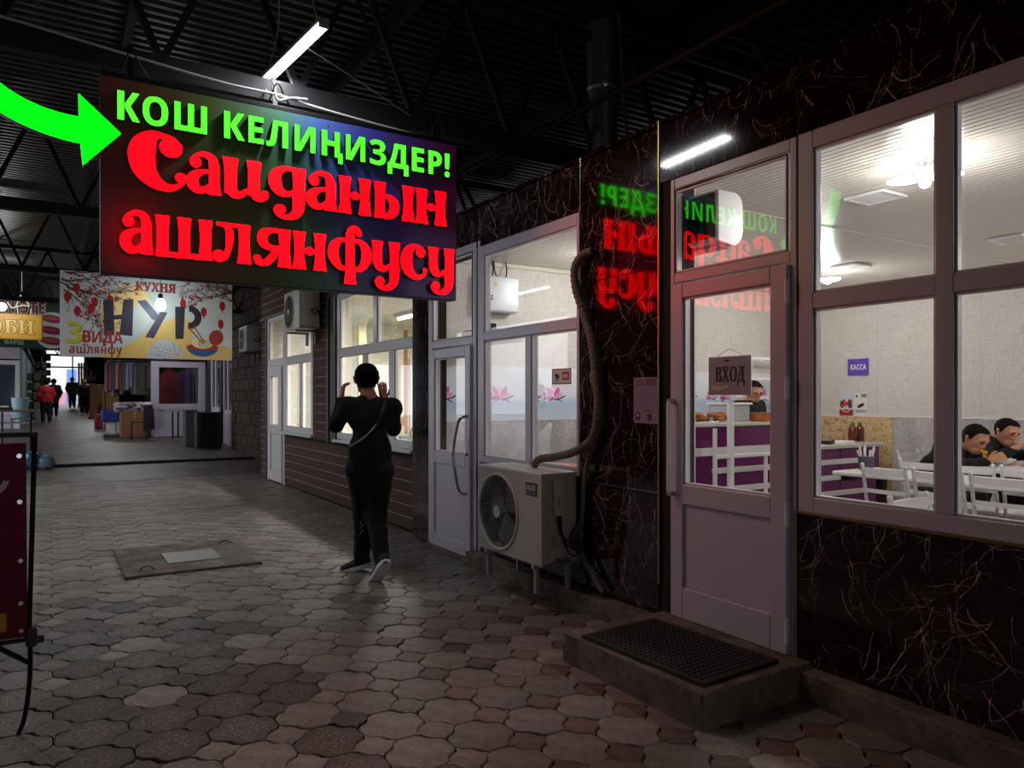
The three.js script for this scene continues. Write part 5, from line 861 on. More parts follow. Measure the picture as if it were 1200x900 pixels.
{
  const W = 0.89, H = 0.655, T = 0.3;
  const { t, B, hw } = outdoorUnit('weathered white outdoor air conditioner standing under the second window', [3.02, 0.315, 4.675], 0, W, H, T, { front: std({ color: '#b9b3a8', roughness: 0.5 }), body: std({ color: '#b9b3a2', roughness: 0.5 }) });
  // brand plate on the front, at the end nearer the camera (local +z)
  local('brand_plate', [B(-T / 2 - 0.008, -T / 2 - 0.002, H * 0.76, H * 0.9, hw - 0.19, hw - 0.05, 0.002)], std({ color: '#1c2130', roughness: 0.4 }), t);
  local('brand_print', keep(new THREE.PlaneGeometry(0.134, 0.088).rotateY(-Math.PI / 2).translate(-T / 2 - 0.0085, H * 0.83, hw - 0.12)), std({ roughness: 0.4, map: tex(256, 168, (c, w, h) => { c.fillStyle = '#1c2130'; c.fillRect(0, 0, w, h); text(c, 'AUX', w / 2, 66, 104, '#c9cbd2', 'sans-serif', 'bold', 1.05); c.fillStyle = '#6f7480'; c.fillRect(30, 134, 196, 12); }) }), t);
  local('front_seam', [B(-T / 2 - 0.005, -T / 2, 0.04, H - 0.06, hw - 0.035, hw - 0.03), B(-T / 2 - 0.005, -T / 2, H - 0.065, H - 0.06, hw - 0.2, hw - 0.03)], M.acWhite, t);
  const side = local('terminal_cover', [B(-0.06, 0.02, H * 0.55, H * 0.86, hw, hw + 0.03, 0.008), B(-0.065, 0.03, H * 0.86, H * 0.93, hw, hw + 0.022, 0.006)], M.acWhite, t);
  local('warning_label', [B(-0.035, -0.01, H * 0.66, H * 0.74, hw + 0.03, hw + 0.032, 0.001)], std({ color: '#b0a03a', roughness: 0.6 }), side);
  local('rating_label', [B(-0.07, -0.03, H * 0.2, H * 0.34, hw, hw + 0.002)], M.acGrey, t);
  local('service_panel', [B(-0.1, -0.095, 0.05, H - 0.04, hw, hw + 0.003), B(0.06, 0.066, 0.05, H * 0.5, hw, hw + 0.004), B(0.105, 0.111, 0.05, H * 0.5, hw, hw + 0.004)], M.acGrey, t);
  for (const x of [-0.02, 0.05]) local('valve', [rod(new THREE.Vector3(x, 0.05, hw), new THREE.Vector3(x, 0.05, hw + 0.05), 0.018, 0.018, 10)], M.steel, t);
  for (const k of [[0, 0.02, 0.14, -0.12], [0.012, 0.05, 0.12, -0.2], [0.024, 0.09, 0.1, -0.3]]) local('cable', tube([new THREE.Vector3(-0.03 + k[0], H * 0.56, hw + 0.02), new THREE.Vector3(-0.02 + k[0], H * 0.42 + k[3] * 0.3, hw + 0.05), new THREE.Vector3(0.06, H * 0.36 + k[3] * 0.5, hw + 0.07), new THREE.Vector3(0.16, H * 0.38 + k[3] * 0.4, hw + 0.08)], 0.007, 24, 6), M.black, t);
  for (const z of [-0.3, 0.36]) local('foot', [B(-T / 2 - 0.02, T / 2 + 0.03, -0.01, 0.02, z - 0.02, z + 0.02, 0.004), B(-T / 2 + 0.0, -T / 2 + 0.03, -0.185, -0.01, z - 0.015, z + 0.015, 0.003), B(T / 2 - 0.03, T / 2, -0.185, -0.01, z - 0.015, z + 0.015, 0.003)], M.acGrey, t);
  const hose = thing('insulated_hose', 'thick grey wrapped hose curving up the marble pier from the air conditioner', 'hose', [3.2, 1, 4.2]);
  const pts = [P(3.23, 2.53, 4.13), P(3.2, 2.51, 4.2), P(3.185, 2.44, 4.265), P(3.185, 2.3, 4.265), P(3.2, 2.1, 4.19), P(3.2, 1.9, 4.1), P(3.2, 1.65, 4.05), P(3.2, 1.4, 4.03), P(3.19, 1.22, 4.08), P(3.15, 1.12, 4.22), P(3.1, 1.07, 4.4), P(3.05, 1.04, 4.54), P(3.03, 0.99, 4.57)];
  const c1 = new THREE.CatmullRomCurve3(pts), hg = new THREE.TubeGeometry(c1, 260, 0.029, 10), hp = hg.attributes.position, hn = hg.attributes.normal;
  for (let i = 0; i < hp.count; i++) { const k = 0.0022 * Math.sin((i / 11 | 0) * 1.25) + 0.002 * (nC(i * 0.003, i * 0.0017) - 0.5); hp.setXYZ(i, hp.getX(i) + hn.getX(i) * k, hp.getY(i) + hn.getY(i) * k, hp.getZ(i) + hn.getZ(i) * k); }
  hg.computeVertexNormals();
  mk('wrapped_hose', hg, std({ color: '#6f675d', roughness: 0.85 }), hose);
  mk('branch_hose', tube([P(3.2, 1.25, 4.06), P(3.2, 1.0, 4.16), P(3.2, 0.7, 4.2), P(3.19, 0.42, 4.2), P(3.2, 0.28, 4.1), P(3.2, 0.17, 3.98)], 0.016, 50, 8), std({ color: '#756b5c', roughness: 0.85 }), hose);
  mk('pipe_loop', tube([P(3.18, 0.62, 4.2), P(3.14, 0.56, 4.2), P(3.12, 0.5, 4.22), P(3.16, 0.44, 4.22), P(3.2, 0.42, 4.18)], 0.026, 30, 8), std({ color: '#5a5148', roughness: 0.9 }), hose);
  mk('thin_cable', tube([P(3.21, 0.9, 4.22), P(3.21, 0.6, 4.215), P(3.2, 0.3, 4.2), P(3.2, 0.2, 4.0)], 0.008, 40, 6), M.black, hose);
}
{
  const mkWall = (label, at, turn, front) => { const { t, B, hw } = outdoorUnit(label, at, turn, 0.8, 0.58, 0.3, { front, body: M.ivory }); local('bracket', [B(-0.16, 0.17, -0.03, 0, -0.25, -0.21), B(-0.16, 0.17, -0.03, 0, 0.21, 0.25), B(0.13, 0.17, -0.2, 0, -0.25, -0.21), B(0.13, 0.17, -0.2, 0, 0.21, 0.25)], M.steel, t); local('terminal_cover', B(-0.06, 0.04, 0.3, 0.52, hw, hw + 0.03, 0.006), M.acWhite, t); local('cable', [tube([new THREE.Vector3(0, 0.3, hw + 0.02), new THREE.Vector3(0.05, 0.2, hw + 0.08), new THREE.Vector3(0.1, 0.28, hw + 0.03), new THREE.Vector3(0.16, 0.12, hw + 0.06)], 0.008, 24, 6), tube([new THREE.Vector3(0.02, 0.25, hw + 0.03), new THREE.Vector3(0.08, 0.32, hw + 0.07), new THREE.Vector3(0.15, 0.2, hw + 0.04)], 0.008, 24, 6)], M.black, t); return t; };
  mkWall('dusty outdoor air conditioner on brackets high on the timber shop front', [3.21, 2.5, 11.15], 0, M.acWhite);
  mkWall('grey outdoor air conditioner on the dark block wall past the timber shop', [3.92, 2.55, 17.8], 0, M.acGrey);
}

// ---------------------------------------------------------------- crimson stand at the left edge
{
  const t = thing('banner_stand', 'black tube stand with a crimson banner at the left edge of the lane', 'stand', [-0.5, 0, 3.7]);
  const sq = (a, b) => beam(a, b, 0.018, 0.018);
  mk('frame', [sq(P(-0.05, 1.36, 3.35), P(-0.075, 0.5, 3.62)), sq(P(-0.95, 1.36, 3.35), P(-0.95, 0.5, 3.62)), sq(P(-0.96, 1.36, 3.35), P(-0.04, 1.36, 3.35)), sq(P(-0.95, 0.52, 3.6), P(-0.06, 0.52, 3.6))], M.blackMetal, t);
  mk('leg', tube([P(-0.07, 0.54, 3.6), P(-0.075, 0.3, 3.75), P(-0.1, 0.08, 3.9), P(-0.12, 0.01, 3.95)], 0.01, 16, 7), M.blackMetal, t);
  mk('leg', tube([P(-0.95, 0.54, 3.6), P(-0.96, 0.3, 3.75), P(-0.98, 0.01, 3.95)], 0.01, 16, 7), M.blackMetal, t);
  mk('brace', [sq(P(-0.2, 0.52, 3.6), P(-0.078, 0.4, 3.68))], M.blackMetal, t);
  mk('clamp', [bx(-0.085, -0.045, 0.49, 0.57, 3.57, 3.63, 0.01), bx(-0.05, -0.02, 0.5, 0.53, 3.58, 3.61, 0.008)], std({ color: '#3a3230', roughness: 0.6 }), t);
  const bt = tex(512, 512, (c, w, h) => { c.fillStyle = '#6e0a2e'; c.fillRect(0, 0, w, h); c.fillStyle = '#5a5054'; c.fillRect(0, 0, w * 0.82, h); c.fillStyle = '#6e0a2e'; c.fillRect(0, 0, w * 0.8, h); c.strokeStyle = '#c9b9bf'; c.lineWidth = 12; c.beginPath(); c.arc(w * 0.84, h * 0.16, 46, 0.2, 1.9); c.stroke(); c.fillStyle = '#b99a1a'; c.fillRect(w * 0.72, h * 0.86, w * 0.2, h * 0.1); c.fillStyle = '#1a1210'; c.fillRect(w * 0.74, h * 0.89, w * 0.06, h * 0.05); });
  const g = new THREE.PlaneGeometry(0.86, 0.83).rotateX(0.3).translate(-0.51, 0.93, -3.475); const banner = mk('banner_sheet', keep(g), std({ map: bt, roughness: 0.55, side: THREE.DoubleSide }), t);
  const g2 = new THREE.BoxGeometry(0.864, 0.834, 0.006).rotateX(0.3).translate(-0.51, 0.93, -3.479); mk('banner_back', g2, std({ color: '#4d0a22', roughness: 0.6 }), t);
  for (const y of [1.28, 1.1, 0.86, 0.68, 0.56]) { const d = 3.475 + (0.93 - y) * 0.31; mk('eyelet', rod(P(-0.1, y, d - 0.006), P(-0.1, y, d + 0.004), 0.009, 0.009, 10), M.chrome, banner); }
}
// ---------------------------------------------------------------- stalls farther down the lane
const gy = (d) => (d > 15 ? (d - 15) * 0.031 : 0);
{
  // dark block wall beside the timber shop
  const w = setting('wall_block', [4.2, 0, 17.7]);
  struct('masonry', bx(4.14, 4.4, -0.05, 4.3, 14.5, 20.6), M.core, w);
  for (let r = 0; r < 15; r++) for (let k = -1; k < 11; k++) { const a = Math.max(14.5, 14.5 + k * 0.6 + (r % 2) * 0.3), b = Math.min(20.6, 14.5 + (k + 1) * 0.6 + (r % 2) * 0.3 - 0.02), y = r * 0.28; if (b - a < 0.08) continue; struct('block', bx(4.1 + rr(-0.008, 0.006), 4.16, y + 0.01, y + 0.27, a + 0.01, b, 0.008), M.block[rnd() * 3 | 0], w); }
  struct('lintel', bx(4.02, 4.2, 3.3, 3.5, 14.5, 20.6, 0.02), M.core, w);
  struct('shop_row', [bx(4.6, 4.8, 0, 5, 20.6, 50), bx(4.1, 4.8, 0, 5, 20.6, 20.75), bx(4.12, 4.6, 2.9, 5, 20.75, 50)], M.core, w);
}
{
  // glazed white shop fronts
  const make = (n, d0, d1, label) => {
    const w = setting(n, [4.2, gy(d0), (d0 + d1) / 2]), y = gy(d0), fb = (a, b, e, f) => bx(4.14, 4.2, y + e, y + f, a, b, 0.006);
    const m = (d0 + d1) / 2;
    struct('frame', [fb(d0, d0 + 0.12, 0, 2.75), fb(d1 - 0.12, d1, 0, 2.75), fb(d0, d1, 2.6, 2.75), fb(d0, d1, 0.85, 0.98), fb(m - 0.06, m + 0.06, 0.98, 2.6)], M.pvc, w);
    struct('lower_panel', bx(4.15, 4.19, y, y + 0.85, d0 + 0.12, d1 - 0.12, 0.004), M.pvc, w);
    struct('pane', new THREE.PlaneGeometry(d1 - d0 - 0.2, 1.65).rotateY(-Math.PI / 2).translate(4.17, y + 1.8, -m), M.glass, w);
    struct('brown_pier', bx(4.1, 4.22, y, y + 2.9, d1, d1 + 0.3, 0.01), M.brown, w);
    return w;
  };
  make('window_5', 20.85, 22.1); make('window_6', 22.5, 24.0);
  const d = setting('door_5', [3.3, gy(25), 25]);
  const y = gy(25), B = (x0, x1, a, b) => bx(x0, x1, y + a, y + b, 24.95, 25.02, 0.006);
  struct('frame', [B(2.6, 2.82, 0, 2.3), B(3.95, 4.14, 0, 2.3), B(2.82, 3.95, 2.12, 2.3), B(2.82, 3.95, 0.82, 1.0), B(3.25, 3.36, 0.0, 0.82)], M.pvc, d);
  struct('lower_panel', bx(2.82, 3.95, y, y + 0.82, 24.97, 25.0), M.pvc, d);
  struct('pane', new THREE.PlaneGeometry(1.13, 1.12).translate(3.385, y + 1.56, -24.98), M.glass, d);
  const clothes = (name, label, x, yy, dd, col, w, h, group) => { const t = thing(name, label, 'garment', [x, yy, dd], 0, group); const s = new THREE.Shape(); s.moveTo(-w * 0.5, -h); s.lineTo(-w * 0.46, -0.12 * h); s.lineTo(-w * 0.18, 0); s.quadraticCurveTo(0, -0.06 * h, w * 0.18, 0); s.lineTo(w * 0.46, -0.12 * h); s.lineTo(w * 0.5, -h); s.quadraticCurveTo(0, -h * 1.04, -w * 0.5, -h); const g = new THREE.ExtrudeGeometry(s, { depth: 0.05, bevelEnabled: true, bevelSize: 0.015, bevelThickness: 0.02, bevelSegments: 2, curveSegments: 5 }); local('cloth', g, std({ color: col, roughness: 0.95 }), t); local('hanger_hook', tube([new THREE.Vector3(0, -0.05 * h, 0.02), new THREE.Vector3(0, 0.06, 0.02), new THREE.Vector3(0.03, 0.09, 0.02), new THREE.Vector3(0.02, 0.13, 0.02)], 0.006, 10, 5), M.steel, t); return t; };
  clothes('hanging_dress', 'dark red dress hanging behind the glass of the far white door', 3.2, y + 2.05, 25.7, '#6a1a24', 0.5, 1.3); clothes('hanging_coat', 'violet patterned coat hanging behind the glass of the far white door', 3.7, y + 2.0, 25.6, '#3a2848', 0.5, 1.0);
  // clothes rail: every garment hangs by itself
  const rail = thing('clothes_rail', 'long steel clothes rail full of garments beyond the printed banner', 'rail', [2.2, gy(28), 28]);
  const ry = gy(28) + 2.32;
  mk('top_bar', [rod(P(1.55, ry, 28.0), P(3.0, ry, 28.0), 0.02), rod(P(1.5, ry + 0.32, 28.4), P(3.6, ry + 0.32, 28.4), 0.02)], M.blackMetal, rail); mk('post', rod(P(1.55, gy(28), 28.2), P(1.55, ry + 0.32, 28.2), 0.02), M.blackMetal, rail); mk('post', rod(P(3.0, gy(28), 28.2), P(3.0, ry + 0.32, 28.2), 0.02), M.blackMetal, rail);
  const cols = ['#8a6a74', '#b06a78', '#7a7684', '#c08a94', '#8b5a44', '#7d8a9e', '#93a0b4', '#a2a8b4', '#8d939c', '#6a6a66', '#77746c', '#5e5c58', '#6f6a62', '#4c4a48'];
  const names = ['mauve', 'rose', 'grey lilac', 'pale pink', 'rust patterned', 'slate blue', 'light blue', 'pale grey', 'silver grey', 'olive grey', 'taupe', 'dark taupe', 'brown grey', 'charcoal'];
  cols.forEach((c, i) => { const g = clothes('hanging_garment', `${names[i]} garment on the clothes rail, number ${['one', 'two', 'three', 'four', 'five', 'six', 'seven', 'eight', 'nine', 'ten', 'eleven', 'twelve', 'thirteen', 'fourteen'][i]} from the left`, 1.62 + i * 0.1, ry - 0.06, 27.98 + (i % 3) * 0.03, c, i > 8 ? 0.46 : 0.3, rr(0.75, 1.15), 'garments on the far clothes rail'); g.rotation.y = i > 8 ? rr(-0.3, 0.3) : rr(0.9, 1.3); });
  // cardboard cartons, heaped goods, small furniture
  const carton = (label, x, dd, w, h, dp) => { const t = thing('cardboard_box', label, 'box', [x, gy(dd), dd]); local('box_body', new RoundedBoxGeometry(w, h, dp, 1, 0.008).translate(0, h / 2, 0), M.card, t); local('tape', bx(-0.03, 0.03, h - 0.2, h + 0.003, -dp / 2 - 0.003, dp / 2 + 0.003), std({ color: '#a58a62', roughness: 0.4 }), t); local('flap', bx(-w / 2, w / 2, h, h + 0.008, -dp / 2, -0.01, 0.002), M.card, t); };
  carton('big brown carton under the heaped clothes by the far white door', 2.15, 25.2, 0.72, 0.78, 0.6); carton('brown carton far down the lane under the clothes rail', 1.78, 36.6, 0.7, 1.4, 0.7); carton('second brown carton behind the far carton stack', 2.1, 34.8, 0.6, 1.25, 0.6); carton('low brown carton beside the white door', 2.55, 26.0, 0.4, 0.7, 0.5);
  const heapCols = ['#b9a6ae', '#8f8890', '#d6ccd0', '#7e6c78', '#a89aa0', '#c4b4a8', '#5f5a66', '#dccfd4', '#9a7f8a'];
  for (let i = 0; i < 26; i++) { const o = thing('folded_garment', `crumpled ${['mauve', 'grey', 'pale pink', 'plum grey', 'dusty rose', 'beige', 'slate', 'whitish', 'old rose'][i % 9]} garment in the ${['bottom', 'middle', 'top'][i / 9 | 0]} layer heaped on the cartons`, 'garment', [1.75 + (i % 9) * 0.11 + rr(-0.04, 0.04), gy(25.4) + 0.79 + (i / 9 | 0) * 0.09, 25.2 + rr(-0.15, 0.2)], rr(0, 3), 'crumpled garments heaped on the cartons'); const g = new THREE.SphereGeometry(0.13, 10, 7); const p = g.attributes.position; for (let k = 0; k < p.count; k++) { const n = 0.75 + 0.5 * nB(p.getX(k) * 2 + i * 0.13, p.getY(k) * 2 + p.getZ(k)); p.setXYZ(k, p.getX(k) * n * 1.2, p.getY(k) * n * 0.55, p.getZ(k) * n); } g.computeVertexNormals(); local('cloth', g, std({ color: heapCols[i % 9], roughness: 0.95 }), o); }
  const bag = thing('blue_bag', 'blue shopping bag standing beside the far cartons', 'bag', [1.62, gy(27), 27]); local('bag_body', new RoundedBoxGeometry(0.5, 0.4, 0.3, 2, 0.06).translate(0, 0.55, 0), std({ color: '#2b3f8f', roughness: 0.6 }), bag); local('stool', [bx(-0.2, 0.2, 0.3, 0.34, -0.15, 0.15, 0.01), bx(-0.19, -0.16, 0, 0.3, -0.14, -0.11), bx(0.16, 0.19, 0, 0.3, -0.14, -0.11), bx(-0.19, -0.16, 0, 0.3, 0.11, 0.14), bx(0.16, 0.19, 0, 0.3, 0.11, 0.14)], M.acGrey, bag);
  const red = thing('red_bag', 'small red bag on the ground by the blue shopping bag', 'bag', [1.42, gy(29), 29]); local('bag_body', new RoundedBoxGeometry(0.3, 0.5, 0.22, 2, 0.04).translate(0, 0.25, 0), std({ color: '#8e1f1d', roughness: 0.6 }), red); local('handle', new THREE.TorusGeometry(0.09, 0.012, 6, 16, Math.PI).translate(0, 0.5, 0), M.black, red);
  const st = thing('metal_stool', 'thin black metal stool in front of the big brown carton', 'stool', [2.2, gy(24.2), 24.2]); local('stool_seat', new RoundedBoxGeometry(0.42, 0.03, 0.36, 1, 0.008).translate(0, 0.5, 0), M.blackMetal, st); for (const [x, z] of [[-0.2, 0.17], [0.2, 0.17], [-0.2, -0.17], [0.2, -0.17]]) local('leg', rod(new THREE.Vector3(x, 0, z), new THREE.Vector3(x * 0.95, 0.5, z), 0.012), M.blackMetal, st); const cl = thing('draped_coat', 'dark coat draped from the carton by the white door', 'coat', [2.5, gy(25) + 0.2, 24.75]); local('coat_body', new RoundedBoxGeometry(0.26, 0.75, 0.1, 2, 0.04).translate(0, 0.4, 0), std({ color: '#25232c', roughness: 0.95 }), cl); local('sleeve', rod(new THREE.Vector3(0.1, 0.65, 0.06), new THREE.Vector3(0.14, 0.05, 0.07), 0.05, 0.035, 9), std({ color: '#25232c', roughness: 0.95 }), cl);
  const tb = thing('folding_table', 'small black folding table in front of the far white door', 'table', [3.45, gy(24.4), 24.3]); local('tabletop', new RoundedBoxGeometry(1.0, 0.04, 0.5, 1, 0.008).translate(0, 0.8, 0), M.acGrey, tb); for (const x of [-0.35, -0.2, 0.42]) local('leg', rod(new THREE.Vector3(x, 0, 0.15), new THREE.Vector3(x, 0.8, 0.15), 0.025), M.blackMetal, tb);
  const cab = thing('wooden_cabinet', 'dark reddish wooden cabinet standing before the white shop front', 'cabinet', [3.55, gy(21), 21.0]); local('cabinet_body', new RoundedBoxGeometry(0.62, 0.92, 0.5, 1, 0.01).translate(0, 0.47, 0), std({ color: '#33281f', roughness: 0.6 }), cab); const dr = local('door', new RoundedBoxGeometry(0.36, 0.88, 0.02, 1, 0.006).translate(-0.05, 0.47, 0.255), std({ color: '#5b2a1a', roughness: 0.5, map: rep(tPlank, 1.2) }), cab); local('knob', new THREE.SphereGeometry(0.016, 8, 6).translate(0.09, 0.5, 0.275), M.brass, dr);
  const cab2 = thing('grey_cabinet', 'low grey cabinet between the folding table and the wooden cabinet', 'cabinet', [3.2, gy(21.6), 21.6]); local('cabinet_body', new RoundedBoxGeometry(0.3, 0.95, 0.5, 1, 0.01).translate(0, 0.48, 0), std({ color: '#4a484a', roughness: 0.6 }), cab2); local('door', new RoundedBoxGeometry(0.26, 0.8, 0.02, 1, 0.005).translate(0, 0.48, 0.255), std({ color: '#5a585a', roughness: 0.6 }), cab2);
}
{
  // left side: kiosk, signs, fence sheets
  const k = setting('wall_kiosk', [-2, 0.4, 38]);
  struct('kiosk_front', [bx(-4.4, -0.87, 0.2, 0.95, 30.0, 30.1), bx(-4.4, -0.87, 2.8, 3.2, 30.0, 30.1), bx(-4.4, -1.6, 0.95, 2.8, 30.0, 30.1)], M.pvc, k);
  const pos = []; for (let d = 30.1; d < 46; d += 0.3) { const a = [[0, -0.86], [0.12, -0.86], [0.15, -0.8], [0.27, -0.8], [0.3, -0.86]]; for (let i = 0; i < 4; i++) { const p = P(a[i][1], 0.3, d + a[i][0]), q = P(a[i + 1][1], 0.3, d + a[i + 1][0]), p2 = p.clone().setY(3.4), q2 = q.clone().setY(3.4); for (const v of [p, q, q2, p, q2, p2]) pos.push(v.x, v.y, v.z); } }
  const g = new THREE.BufferGeometry(); g.setAttribute('position', new THREE.Float32BufferAttribute(pos, 3)); g.computeVertexNormals(); struct('corrugated_sheet', g, std({ color: '#8fa09c', roughness: 0.55, metalness: 0.2 }), k);
  struct('kiosk_roof', bx(-4.4, -0.7, 3.2, 3.4, 29.9, 47, 0.02), M.truss, k);
  const w = setting('window_7', [-1.3, 0.95, 30]);
  const y = 0.95; struct('frame', [bx(-1.65, -1.56, y, 2.75, 29.95, 30.03, 0.01), bx(-1.0, -0.87, 0.3, 2.75, 29.95, 30.03, 0.01), bx(-1.56, -1.0, 2.6, 2.75, 29.95, 30.03, 0.01), bx(-1.56, -1.0, y, 1.1, 29.95, 30.03, 0.01)], M.pvcLight, w); struct('pane', bx(-1.56, -1.0, 1.1, 2.6, 29.99, 30.0), phy({ color: '#3d4150', roughness: 0.08 }), w);
  const bt = tex(512, 300, (c, ww, h) => { c.fillStyle = '#0f4a34'; c.fillRect(0, 0, ww, h); c.lineJoin = 'round'; c.font = 'bold 96px sans-serif'; c.textBaseline = 'middle'; c.strokeStyle = '#e6dede'; c.lineWidth = 14; c.strokeText('ПАЦАН ЭТЕ', -110, 58); c.fillStyle = '#a21f3a'; c.fillText('ПАЦАН ЭТЕ', -110, 58); c.fillStyle = '#dcdcd8'; c.beginPath(); c.ellipse(455, 190, 118, 112, 0, 0, 7); c.fill(); for (const [x, yy] of [[455, 120], [450, 190], [452, 255]]) { c.fillStyle = '#8f2a35'; c.beginPath(); c.ellipse(x, yy, 76, 24, 0.1, 0, 7); c.fill(); c.fillStyle = '#b8555c'; c.beginPath(); c.ellipse(x - 10, yy - 4, 50, 11, 0.1, 0, 7); c.fill(); } c.font = 'bold 40px sans-serif'; c.fillStyle = '#cfd8d2'; c.fillText('ФАРШ', 150, 268); });
  const s = thing('butcher_sign', 'dark green meat shop sign lettered in red and white at the far left', 'sign', [-0.6, 2.85, 24]); mk('board', bx(-1.6, 0.25, 2.85, 4.2, 24.0, 24.06), M.blackMetal, s); mk('printed_face', sheet('z', -1.6, 0.25, 2.85, 4.2, 23.999), std({ map: bt, roughness: 0.5 }), s); mk('hanger', [rod(P(-1.2, 4.2, 24.03), P(-1.2, 4.8, 24.06), 0.012), rod(P(0.1, 4.2, 24.03), P(0.1, 4.8, 24.06), 0.012)], M.steel, s);
  const yt = tex(384, 192, (c, ww, h) => { c.fillStyle = '#c9932c'; c.fillRect(0, 0, ww, h); for (let i = 0; i < 260; i++) { c.fillStyle = rnd() < 0.5 ? 'rgba(226,178,74,.4)' : 'rgba(140,92,22,.3)'; c.fillRect(rr(0, ww), rr(0, h), rr(10, 60), rr(1, 4)); } c.lineJoin = 'round'; c.font = 'bold 150px serif'; c.textBaseline = 'middle'; c.textAlign = 'right'; c.strokeStyle = '#7c5212'; c.lineWidth = 12; c.strokeText('ЭБИ', ww - 46, h / 2 + 4); c.fillStyle = '#e0b858'; c.fillText('ЭБИ', ww - 46, h / 2 + 4); });
  const s2 = thing('wooden_sign', 'golden wooden sign with carved letters hanging before the green sign', 'sign', [-0.6, 2.95, 22]); mk('board', bx(-1.35, -0.16, 2.93, 3.58, 22.0, 22.08, 0.03), std({ color: '#b8862a', roughness: 0.5 }), s2); mk('carved_face', sheet('z', -1.33, -0.19, 2.96, 3.55, 21.998), std({ map: yt, roughness: 0.5 }), s2);
  mk('wrought_hook', [tube([P(-0.9, 3.85, 22.03), P(-0.8, 3.72, 22.03), P(-0.6, 3.78, 22.03), P(-0.45, 3.78, 22.03)], 0.02, 20, 6), tube([P(-0.72, 3.75, 22.03), P(-0.6, 4.05, 22.03), P(-0.5, 3.9, 22.03), P(-0.44, 3.76, 22.03)], 0.02, 20, 6), rod(P(-0.68, 3.58, 22.03), P(-0.7, 3.78, 22.03), 0.014), rod(P(-0.42, 3.58, 22.03), P(-0.4, 3.72, 22.03), 0.014), rod(P(-0.6, 4.05, 22.03), P(-0.6, 4.8, 22.1), 0.01)], M.ivory, s2);
  const lt = thing('hanging_lamp', 'small glowing lamp at the far left edge above the golden sign', 'lamp', [-1.2, 3.75, 21]); mk('globe', new THREE.SphereGeometry(0.1, 14, 10).translate(-0.96, 3.62, -21), glow(0.95, 1, 0.95, 6), lt); mk('flex', rod(P(-0.96, 3.72, 21), P(-0.96, 4.8, 21), 0.006), M.black, lt); const pl = new THREE.PointLight(new THREE.Color(0.95, 1, 0.95), 3); pl.position.set(0.24, -0.13, 0); pl.shadow.radius = 4; pl.name = 'lamp_light'; lt.add(pl);
  const tb = thing('market_table', 'rough wooden table with oddments at the left of the lane', 'table', [-0.9, gy(21), 21.2]); local('tabletop', new RoundedBoxGeometry(1.4, 0.05, 0.7, 1, 0.01).translate(-0.1, 1.0, 0), std({ color: '#6b5a4a', roughness: 0.8 }), tb); local('shelf', new RoundedBoxGeometry(1.3, 0.03, 0.6, 1, 0.008).translate(-0.1, 0.72, 0), M.acGrey, tb); for (const [x, z] of [[-0.7, 0.3], [0.5, 0.3], [-0.05, 0.3], [-0.7, -0.3], [0.5, -0.3]]) local('leg', rod(new THREE.Vector3(x, 0, z), new THREE.Vector3(x, 1.0, z), 0.02), M.blackMetal, tb);
  const tr = thing('black_tray', 'black tray with white goods on the left market table', 'tray', [-1.05, gy(21) + 1.025, 21.1]); local('tray_body', new RoundedBoxGeometry(0.6, 0.06, 0.35, 1, 0.02).translate(0, 0.03, 0), M.black, tr); local('package', [new RoundedBoxGeometry(0.14, 0.05, 0.1, 1, 0.01).translate(-0.12, 0.085, 0), new RoundedBoxGeometry(0.16, 0.04, 0.1, 1, 0.01).translate(0.14, 0.08, 0.05)], M.white, tr);
  const bk = thing('plastic_bucket', 'pale blue plastic bucket by the kiosk window', 'bucket', [-0.82, gy(28) + 0.3, 28.5]); local('bucket_body', new THREE.LatheGeometry([[0, 0], [0.2, 0], [0.24, 0.62], [0.255, 0.63], [0.25, 0.65], [0.2, 0.63], [0, 0.6]].map((q) => new THREE.Vector2(...q)), 20).translate(0, 0.15, 0), std({ color: '#9fc4cc', roughness: 0.4 }), bk); local('stand', [bx(-0.25, 0.25, 0.1, 0.15, -0.25, 0.25), bx(-0.24, -0.2, -0.3, 0.1, -0.24, -0.2), bx(0.2, 0.24, -0.3, 0.1, 0.2, 0.24), bx(-0.24, -0.2, -0.3, 0.1, 0.2, 0.24), bx(0.2, 0.24, -0.3, 0.1, -0.24, -0.2)], M.steel, bk);
  const bag = thing('rubbish_bag', 'blue and clear rubbish bags heaped at the left of the lane', 'bag', [-0.22, gy(17.6), 17.6]);
  for (const [x, z, r, c, tr_] of [[-0.12, 0, 0.2, '#2d5f86', 0], [0.14, 0.08, 0.15, '#6d8795', 0], [0.06, -0.15, 0.17, '#3a6f93', 0]]) { const gg = new THREE.SphereGeometry(r, 20, 14), p = gg.attributes.position; for (let i = 0; i < p.count; i++) { const n = 0.8 + 0.45 * nC(p.getX(i) * 0.9 + x, p.getY(i) * 0.9 + p.getZ(i)); p.setXYZ(i, p.getX(i) * n, Math.max(-r * 0.75, p.getY(i) * n), p.getZ(i) * n); } gg.computeVertexNormals(); local('bag_body', gg.translate(x, r * 0.75, z), phy({ color: c, roughness: 0.25, clearcoat: 0.4 }), bag); }
  // goods along the fence sheets and the far right
  const goods = (label, x, d, h, c1) => { const t = thing('hanging_goods', label, 'goods', [x, gy(d), d]); for (let i = 0; i < 9; i++) local('package', new RoundedBoxGeometry(0.24, 0.3, 0.2, 1, 0.05).translate((i % 2) * 0.2 - 0.1, h - 0.4 - (i / 2 | 0) * 0.38, (i % 3) * 0.12), std({ color: c1[i % c1.length], roughness: 0.8 }), t); local('post', rod(new THREE.Vector3(0, 0, -0.15), new THREE.Vector3(0, h, -0.15), 0.03), M.steel, t); };
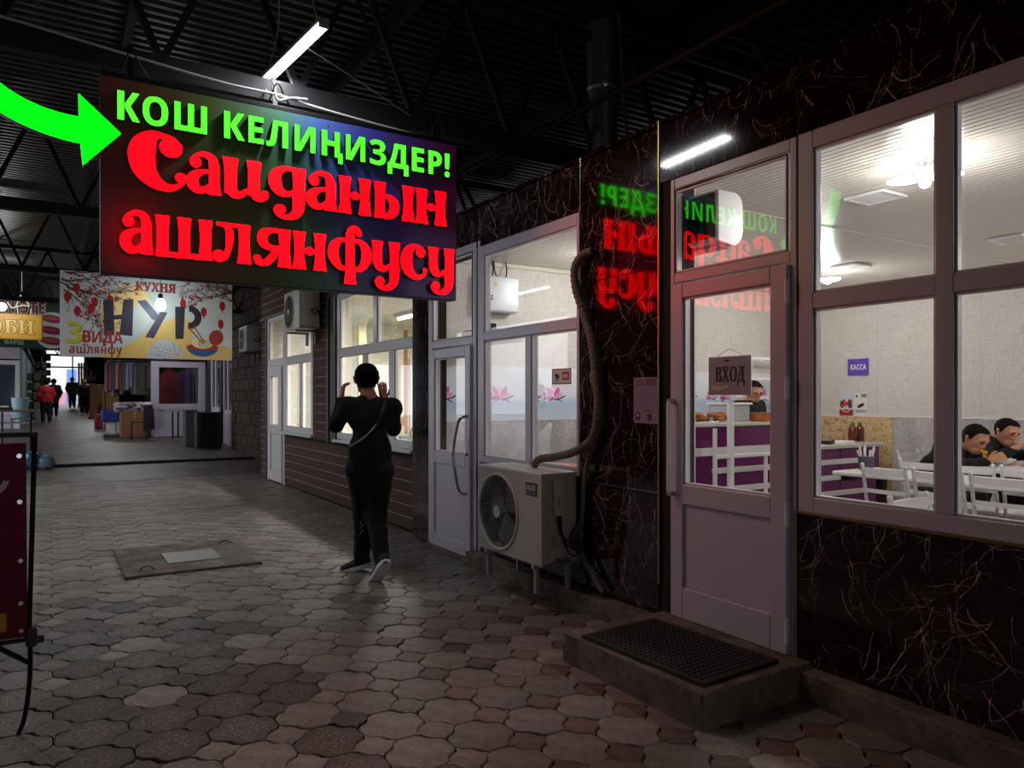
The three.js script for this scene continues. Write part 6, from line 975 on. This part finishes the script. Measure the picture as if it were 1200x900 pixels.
  goods('tall rack of green and brown goods by the fence sheets', -0.55, 35, 2.1, ['#5b5a3c', '#6f6a48', '#3f3a30', '#7d7a5e']); goods('rack of dark bags beside the woman in the red jacket', -0.35, 41, 2.6, ['#3a3038', '#4a3a34', '#2c2a30']); goods('tall rack of brown bags at the mouth of the lane', -0.2, 45, 3.0, ['#4c342c', '#6b4a3a', '#3a3036']); goods('rack of dark coats at the right of the lane mouth', 1.75, 43, 2.0, ['#2a2830', '#1f1e24', '#3a3038']);
  // beyond the mouth of the hall
  struct('ground', bx(-8, 12, 0.6, 1.0, 50, 90), std({ color: '#a9a7a6', roughness: 0.9 }));
  const o = thing('street_house', 'pale house front in daylight beyond the mouth of the hall', 'building', [1, 1, 62]); mk('wall', bx(-4, 8, 1, 7, 64, 64.5), std({ color: '#d9d6d6', roughness: 0.9 }), o); mk('blue_door', bx(1.05, 1.65, 1, 3.6, 63.9, 64), std({ color: '#5f86c0', roughness: 0.6 }), o); mk('pink_panel', bx(-0.2, 1.0, 1, 1.9, 63.9, 64), std({ color: '#c98fa0', roughness: 0.7 }), o); mk('window', bx(-1.4, -0.4, 2.2, 3.8, 63.93, 64), std({ color: '#8fa0b0', roughness: 0.2 }), o);
  const oc = setting('trim', [1.4, gy(45), 46]); struct('wooden_screen', [0, 1, 2, 3].map((i) => bx(1.25 + i * 0.12, 1.35 + i * 0.12, gy(46), gy(46) + 2.4, 46, 46.05, 0.01)), std({ color: '#a8754c', roughness: 0.8 }), oc);
}

// ---------------------------------------------------------------- people: smooth bodies meshed from distance fields
const V3 = (x, y, z) => new THREE.Vector3(x, y, z);
const smin = (a, b, k) => { const h = Math.max(k - Math.abs(a - b), 0) / k; return Math.min(a, b) - h * h * k * 0.25; };
function field(bones, k) {            // bones: [a, b, ra, rb] tapered capsules
  const n = bones.length, A = new Float64Array(n * 11);
  bones.forEach(([a, b, ra, rb], i) => { const d = b.clone().sub(a), L = d.lengthSq() || 1e-9; A.set([a.x, a.y, a.z, d.x, d.y, d.z, L, ra, rb ?? ra], i * 11); });
  return (x, y, z) => {
    let s = 9;
    for (let i = 0, o = 0; i < n; i++, o += 11) { const px = x - A[o], py = y - A[o + 1], pz = z - A[o + 2]; let t = (px * A[o + 3] + py * A[o + 4] + pz * A[o + 5]) / A[o + 6]; t = t < 0 ? 0 : t > 1 ? 1 : t; const dx = px - A[o + 3] * t, dy = py - A[o + 4] * t, dz = pz - A[o + 5] * t, d = Math.sqrt(dx * dx + dy * dy + dz * dz) - (A[o + 7] + (A[o + 8] - A[o + 7]) * t); s = s > 8 ? d : smin(s, d, k); }
    return s;
  };
}
function nets(f, lo, hi, h) {         // surface nets on a grid of cell h
  const nx = Math.ceil((hi.x - lo.x) / h) + 1, ny = Math.ceil((hi.y - lo.y) / h) + 1, nz = Math.ceil((hi.z - lo.z) / h) + 1, v = new Float32Array(nx * ny * nz), id = new Int32Array(nx * ny * nz).fill(-1), pos = [], idx = [];
  const at = (i, j, k) => i + nx * (j + ny * k);
  for (let k = 0; k < nz; k++) for (let j = 0; j < ny; j++) for (let i = 0; i < nx; i++) v[at(i, j, k)] = f(lo.x + i * h, lo.y + j * h, lo.z + k * h);
  const E = [[0, 1], [2, 3], [4, 5], [6, 7], [0, 2], [1, 3], [4, 6], [5, 7], [0, 4], [1, 5], [2, 6], [3, 7]];
  for (let k = 0; k < nz - 1; k++) for (let j = 0; j < ny - 1; j++) for (let i = 0; i < nx - 1; i++) {
    const c = []; let m = 0; for (let q = 0; q < 8; q++) { c.push(v[at(i + (q & 1), j + ((q >> 1) & 1), k + (q >> 2))]); if (c[q] < 0) m++; }
    if (!m || m === 8) continue;
    let sx = 0, sy = 0, sz = 0, n = 0;
    for (const [a, b] of E) if (c[a] < 0 !== c[b] < 0) { const t = c[a] / (c[a] - c[b]); sx += (a & 1) + ((b & 1) - (a & 1)) * t; sy += ((a >> 1) & 1) + (((b >> 1) & 1) - ((a >> 1) & 1)) * t; sz += (a >> 2) + ((b >> 2) - (a >> 2)) * t; n++; }
    id[at(i, j, k)] = pos.length / 3; pos.push(lo.x + (i + sx / n) * h, lo.y + (j + sy / n) * h, lo.z + (k + sz / n) * h);
  }
  const quad = (a, b, c, d, flip) => { if (a < 0 || b < 0 || c < 0 || d < 0) return; flip ? idx.push(a, c, b, a, d, c) : idx.push(a, b, c, a, c, d); };
  for (let k = 1; k < nz - 1; k++) for (let j = 1; j < ny - 1; j++) for (let i = 1; i < nx - 1; i++) {
    const s = v[at(i, j, k)] < 0;
    if (s !== v[at(i + 1, j, k)] < 0) quad(id[at(i, j - 1, k - 1)], id[at(i, j, k - 1)], id[at(i, j, k)], id[at(i, j - 1, k)], !s);
    if (s !== v[at(i, j + 1, k)] < 0) quad(id[at(i - 1, j, k - 1)], id[at(i - 1, j, k)], id[at(i, j, k)], id[at(i, j, k - 1)], !s);
    if (s !== v[at(i, j, k + 1)] < 0) quad(id[at(i - 1, j - 1, k)], id[at(i, j - 1, k)], id[at(i, j, k)], id[at(i - 1, j, k)], !s);
  }
  const g = new THREE.BufferGeometry(); g.setAttribute('position', new THREE.Float32BufferAttribute(pos, 3)); g.setIndex(idx);
  const nrm = new Float32Array(pos.length), e = h * 0.4;
  for (let i = 0; i < pos.length; i += 3) { const [x, y, z] = [pos[i], pos[i + 1], pos[i + 2]], n = V3(f(x + e, y, z) - f(x - e, y, z), f(x, y + e, z) - f(x, y - e, z), f(x, y, z + e) - f(x, y, z - e)).normalize(); nrm.set([n.x, n.y, n.z], i); }
  g.setAttribute('normal', new THREE.BufferAttribute(nrm, 3));
  return g;
}
function bounds(bones, pad) { const b = new THREE.Box3(); for (const [p, q, r, s] of bones) { const m = Math.max(r, s ?? r) + pad; for (const c of [p, q]) { b.expandByPoint(c.clone().addScalar(m)); b.expandByPoint(c.clone().addScalar(-m)); } } return b; }
const blob = (bones, k, h) => { const b = bounds(bones, h * 2 + 0.01); return nets(field(bones, k), b.min, b.max, h); };
// a hand: palm and five fingers. dir = along the fingers, pal = out of the palm, side = towards the thumb, curl per finger joint
function hand(w, dir, pal, curl = 0.35, spread = 0.1, h = 0.003) {
  const u = dir.clone().normalize(), p = pal.clone().addScaledVector(u, -pal.dot(u)).normalize(), s = V3().crossVectors(u, p);
  return (thumb) => {
    const side = s.clone().multiplyScalar(thumb), at = (a, b, c) => w.clone().addScaledVector(u, a).addScaledVector(side, b).addScaledVector(p, c), B = [];
    for (const b of [-0.028, -0.009, 0.01, 0.028]) B.push([at(0.0, b * 0.6, 0), at(0.082, b, 0), 0.015, 0.011]);
    B.push([at(-0.03, 0, 0), at(0.02, 0, 0), 0.024, 0.022]);
    [[-0.031, 0.062], [-0.0105, 0.075], [0.0105, 0.08], [0.031, 0.071]].forEach(([b, L], i) => {
      let q = at(0.086, b, 0), a = 0.1; const l = [0.48, 0.3, 0.22], out = b * spread * 6;
      l.forEach((t, j) => { a += curl * (1 + 0.1 * i) * (j ? 1 : 0.7); const d = u.clone().multiplyScalar(Math.cos(a)).addScaledVector(p, Math.sin(a)).addScaledVector(side, out); const e = q.clone().addScaledVector(d.normalize(), L * t * 1.02); B.push([q, e, 0.0088 - j * 0.0008, 0.0082 - j * 0.0009]); q = e; });
    });
    const t0 = at(0.018, 0.03, 0.006), t1 = at(0.05, 0.056, 0.018), t2 = at(0.08, 0.064, 0.032); B.push([at(0.0, 0.012, 0.004), t0, 0.014, 0.013], [t0, t1, 0.012, 0.0105], [t1, t2, 0.01, 0.008]);
    return blob(B, 0.008, h);
  };
}
// head around its centre c, looking along f with the crown along up
function headParts(c, f, up, h = 0.005, hairline = 0, face = true) {
  const F = f.clone().normalize(), U = up.clone().addScaledVector(F, -up.dot(F)).normalize(), R = V3().crossVectors(U, F), at = (x, y, z) => c.clone().addScaledVector(R, x).addScaledVector(U, y).addScaledVector(F, z);
  const skull = [[at(0, 0.035, -0.02), at(0, 0.04, 0.02), 0.086, 0.078], [at(0, -0.03, 0.015), at(0, 0.0, 0.03), 0.068, 0.066], [at(-0.022, -0.082, 0.05), at(0.022, -0.082, 0.05), 0.034, 0.034], [at(-0.045, -0.05, 0.0), at(-0.02, -0.085, 0.05), 0.03, 0.028], [at(0.045, -0.05, 0.0), at(0.02, -0.085, 0.05), 0.03, 0.028], [at(-0.045, -0.015, 0.055), at(-0.03, -0.02, 0.065), 0.022, 0.02], [at(0.045, -0.015, 0.055), at(0.03, -0.02, 0.065), 0.022, 0.02], [at(-0.03, 0.022, 0.082), at(0.03, 0.022, 0.082), 0.014, 0.014]];
  const f0 = field(skull, 0.032), probe = V3(), reach = (g, x, y) => { let z = 0.2; while (z > 0) { probe.copy(at(x, y, z)); if (g(probe.x, probe.y, probe.z) < 0) break; z -= 0.0015; } return z; };   // how far forward a surface lies
  const nz = reach(f0, 0, 0.012), tz = reach(f0, 0, -0.03), lz = reach(f0, 0, -0.06);
  const nose = [[at(0, 0.014, nz - 0.002), at(0, -0.026, tz + 0.014), 0.008, 0.013], [at(-0.013, -0.031, tz + 0.001), at(0.013, -0.031, tz + 0.001), 0.01, 0.01], [at(-0.018, -0.055, lz - 0.003), at(0.018, -0.055, lz - 0.003), 0.008, 0.008], [at(-0.014, -0.069, lz - 0.004), at(0.014, -0.069, lz - 0.004), 0.008, 0.008], [at(-0.05, 0.026, reach(f0, 0.05, 0.026) - 0.006), at(0.05, 0.026, reach(f0, 0.05, 0.026) - 0.006), 0.01, 0.01]];
  const ears = [[at(-0.096, 0.014, -0.014), at(-0.09, -0.03, -0.004), 0.016, 0.01], [at(0.096, 0.014, -0.014), at(0.09, -0.03, -0.004), 0.016, 0.01]];
  const all = [...skull, ...nose, ...ears], b = bounds(all, h * 3), f1 = field(nose, 0.012), f2 = field(ears, 0.012);
  const ez = reach(f0, 0.033, 0.004), eye = [at(-0.033, 0.004, ez), at(0.033, 0.004, ez)];
  const skin = (x, y, z) => { let d = smin(f0(x, y, z), f1(x, y, z), 0.018); for (const q of eye) d = -smin(-d, Math.hypot(x - q.x, y - q.y, z - q.z) - 0.014, 0.012); return smin(d, f2(x, y, z), 0.008); };
  const head = nets(skin, b.min, b.max, h);
  const ss = THREE.MathUtils.smoothstep;
  const hairF = (x, y, z) => { const q = V3(x, y, z).sub(c), a = q.dot(U), d = q.dot(F), n = nC(q.dot(R) * 1.3 + 0.5, a * 1.1 + d * 0.9), line = -0.08 + 0.085 * ss(d, -0.055, -0.01) + 0.09 * ss(d, 0.01, 0.06) + hairline; return Math.max(f0(x, y, z) - 0.009 - 0.01 * n, (line - a) * 0.8); };
  const hb = bounds(skull, 0.06), hair = nets(hairF, hb.min, hb.max, Math.max(h, 0.005));
  return { head, hair, at, ez, front: (x, y) => reach(skin, x, y) };
}
// joints: sL sR (shoulders) eL eR wL wR hipL hipR kL kR aL aR tL tR (toes) neck chest pelvis head face up
function person(label, pos, turn, j, o) {
  const t = thing('person', label, 'person', pos, turn), h = o.cell || 0.012, S = o.size || 1;
  const torso = (g) => [[j.hipL, j.hipR, 0.092 * S + g, 0.092 * S + g], [j.pelvis.clone().add(V3(-0.05, 0.05, 0)), j.pelvis.clone().add(V3(0.05, 0.05, 0)), 0.1 * S + g], [j.waist.clone().add(V3(-0.062, 0, 0)), j.waist.clone().add(V3(0.062, 0, 0)), 0.096 * S + g], [j.pelvis, j.waist, 0.1 * S + g, 0.1 * S + g], [j.waist, j.chest, 0.11 * S + g, 0.12 * S + g], [j.chest.clone().lerp(j.sL, 0.45), j.chest.clone().lerp(j.sR, 0.45), 0.105 * S + g], [j.sL, j.sR, 0.062 * S + g], [j.chest, j.neck, 0.08 * S + g * 0.6, 0.058 * S + g * 0.4]];
  const arm = (s, e, w, g) => [[s, e, 0.056 * S + g, 0.045 * S + g], [e, w, 0.044 * S + g, 0.029 * S + g]];
  const leg = (a, k, n, g) => [[a, k, 0.082 * S + g, 0.058 * S + g], [k, n, 0.056 * S + g, 0.036 * S + g]];
  const bones = [...torso(0), ...arm(j.sL, j.eL, j.wL, 0), ...arm(j.sR, j.eR, j.wR, 0), ...leg(j.hipL, j.kL, j.aL, 0), ...leg(j.hipR, j.kR, j.aR, 0), [j.neck, j.head.clone().addScaledVector(j.up, -0.05), 0.055 * S, 0.052 * S]];
  if (!o.noFeet) for (const q of ['L', 'R']) bones.push([j['a' + q], j['t' + q], 0.036, 0.026]);
  const H = headParts(j.head, j.face, j.up, o.headCell || 0.005, o.hairline);
  const geos = [blob(bones, 0.05, h), H.head];
  for (const q of ['L', 'R']) if (o['hand' + q]) geos.push(o['hand' + q]);
  const body = local('body', geos.map((g) => { const n = g.index ? g.toNonIndexed() : g; return n; }), o.skin, t);
  const shirtBones = [...torso(0.018).slice(o.longTop ? 0 : 2), ...arm(j.sL, j.eL, j.eL.clone().lerp(j.wL, o.sleeve ?? 0.96), 0.014), ...arm(j.sR, j.eR, j.eR.clone().lerp(j.wR, o.sleeve ?? 0.96), 0.014)];
  const sf = field(shirtBones, 0.05), sb = bounds(shirtBones, 0.04), wob = (x, y, z) => 0.006 * (nB(x * 0.7 + z * 0.4, y * 0.9) - 0.5) + 0.004 * (nC(x * 0.6 + z, y * 0.5) - 0.5);
  const nk = j.neck.clone().addScaledVector(j.up, 0.02), hem = j.pelvis.y - (o.hem ?? 0.02);
  const shirt = local('shirt', nets((x, y, z) => Math.max(sf(x, y, z) + wob(x, y, z), (x - nk.x) * j.up.x + (y - nk.y) * j.up.y + (z - nk.z) * j.up.z), sb.min, sb.max, h), o.shirt, t);
  const tb = [[j.hipL, j.hipR, 0.098 * S], [j.pelvis.clone().add(V3(-0.05, 0.03, 0)), j.pelvis.clone().add(V3(0.05, 0.03, 0)), 0.104 * S], ...leg(j.hipL, j.kL, j.aL.clone().lerp(j.kL, 0.06), 0.018 + (o.baggy || 0)), ...leg(j.hipR, j.kR, j.aR.clone().lerp(j.kR, 0.06), 0.018 + (o.baggy || 0))], tf = field(tb, 0.045), tbb = bounds(tb, 0.04);
  const trousers = local('trousers', nets((x, y, z) => tf(x, y, z) + 1.6 * wob(x + 0.3, y * 0.8, z), tbb.min, tbb.max, h), o.trousers, t);
  local('hair', H.hair, o.hair || M.hair, t);
  if (!o.noFace) {
    const dot = (p, r, m, n) => local(n, new THREE.SphereGeometry(r, 12, 8).translate(p.x, p.y, p.z), m, t);
    for (const s of [-1, 1]) { dot(H.at(s * 0.033, 0.004, H.ez - 0.0115), 0.0115, std({ color: '#1b1210', roughness: 0.2 }), 'eye'); local('eyebrow', rod(H.at(s * 0.016, 0.029, H.front(s * 0.016, 0.029)), H.at(s * 0.053, 0.031, H.front(s * 0.053, 0.031)), 0.0055, 0.004, 6), M.hair, t); }
    local('mouth', rod(H.at(-0.021, -0.062, H.front(0.021, -0.062) - 0.001), H.at(0.021, -0.062, H.front(0.021, -0.062) - 0.001), 0.004, 0.004, 6), std({ color: '#6e3530', roughness: 0.5 }), t);
  }
  return { t, body, shirt, trousers, H };
}
const pose = (q) => { const o = {}; for (const k of Object.keys(q)) o[k] = V3(...q[k]); return o; };
function shoe(t, ankle, toe, up, sole, upperMat) {
  const d = toe.clone().sub(ankle).normalize(), u = up.clone().addScaledVector(d, -up.dot(d)).normalize(), s = V3().crossVectors(u, d), at = (a, b, c) => ankle.clone().addScaledVector(d, a).addScaledVector(s, b).addScaledVector(u, c);
  const B = [[at(-0.045, 0, -0.01), at(0.02, 0, -0.005), 0.042, 0.048], [at(0.02, 0, -0.012), at(0.17, 0.008, -0.032), 0.047, 0.034], [at(0.1, -0.012, -0.03), at(0.17, 0.012, -0.034), 0.036, 0.03], [at(-0.03, 0, 0.01), at(0.0, 0, 0.05), 0.042, 0.042]];
  const f = field(B, 0.03), b = bounds(B, 0.02), cut = -0.045;
  const up_ = local('shoe', nets((x, y, z) => Math.max(f(x, y, z), cut - ((x - ankle.x) * u.x + (y - ankle.y) * u.y + (z - ankle.z) * u.z)), b.min, b.max, 0.006), upperMat, t);
  local('sole', nets((x, y, z) => { const c = (x - ankle.x) * u.x + (y - ankle.y) * u.y + (z - ankle.z) * u.z; const q = f(x + u.x * (-0.035 - c > 0 ? -(-0.035 - c) * -1 : 0), y, z); return Math.max(Math.min(f(x - u.x * (c + 0.03), y - u.y * (c + 0.03), z - u.z * (c + 0.03)), 9) - 0.006, c + 0.036, -0.07 - c); }, b.min.clone().subScalar(0.03), b.max, 0.006), sole, up_);
}
{
  // the man walking away with raised hands
  const j = pose({ head: [-0.03, 1.655, -0.02], neck: [-0.01, 1.505, 0.01], chest: [0.0, 1.3, 0.0], waist: [0.0, 1.08, 0.0], pelvis: [0.0, 0.95, 0.0], sL: [-0.175, 1.425, 0.0], sR: [0.185, 1.415, 0.0], eL: [-0.285, 1.27, -0.16], wL: [-0.245, 1.48, -0.24], eR: [0.2, 1.235, -0.2], wR: [0.115, 1.46, -0.2], hipL: [-0.085, 0.9, 0], hipR: [0.085, 0.9, 0.02], kL: [-0.05, 0.49, -0.14], kR: [0.045, 0.5, -0.03], aL: [-0.075, 0.085, -0.26], aR: [0.1, 0.17, 0.2], tL: [-0.16, 0.035, -0.33], tR: [0.045, 0.035, 0.12], up: [0, 1, 0], face: [-0.12, -0.05, -1] });
  const handL = hand(V3(-0.24, 1.5, -0.245), V3(0.12, 1, -0.05), V3(0.9, 0.1, -0.35), 0.5, 0.06)(1), handR = hand(V3(0.113, 1.485, -0.2), V3(-0.06, 1, -0.06), V3(-0.25, 0.05, -1), 0.25, 0.14)(-1);
  const p = person('young man in black walking down the lane with both hands raised beside his head', [2.27, 0, 5.9], -0.37, j, { cell: 0.011, headCell: 0.0045, skin: M.skin, shirt: M.cloth, trousers: M.clothNavy, handL, handR, noFace: false, hem: 0.1, longTop: true, sleeve: 0.93, baggy: 0.012, noFeet: false, hairline: 0.0 });
  shoe(p.t, j.aL, j.tL.clone().add(V3(-0.06, 0.0, 0.0)), V3(0, 1, 0), M.white, std({ color: '#2a2a2e', roughness: 0.7 }));
  shoe(p.t, j.aR, j.tR.clone().add(V3(-0.03, -0.03, -0.06)), V3(-0.2, 0.6, -0.75), M.white, std({ color: '#3a3234', roughness: 0.7 }));
  local('watch_strap', new THREE.TorusGeometry(0.036, 0.008, 8, 20).rotateX(Math.PI / 2 - 0.3).translate(-0.247, 1.455, -0.228), M.black, p.t);
  const b = local('bag_strap', tube([V3(0.12, 1.47, -0.06), V3(0.13, 1.48, 0.04), V3(0.1, 1.38, 0.13), V3(0.06, 1.28, 0.142)], 0.02, 20, 6), M.black, p.t);
  local('pale_strap', tube([V3(0.055, 1.285, 0.147), V3(-0.03, 1.19, 0.146), V3(-0.13, 1.12, 0.125), V3(-0.165, 1.1, 0.075)], 0.0075, 24, 6), std({ color: '#a9a6a6', roughness: 0.6 }), b);
  local('trouser_print', [0, 1, 2, 3, 4].map((i) => new THREE.BoxGeometry(0.006, 0.022, 0.004).rotateZ(0.5 - i * 0.3).translate(-0.075 + (i % 2) * 0.012, 0.45 - i * 0.022, -0.03)), M.acWhite, p.trousers);
}
const seated = (o) => pose({ pelvis: [0, 0.55, 0], hipL: [-0.09, 0.53, 0.02], hipR: [0.09, 0.53, 0.02], kL: [-0.13, 0.52, 0.42], kR: [0.13, 0.52, 0.42], aL: [-0.13, 0.09, 0.4], aR: [0.13, 0.09, 0.4], tL: [-0.14, 0.03, 0.52], tR: [0.14, 0.03, 0.52], ...o });
{
  // diners, both facing the near end of the cafe (+z)
  const j = seated({ waist: [0, 0.68, 0.07], chest: [0.0, 0.82, 0.2], neck: [-0.01, 0.925, 0.34], sL: [-0.19, 0.88, 0.24], sR: [0.19, 0.88, 0.24], head: [-0.03, 0.975, 0.435], face: [-0.2, -0.5, 1], up: [0, 1, 0.5], eL: [-0.31, 0.74, 0.4], wL: [-0.16, 0.79, 0.6], eR: [0.3, 0.76, 0.36], wR: [0.16, 0.79, 0.56] });
  j.up.normalize();
  const man = person('man in black eating noodles bent over his bowl in the cafe', [7.12, 0.15, 3.92], 0, j, { cell: 0.013, headCell: 0.005, skin: M.skinPale, shirt: M.cloth, trousers: std({ color: '#3c3a40', roughness: 0.9 }), hairline: 0.0, handL: hand(V3(-0.15, 0.8, 0.62), V3(0.5, 0.45, 0.75), V3(0.8, -0.3, -0.3), 0.7, 0.03)(1), handR: hand(V3(0.16, 0.79, 0.58), V3(-0.4, -0.1, 0.9), V3(0, -1, 0), 0.4, 0.05)(1) });
  const no = thing('noodle_bunch', 'bunch of yellow noodles lifted to the mouth of the nearer man', 'noodles', [7.12, 0.15, 3.92]);
  const mouth = man.H.at(0, -0.062, man.H.front(0, -0.062));
  for (let i = 0; i < 7; i++) local('noodle', tube([mouth.clone().add(V3(-0.018 + i * 0.006, 0, -0.006)), mouth.clone().add(V3(-0.026 + i * 0.009, -0.01, 0.03 + (i % 3) * 0.008)), mouth.clone().add(V3(-0.03 + i * 0.01, -0.05, 0.035)), mouth.clone().add(V3(-0.02 + i * 0.006, -0.09 - (i % 2) * 0.015, 0.03))], 0.006, 16, 6), std({ color: '#d9a23a', roughness: 0.4 }), no);
  for (const k of [0, 0.012]) local('chopstick', rod(V3(-0.12 + k, 0.82, 0.67), mouth.clone().add(V3(k, -0.03, 0.03)), 0.0035), M.wood, no);
  const j2 = seated({ waist: [0, 0.69, 0.05], chest: [0.0, 0.83, 0.16], neck: [0.0, 0.95, 0.26], sL: [-0.19, 0.89, 0.2], sR: [0.19, 0.89, 0.2], head: [0.0, 1.015, 0.345], face: [-0.35, -0.38, 1], up: [0, 1, 0.4], eL: [-0.33, 0.76, 0.38], wL: [-0.15, 0.9, 0.53], eR: [0.3, 0.75, 0.38], wR: [0.1, 0.88, 0.56] });
  j2.up.normalize();
  person('man in black drinking from a white bowl held to his face in the cafe', [7.86, 0.15, 3.92], 0, j2, { cell: 0.013, headCell: 0.005, skin: M.skinPale, shirt: M.cloth, trousers: std({ color: '#2c2b31', roughness: 0.9 }), hairline: 0.0, handL: hand(V3(-0.14, 0.92, 0.545), V3(0.6, 0.15, 0.6), V3(0.3, -0.2, -0.9), 0.55, 0.05)(-1), handR: hand(V3(0.1, 0.89, 0.58), V3(-0.5, 0.1, 0.5), V3(-0.4, 0.6, -0.2), 0.5, 0.05)(1) });
  const b = thing('soup_bowl', 'white bowl lifted to the mouth of the second man', 'bowl', [7.86, 0.15, 3.92]);
  const g = new THREE.LatheGeometry([[0, 0], [0.04, 0], [0.045, 0.01], [0.08, 0.04], [0.095, 0.07], [0.091, 0.07], [0.075, 0.042], [0.03, 0.014], [0, 0.013]].map((q) => new THREE.Vector2(...q)), 26).rotateX(-0.5).translate(-0.05, 0.89, 0.56); local('bowl_body', g, M.white, b); local('foot_ring', new THREE.TorusGeometry(0.04, 0.006, 6, 20).rotateX(Math.PI / 2 - 0.5).translate(-0.05, 0.888, 0.56), M.white, b);
  // the woman serving behind the tall counter
  const s = pose({ pelvis: [0, 0.92, 0], hipL: [-0.085, 0.88, 0], hipR: [0.085, 0.88, 0], kL: [-0.09, 0.48, 0], kR: [0.09, 0.48, 0], aL: [-0.09, 0.08, 0], aR: [0.09, 0.08, 0], tL: [-0.1, 0.03, 0.12], tR: [0.1, 0.03, 0.12], waist: [0, 1.04, 0], chest: [0, 1.18, 0.03], neck: [0, 1.3, 0.06], sL: [-0.16, 1.26, 0.03], sR: [0.16, 1.26, 0.03], head: [0, 1.42, 0.1], face: [-0.3, -0.4, 1], up: [0, 1, 0], eL: [-0.24, 1.05, 0.06], wL: [-0.2, 1.04, 0.25], eR: [0.24, 1.05, 0.06], wR: [0.2, 1.04, 0.25] });
  person('dark clothed server with black hair bending behind the tall purple counter', [7.25, 0.15, 6.2], 0, s, { cell: 0.016, headCell: 0.006, skin: M.skinPale, shirt: M.cloth, trousers: M.cloth, handL: hand(V3(-0.2, 1.04, 0.27), V3(0, 0, 1), V3(0, -1, 0), 0.3, 0.05, 0.004)(1), handR: hand(V3(0.2, 1.04, 0.27), V3(0, 0, 1), V3(0, -1, 0), 0.3, 0.05, 0.004)(-1) });
}
{
  // walkers at the far end of the lane
  const walk = (away, swing) => { const f = away ? -1 : 1; return pose({ pelvis: [0, 0.88, 0], hipL: [-0.085, 0.84, 0], hipR: [0.085, 0.84, 0], kL: [-0.09, 0.46, f * 0.1 * swing], kR: [0.09, 0.46, -f * 0.02 * swing], aL: [-0.09, 0.08, f * 0.16 * swing], aR: [0.09, 0.09, -f * 0.16 * swing], tL: [-0.1, 0.03, f * (0.16 * swing + 0.12)], tR: [0.1, 0.03, f * (0.12 - 0.16 * swing)], waist: [0, 1.0, 0], chest: [0, 1.18, 0], neck: [0, 1.35, 0], sL: [-0.17, 1.29, 0], sR: [0.17, 1.29, 0], head: [0, 1.5, f * 0.02], face: [0, -0.1, f], up: [0, 1, 0], eL: [-0.26, 1.06, 0.02], wL: [-0.22, 0.86, f * 0.08], eR: [0.26, 1.06, 0.02], wR: [0.22, 0.86, f * 0.05] }); };
  const far = (label, x, d, j, shirt, size, turn = 0) => person(label, [x, gy(d), d], turn, j, { cell: 0.022, headCell: 0.009, skin: M.skinPale, shirt, trousers: M.cloth, size, longTop: true, hem: 0.1, handL: hand(j.wL, V3(0, -1, 0.1), V3(1, 0, 0), 0.3, 0.05, 0.005)(1), handR: hand(j.wR, V3(0, -1, 0.1), V3(-1, 0, 0), 0.3, 0.05, 0.005)(-1) });
  far('woman in a bright red jacket standing at the left far down the lane', -0.13, 32.4, walk(true, 0.5), std({ color: '#b01620', roughness: 0.8 }), 1.2, 0.3);
  far('person in a dark hooded coat walking at the far mouth of the lane', 0.97, 45, walk(true, 0.8), std({ color: '#2c2c33', roughness: 0.9 }), 1.15);
  far('person in a long black coat beside the clothes at the far right', 1.3, 38.5, walk(false, 0.4), std({ color: '#17161b', roughness: 0.9 }), 1.25);
  far('person in a dark jacket half hidden behind the woman in red', 0.12, 36.5, walk(true, 0.6), std({ color: '#2a2226', roughness: 0.9 }), 1.1);
}

renderer.render(scene, camera);
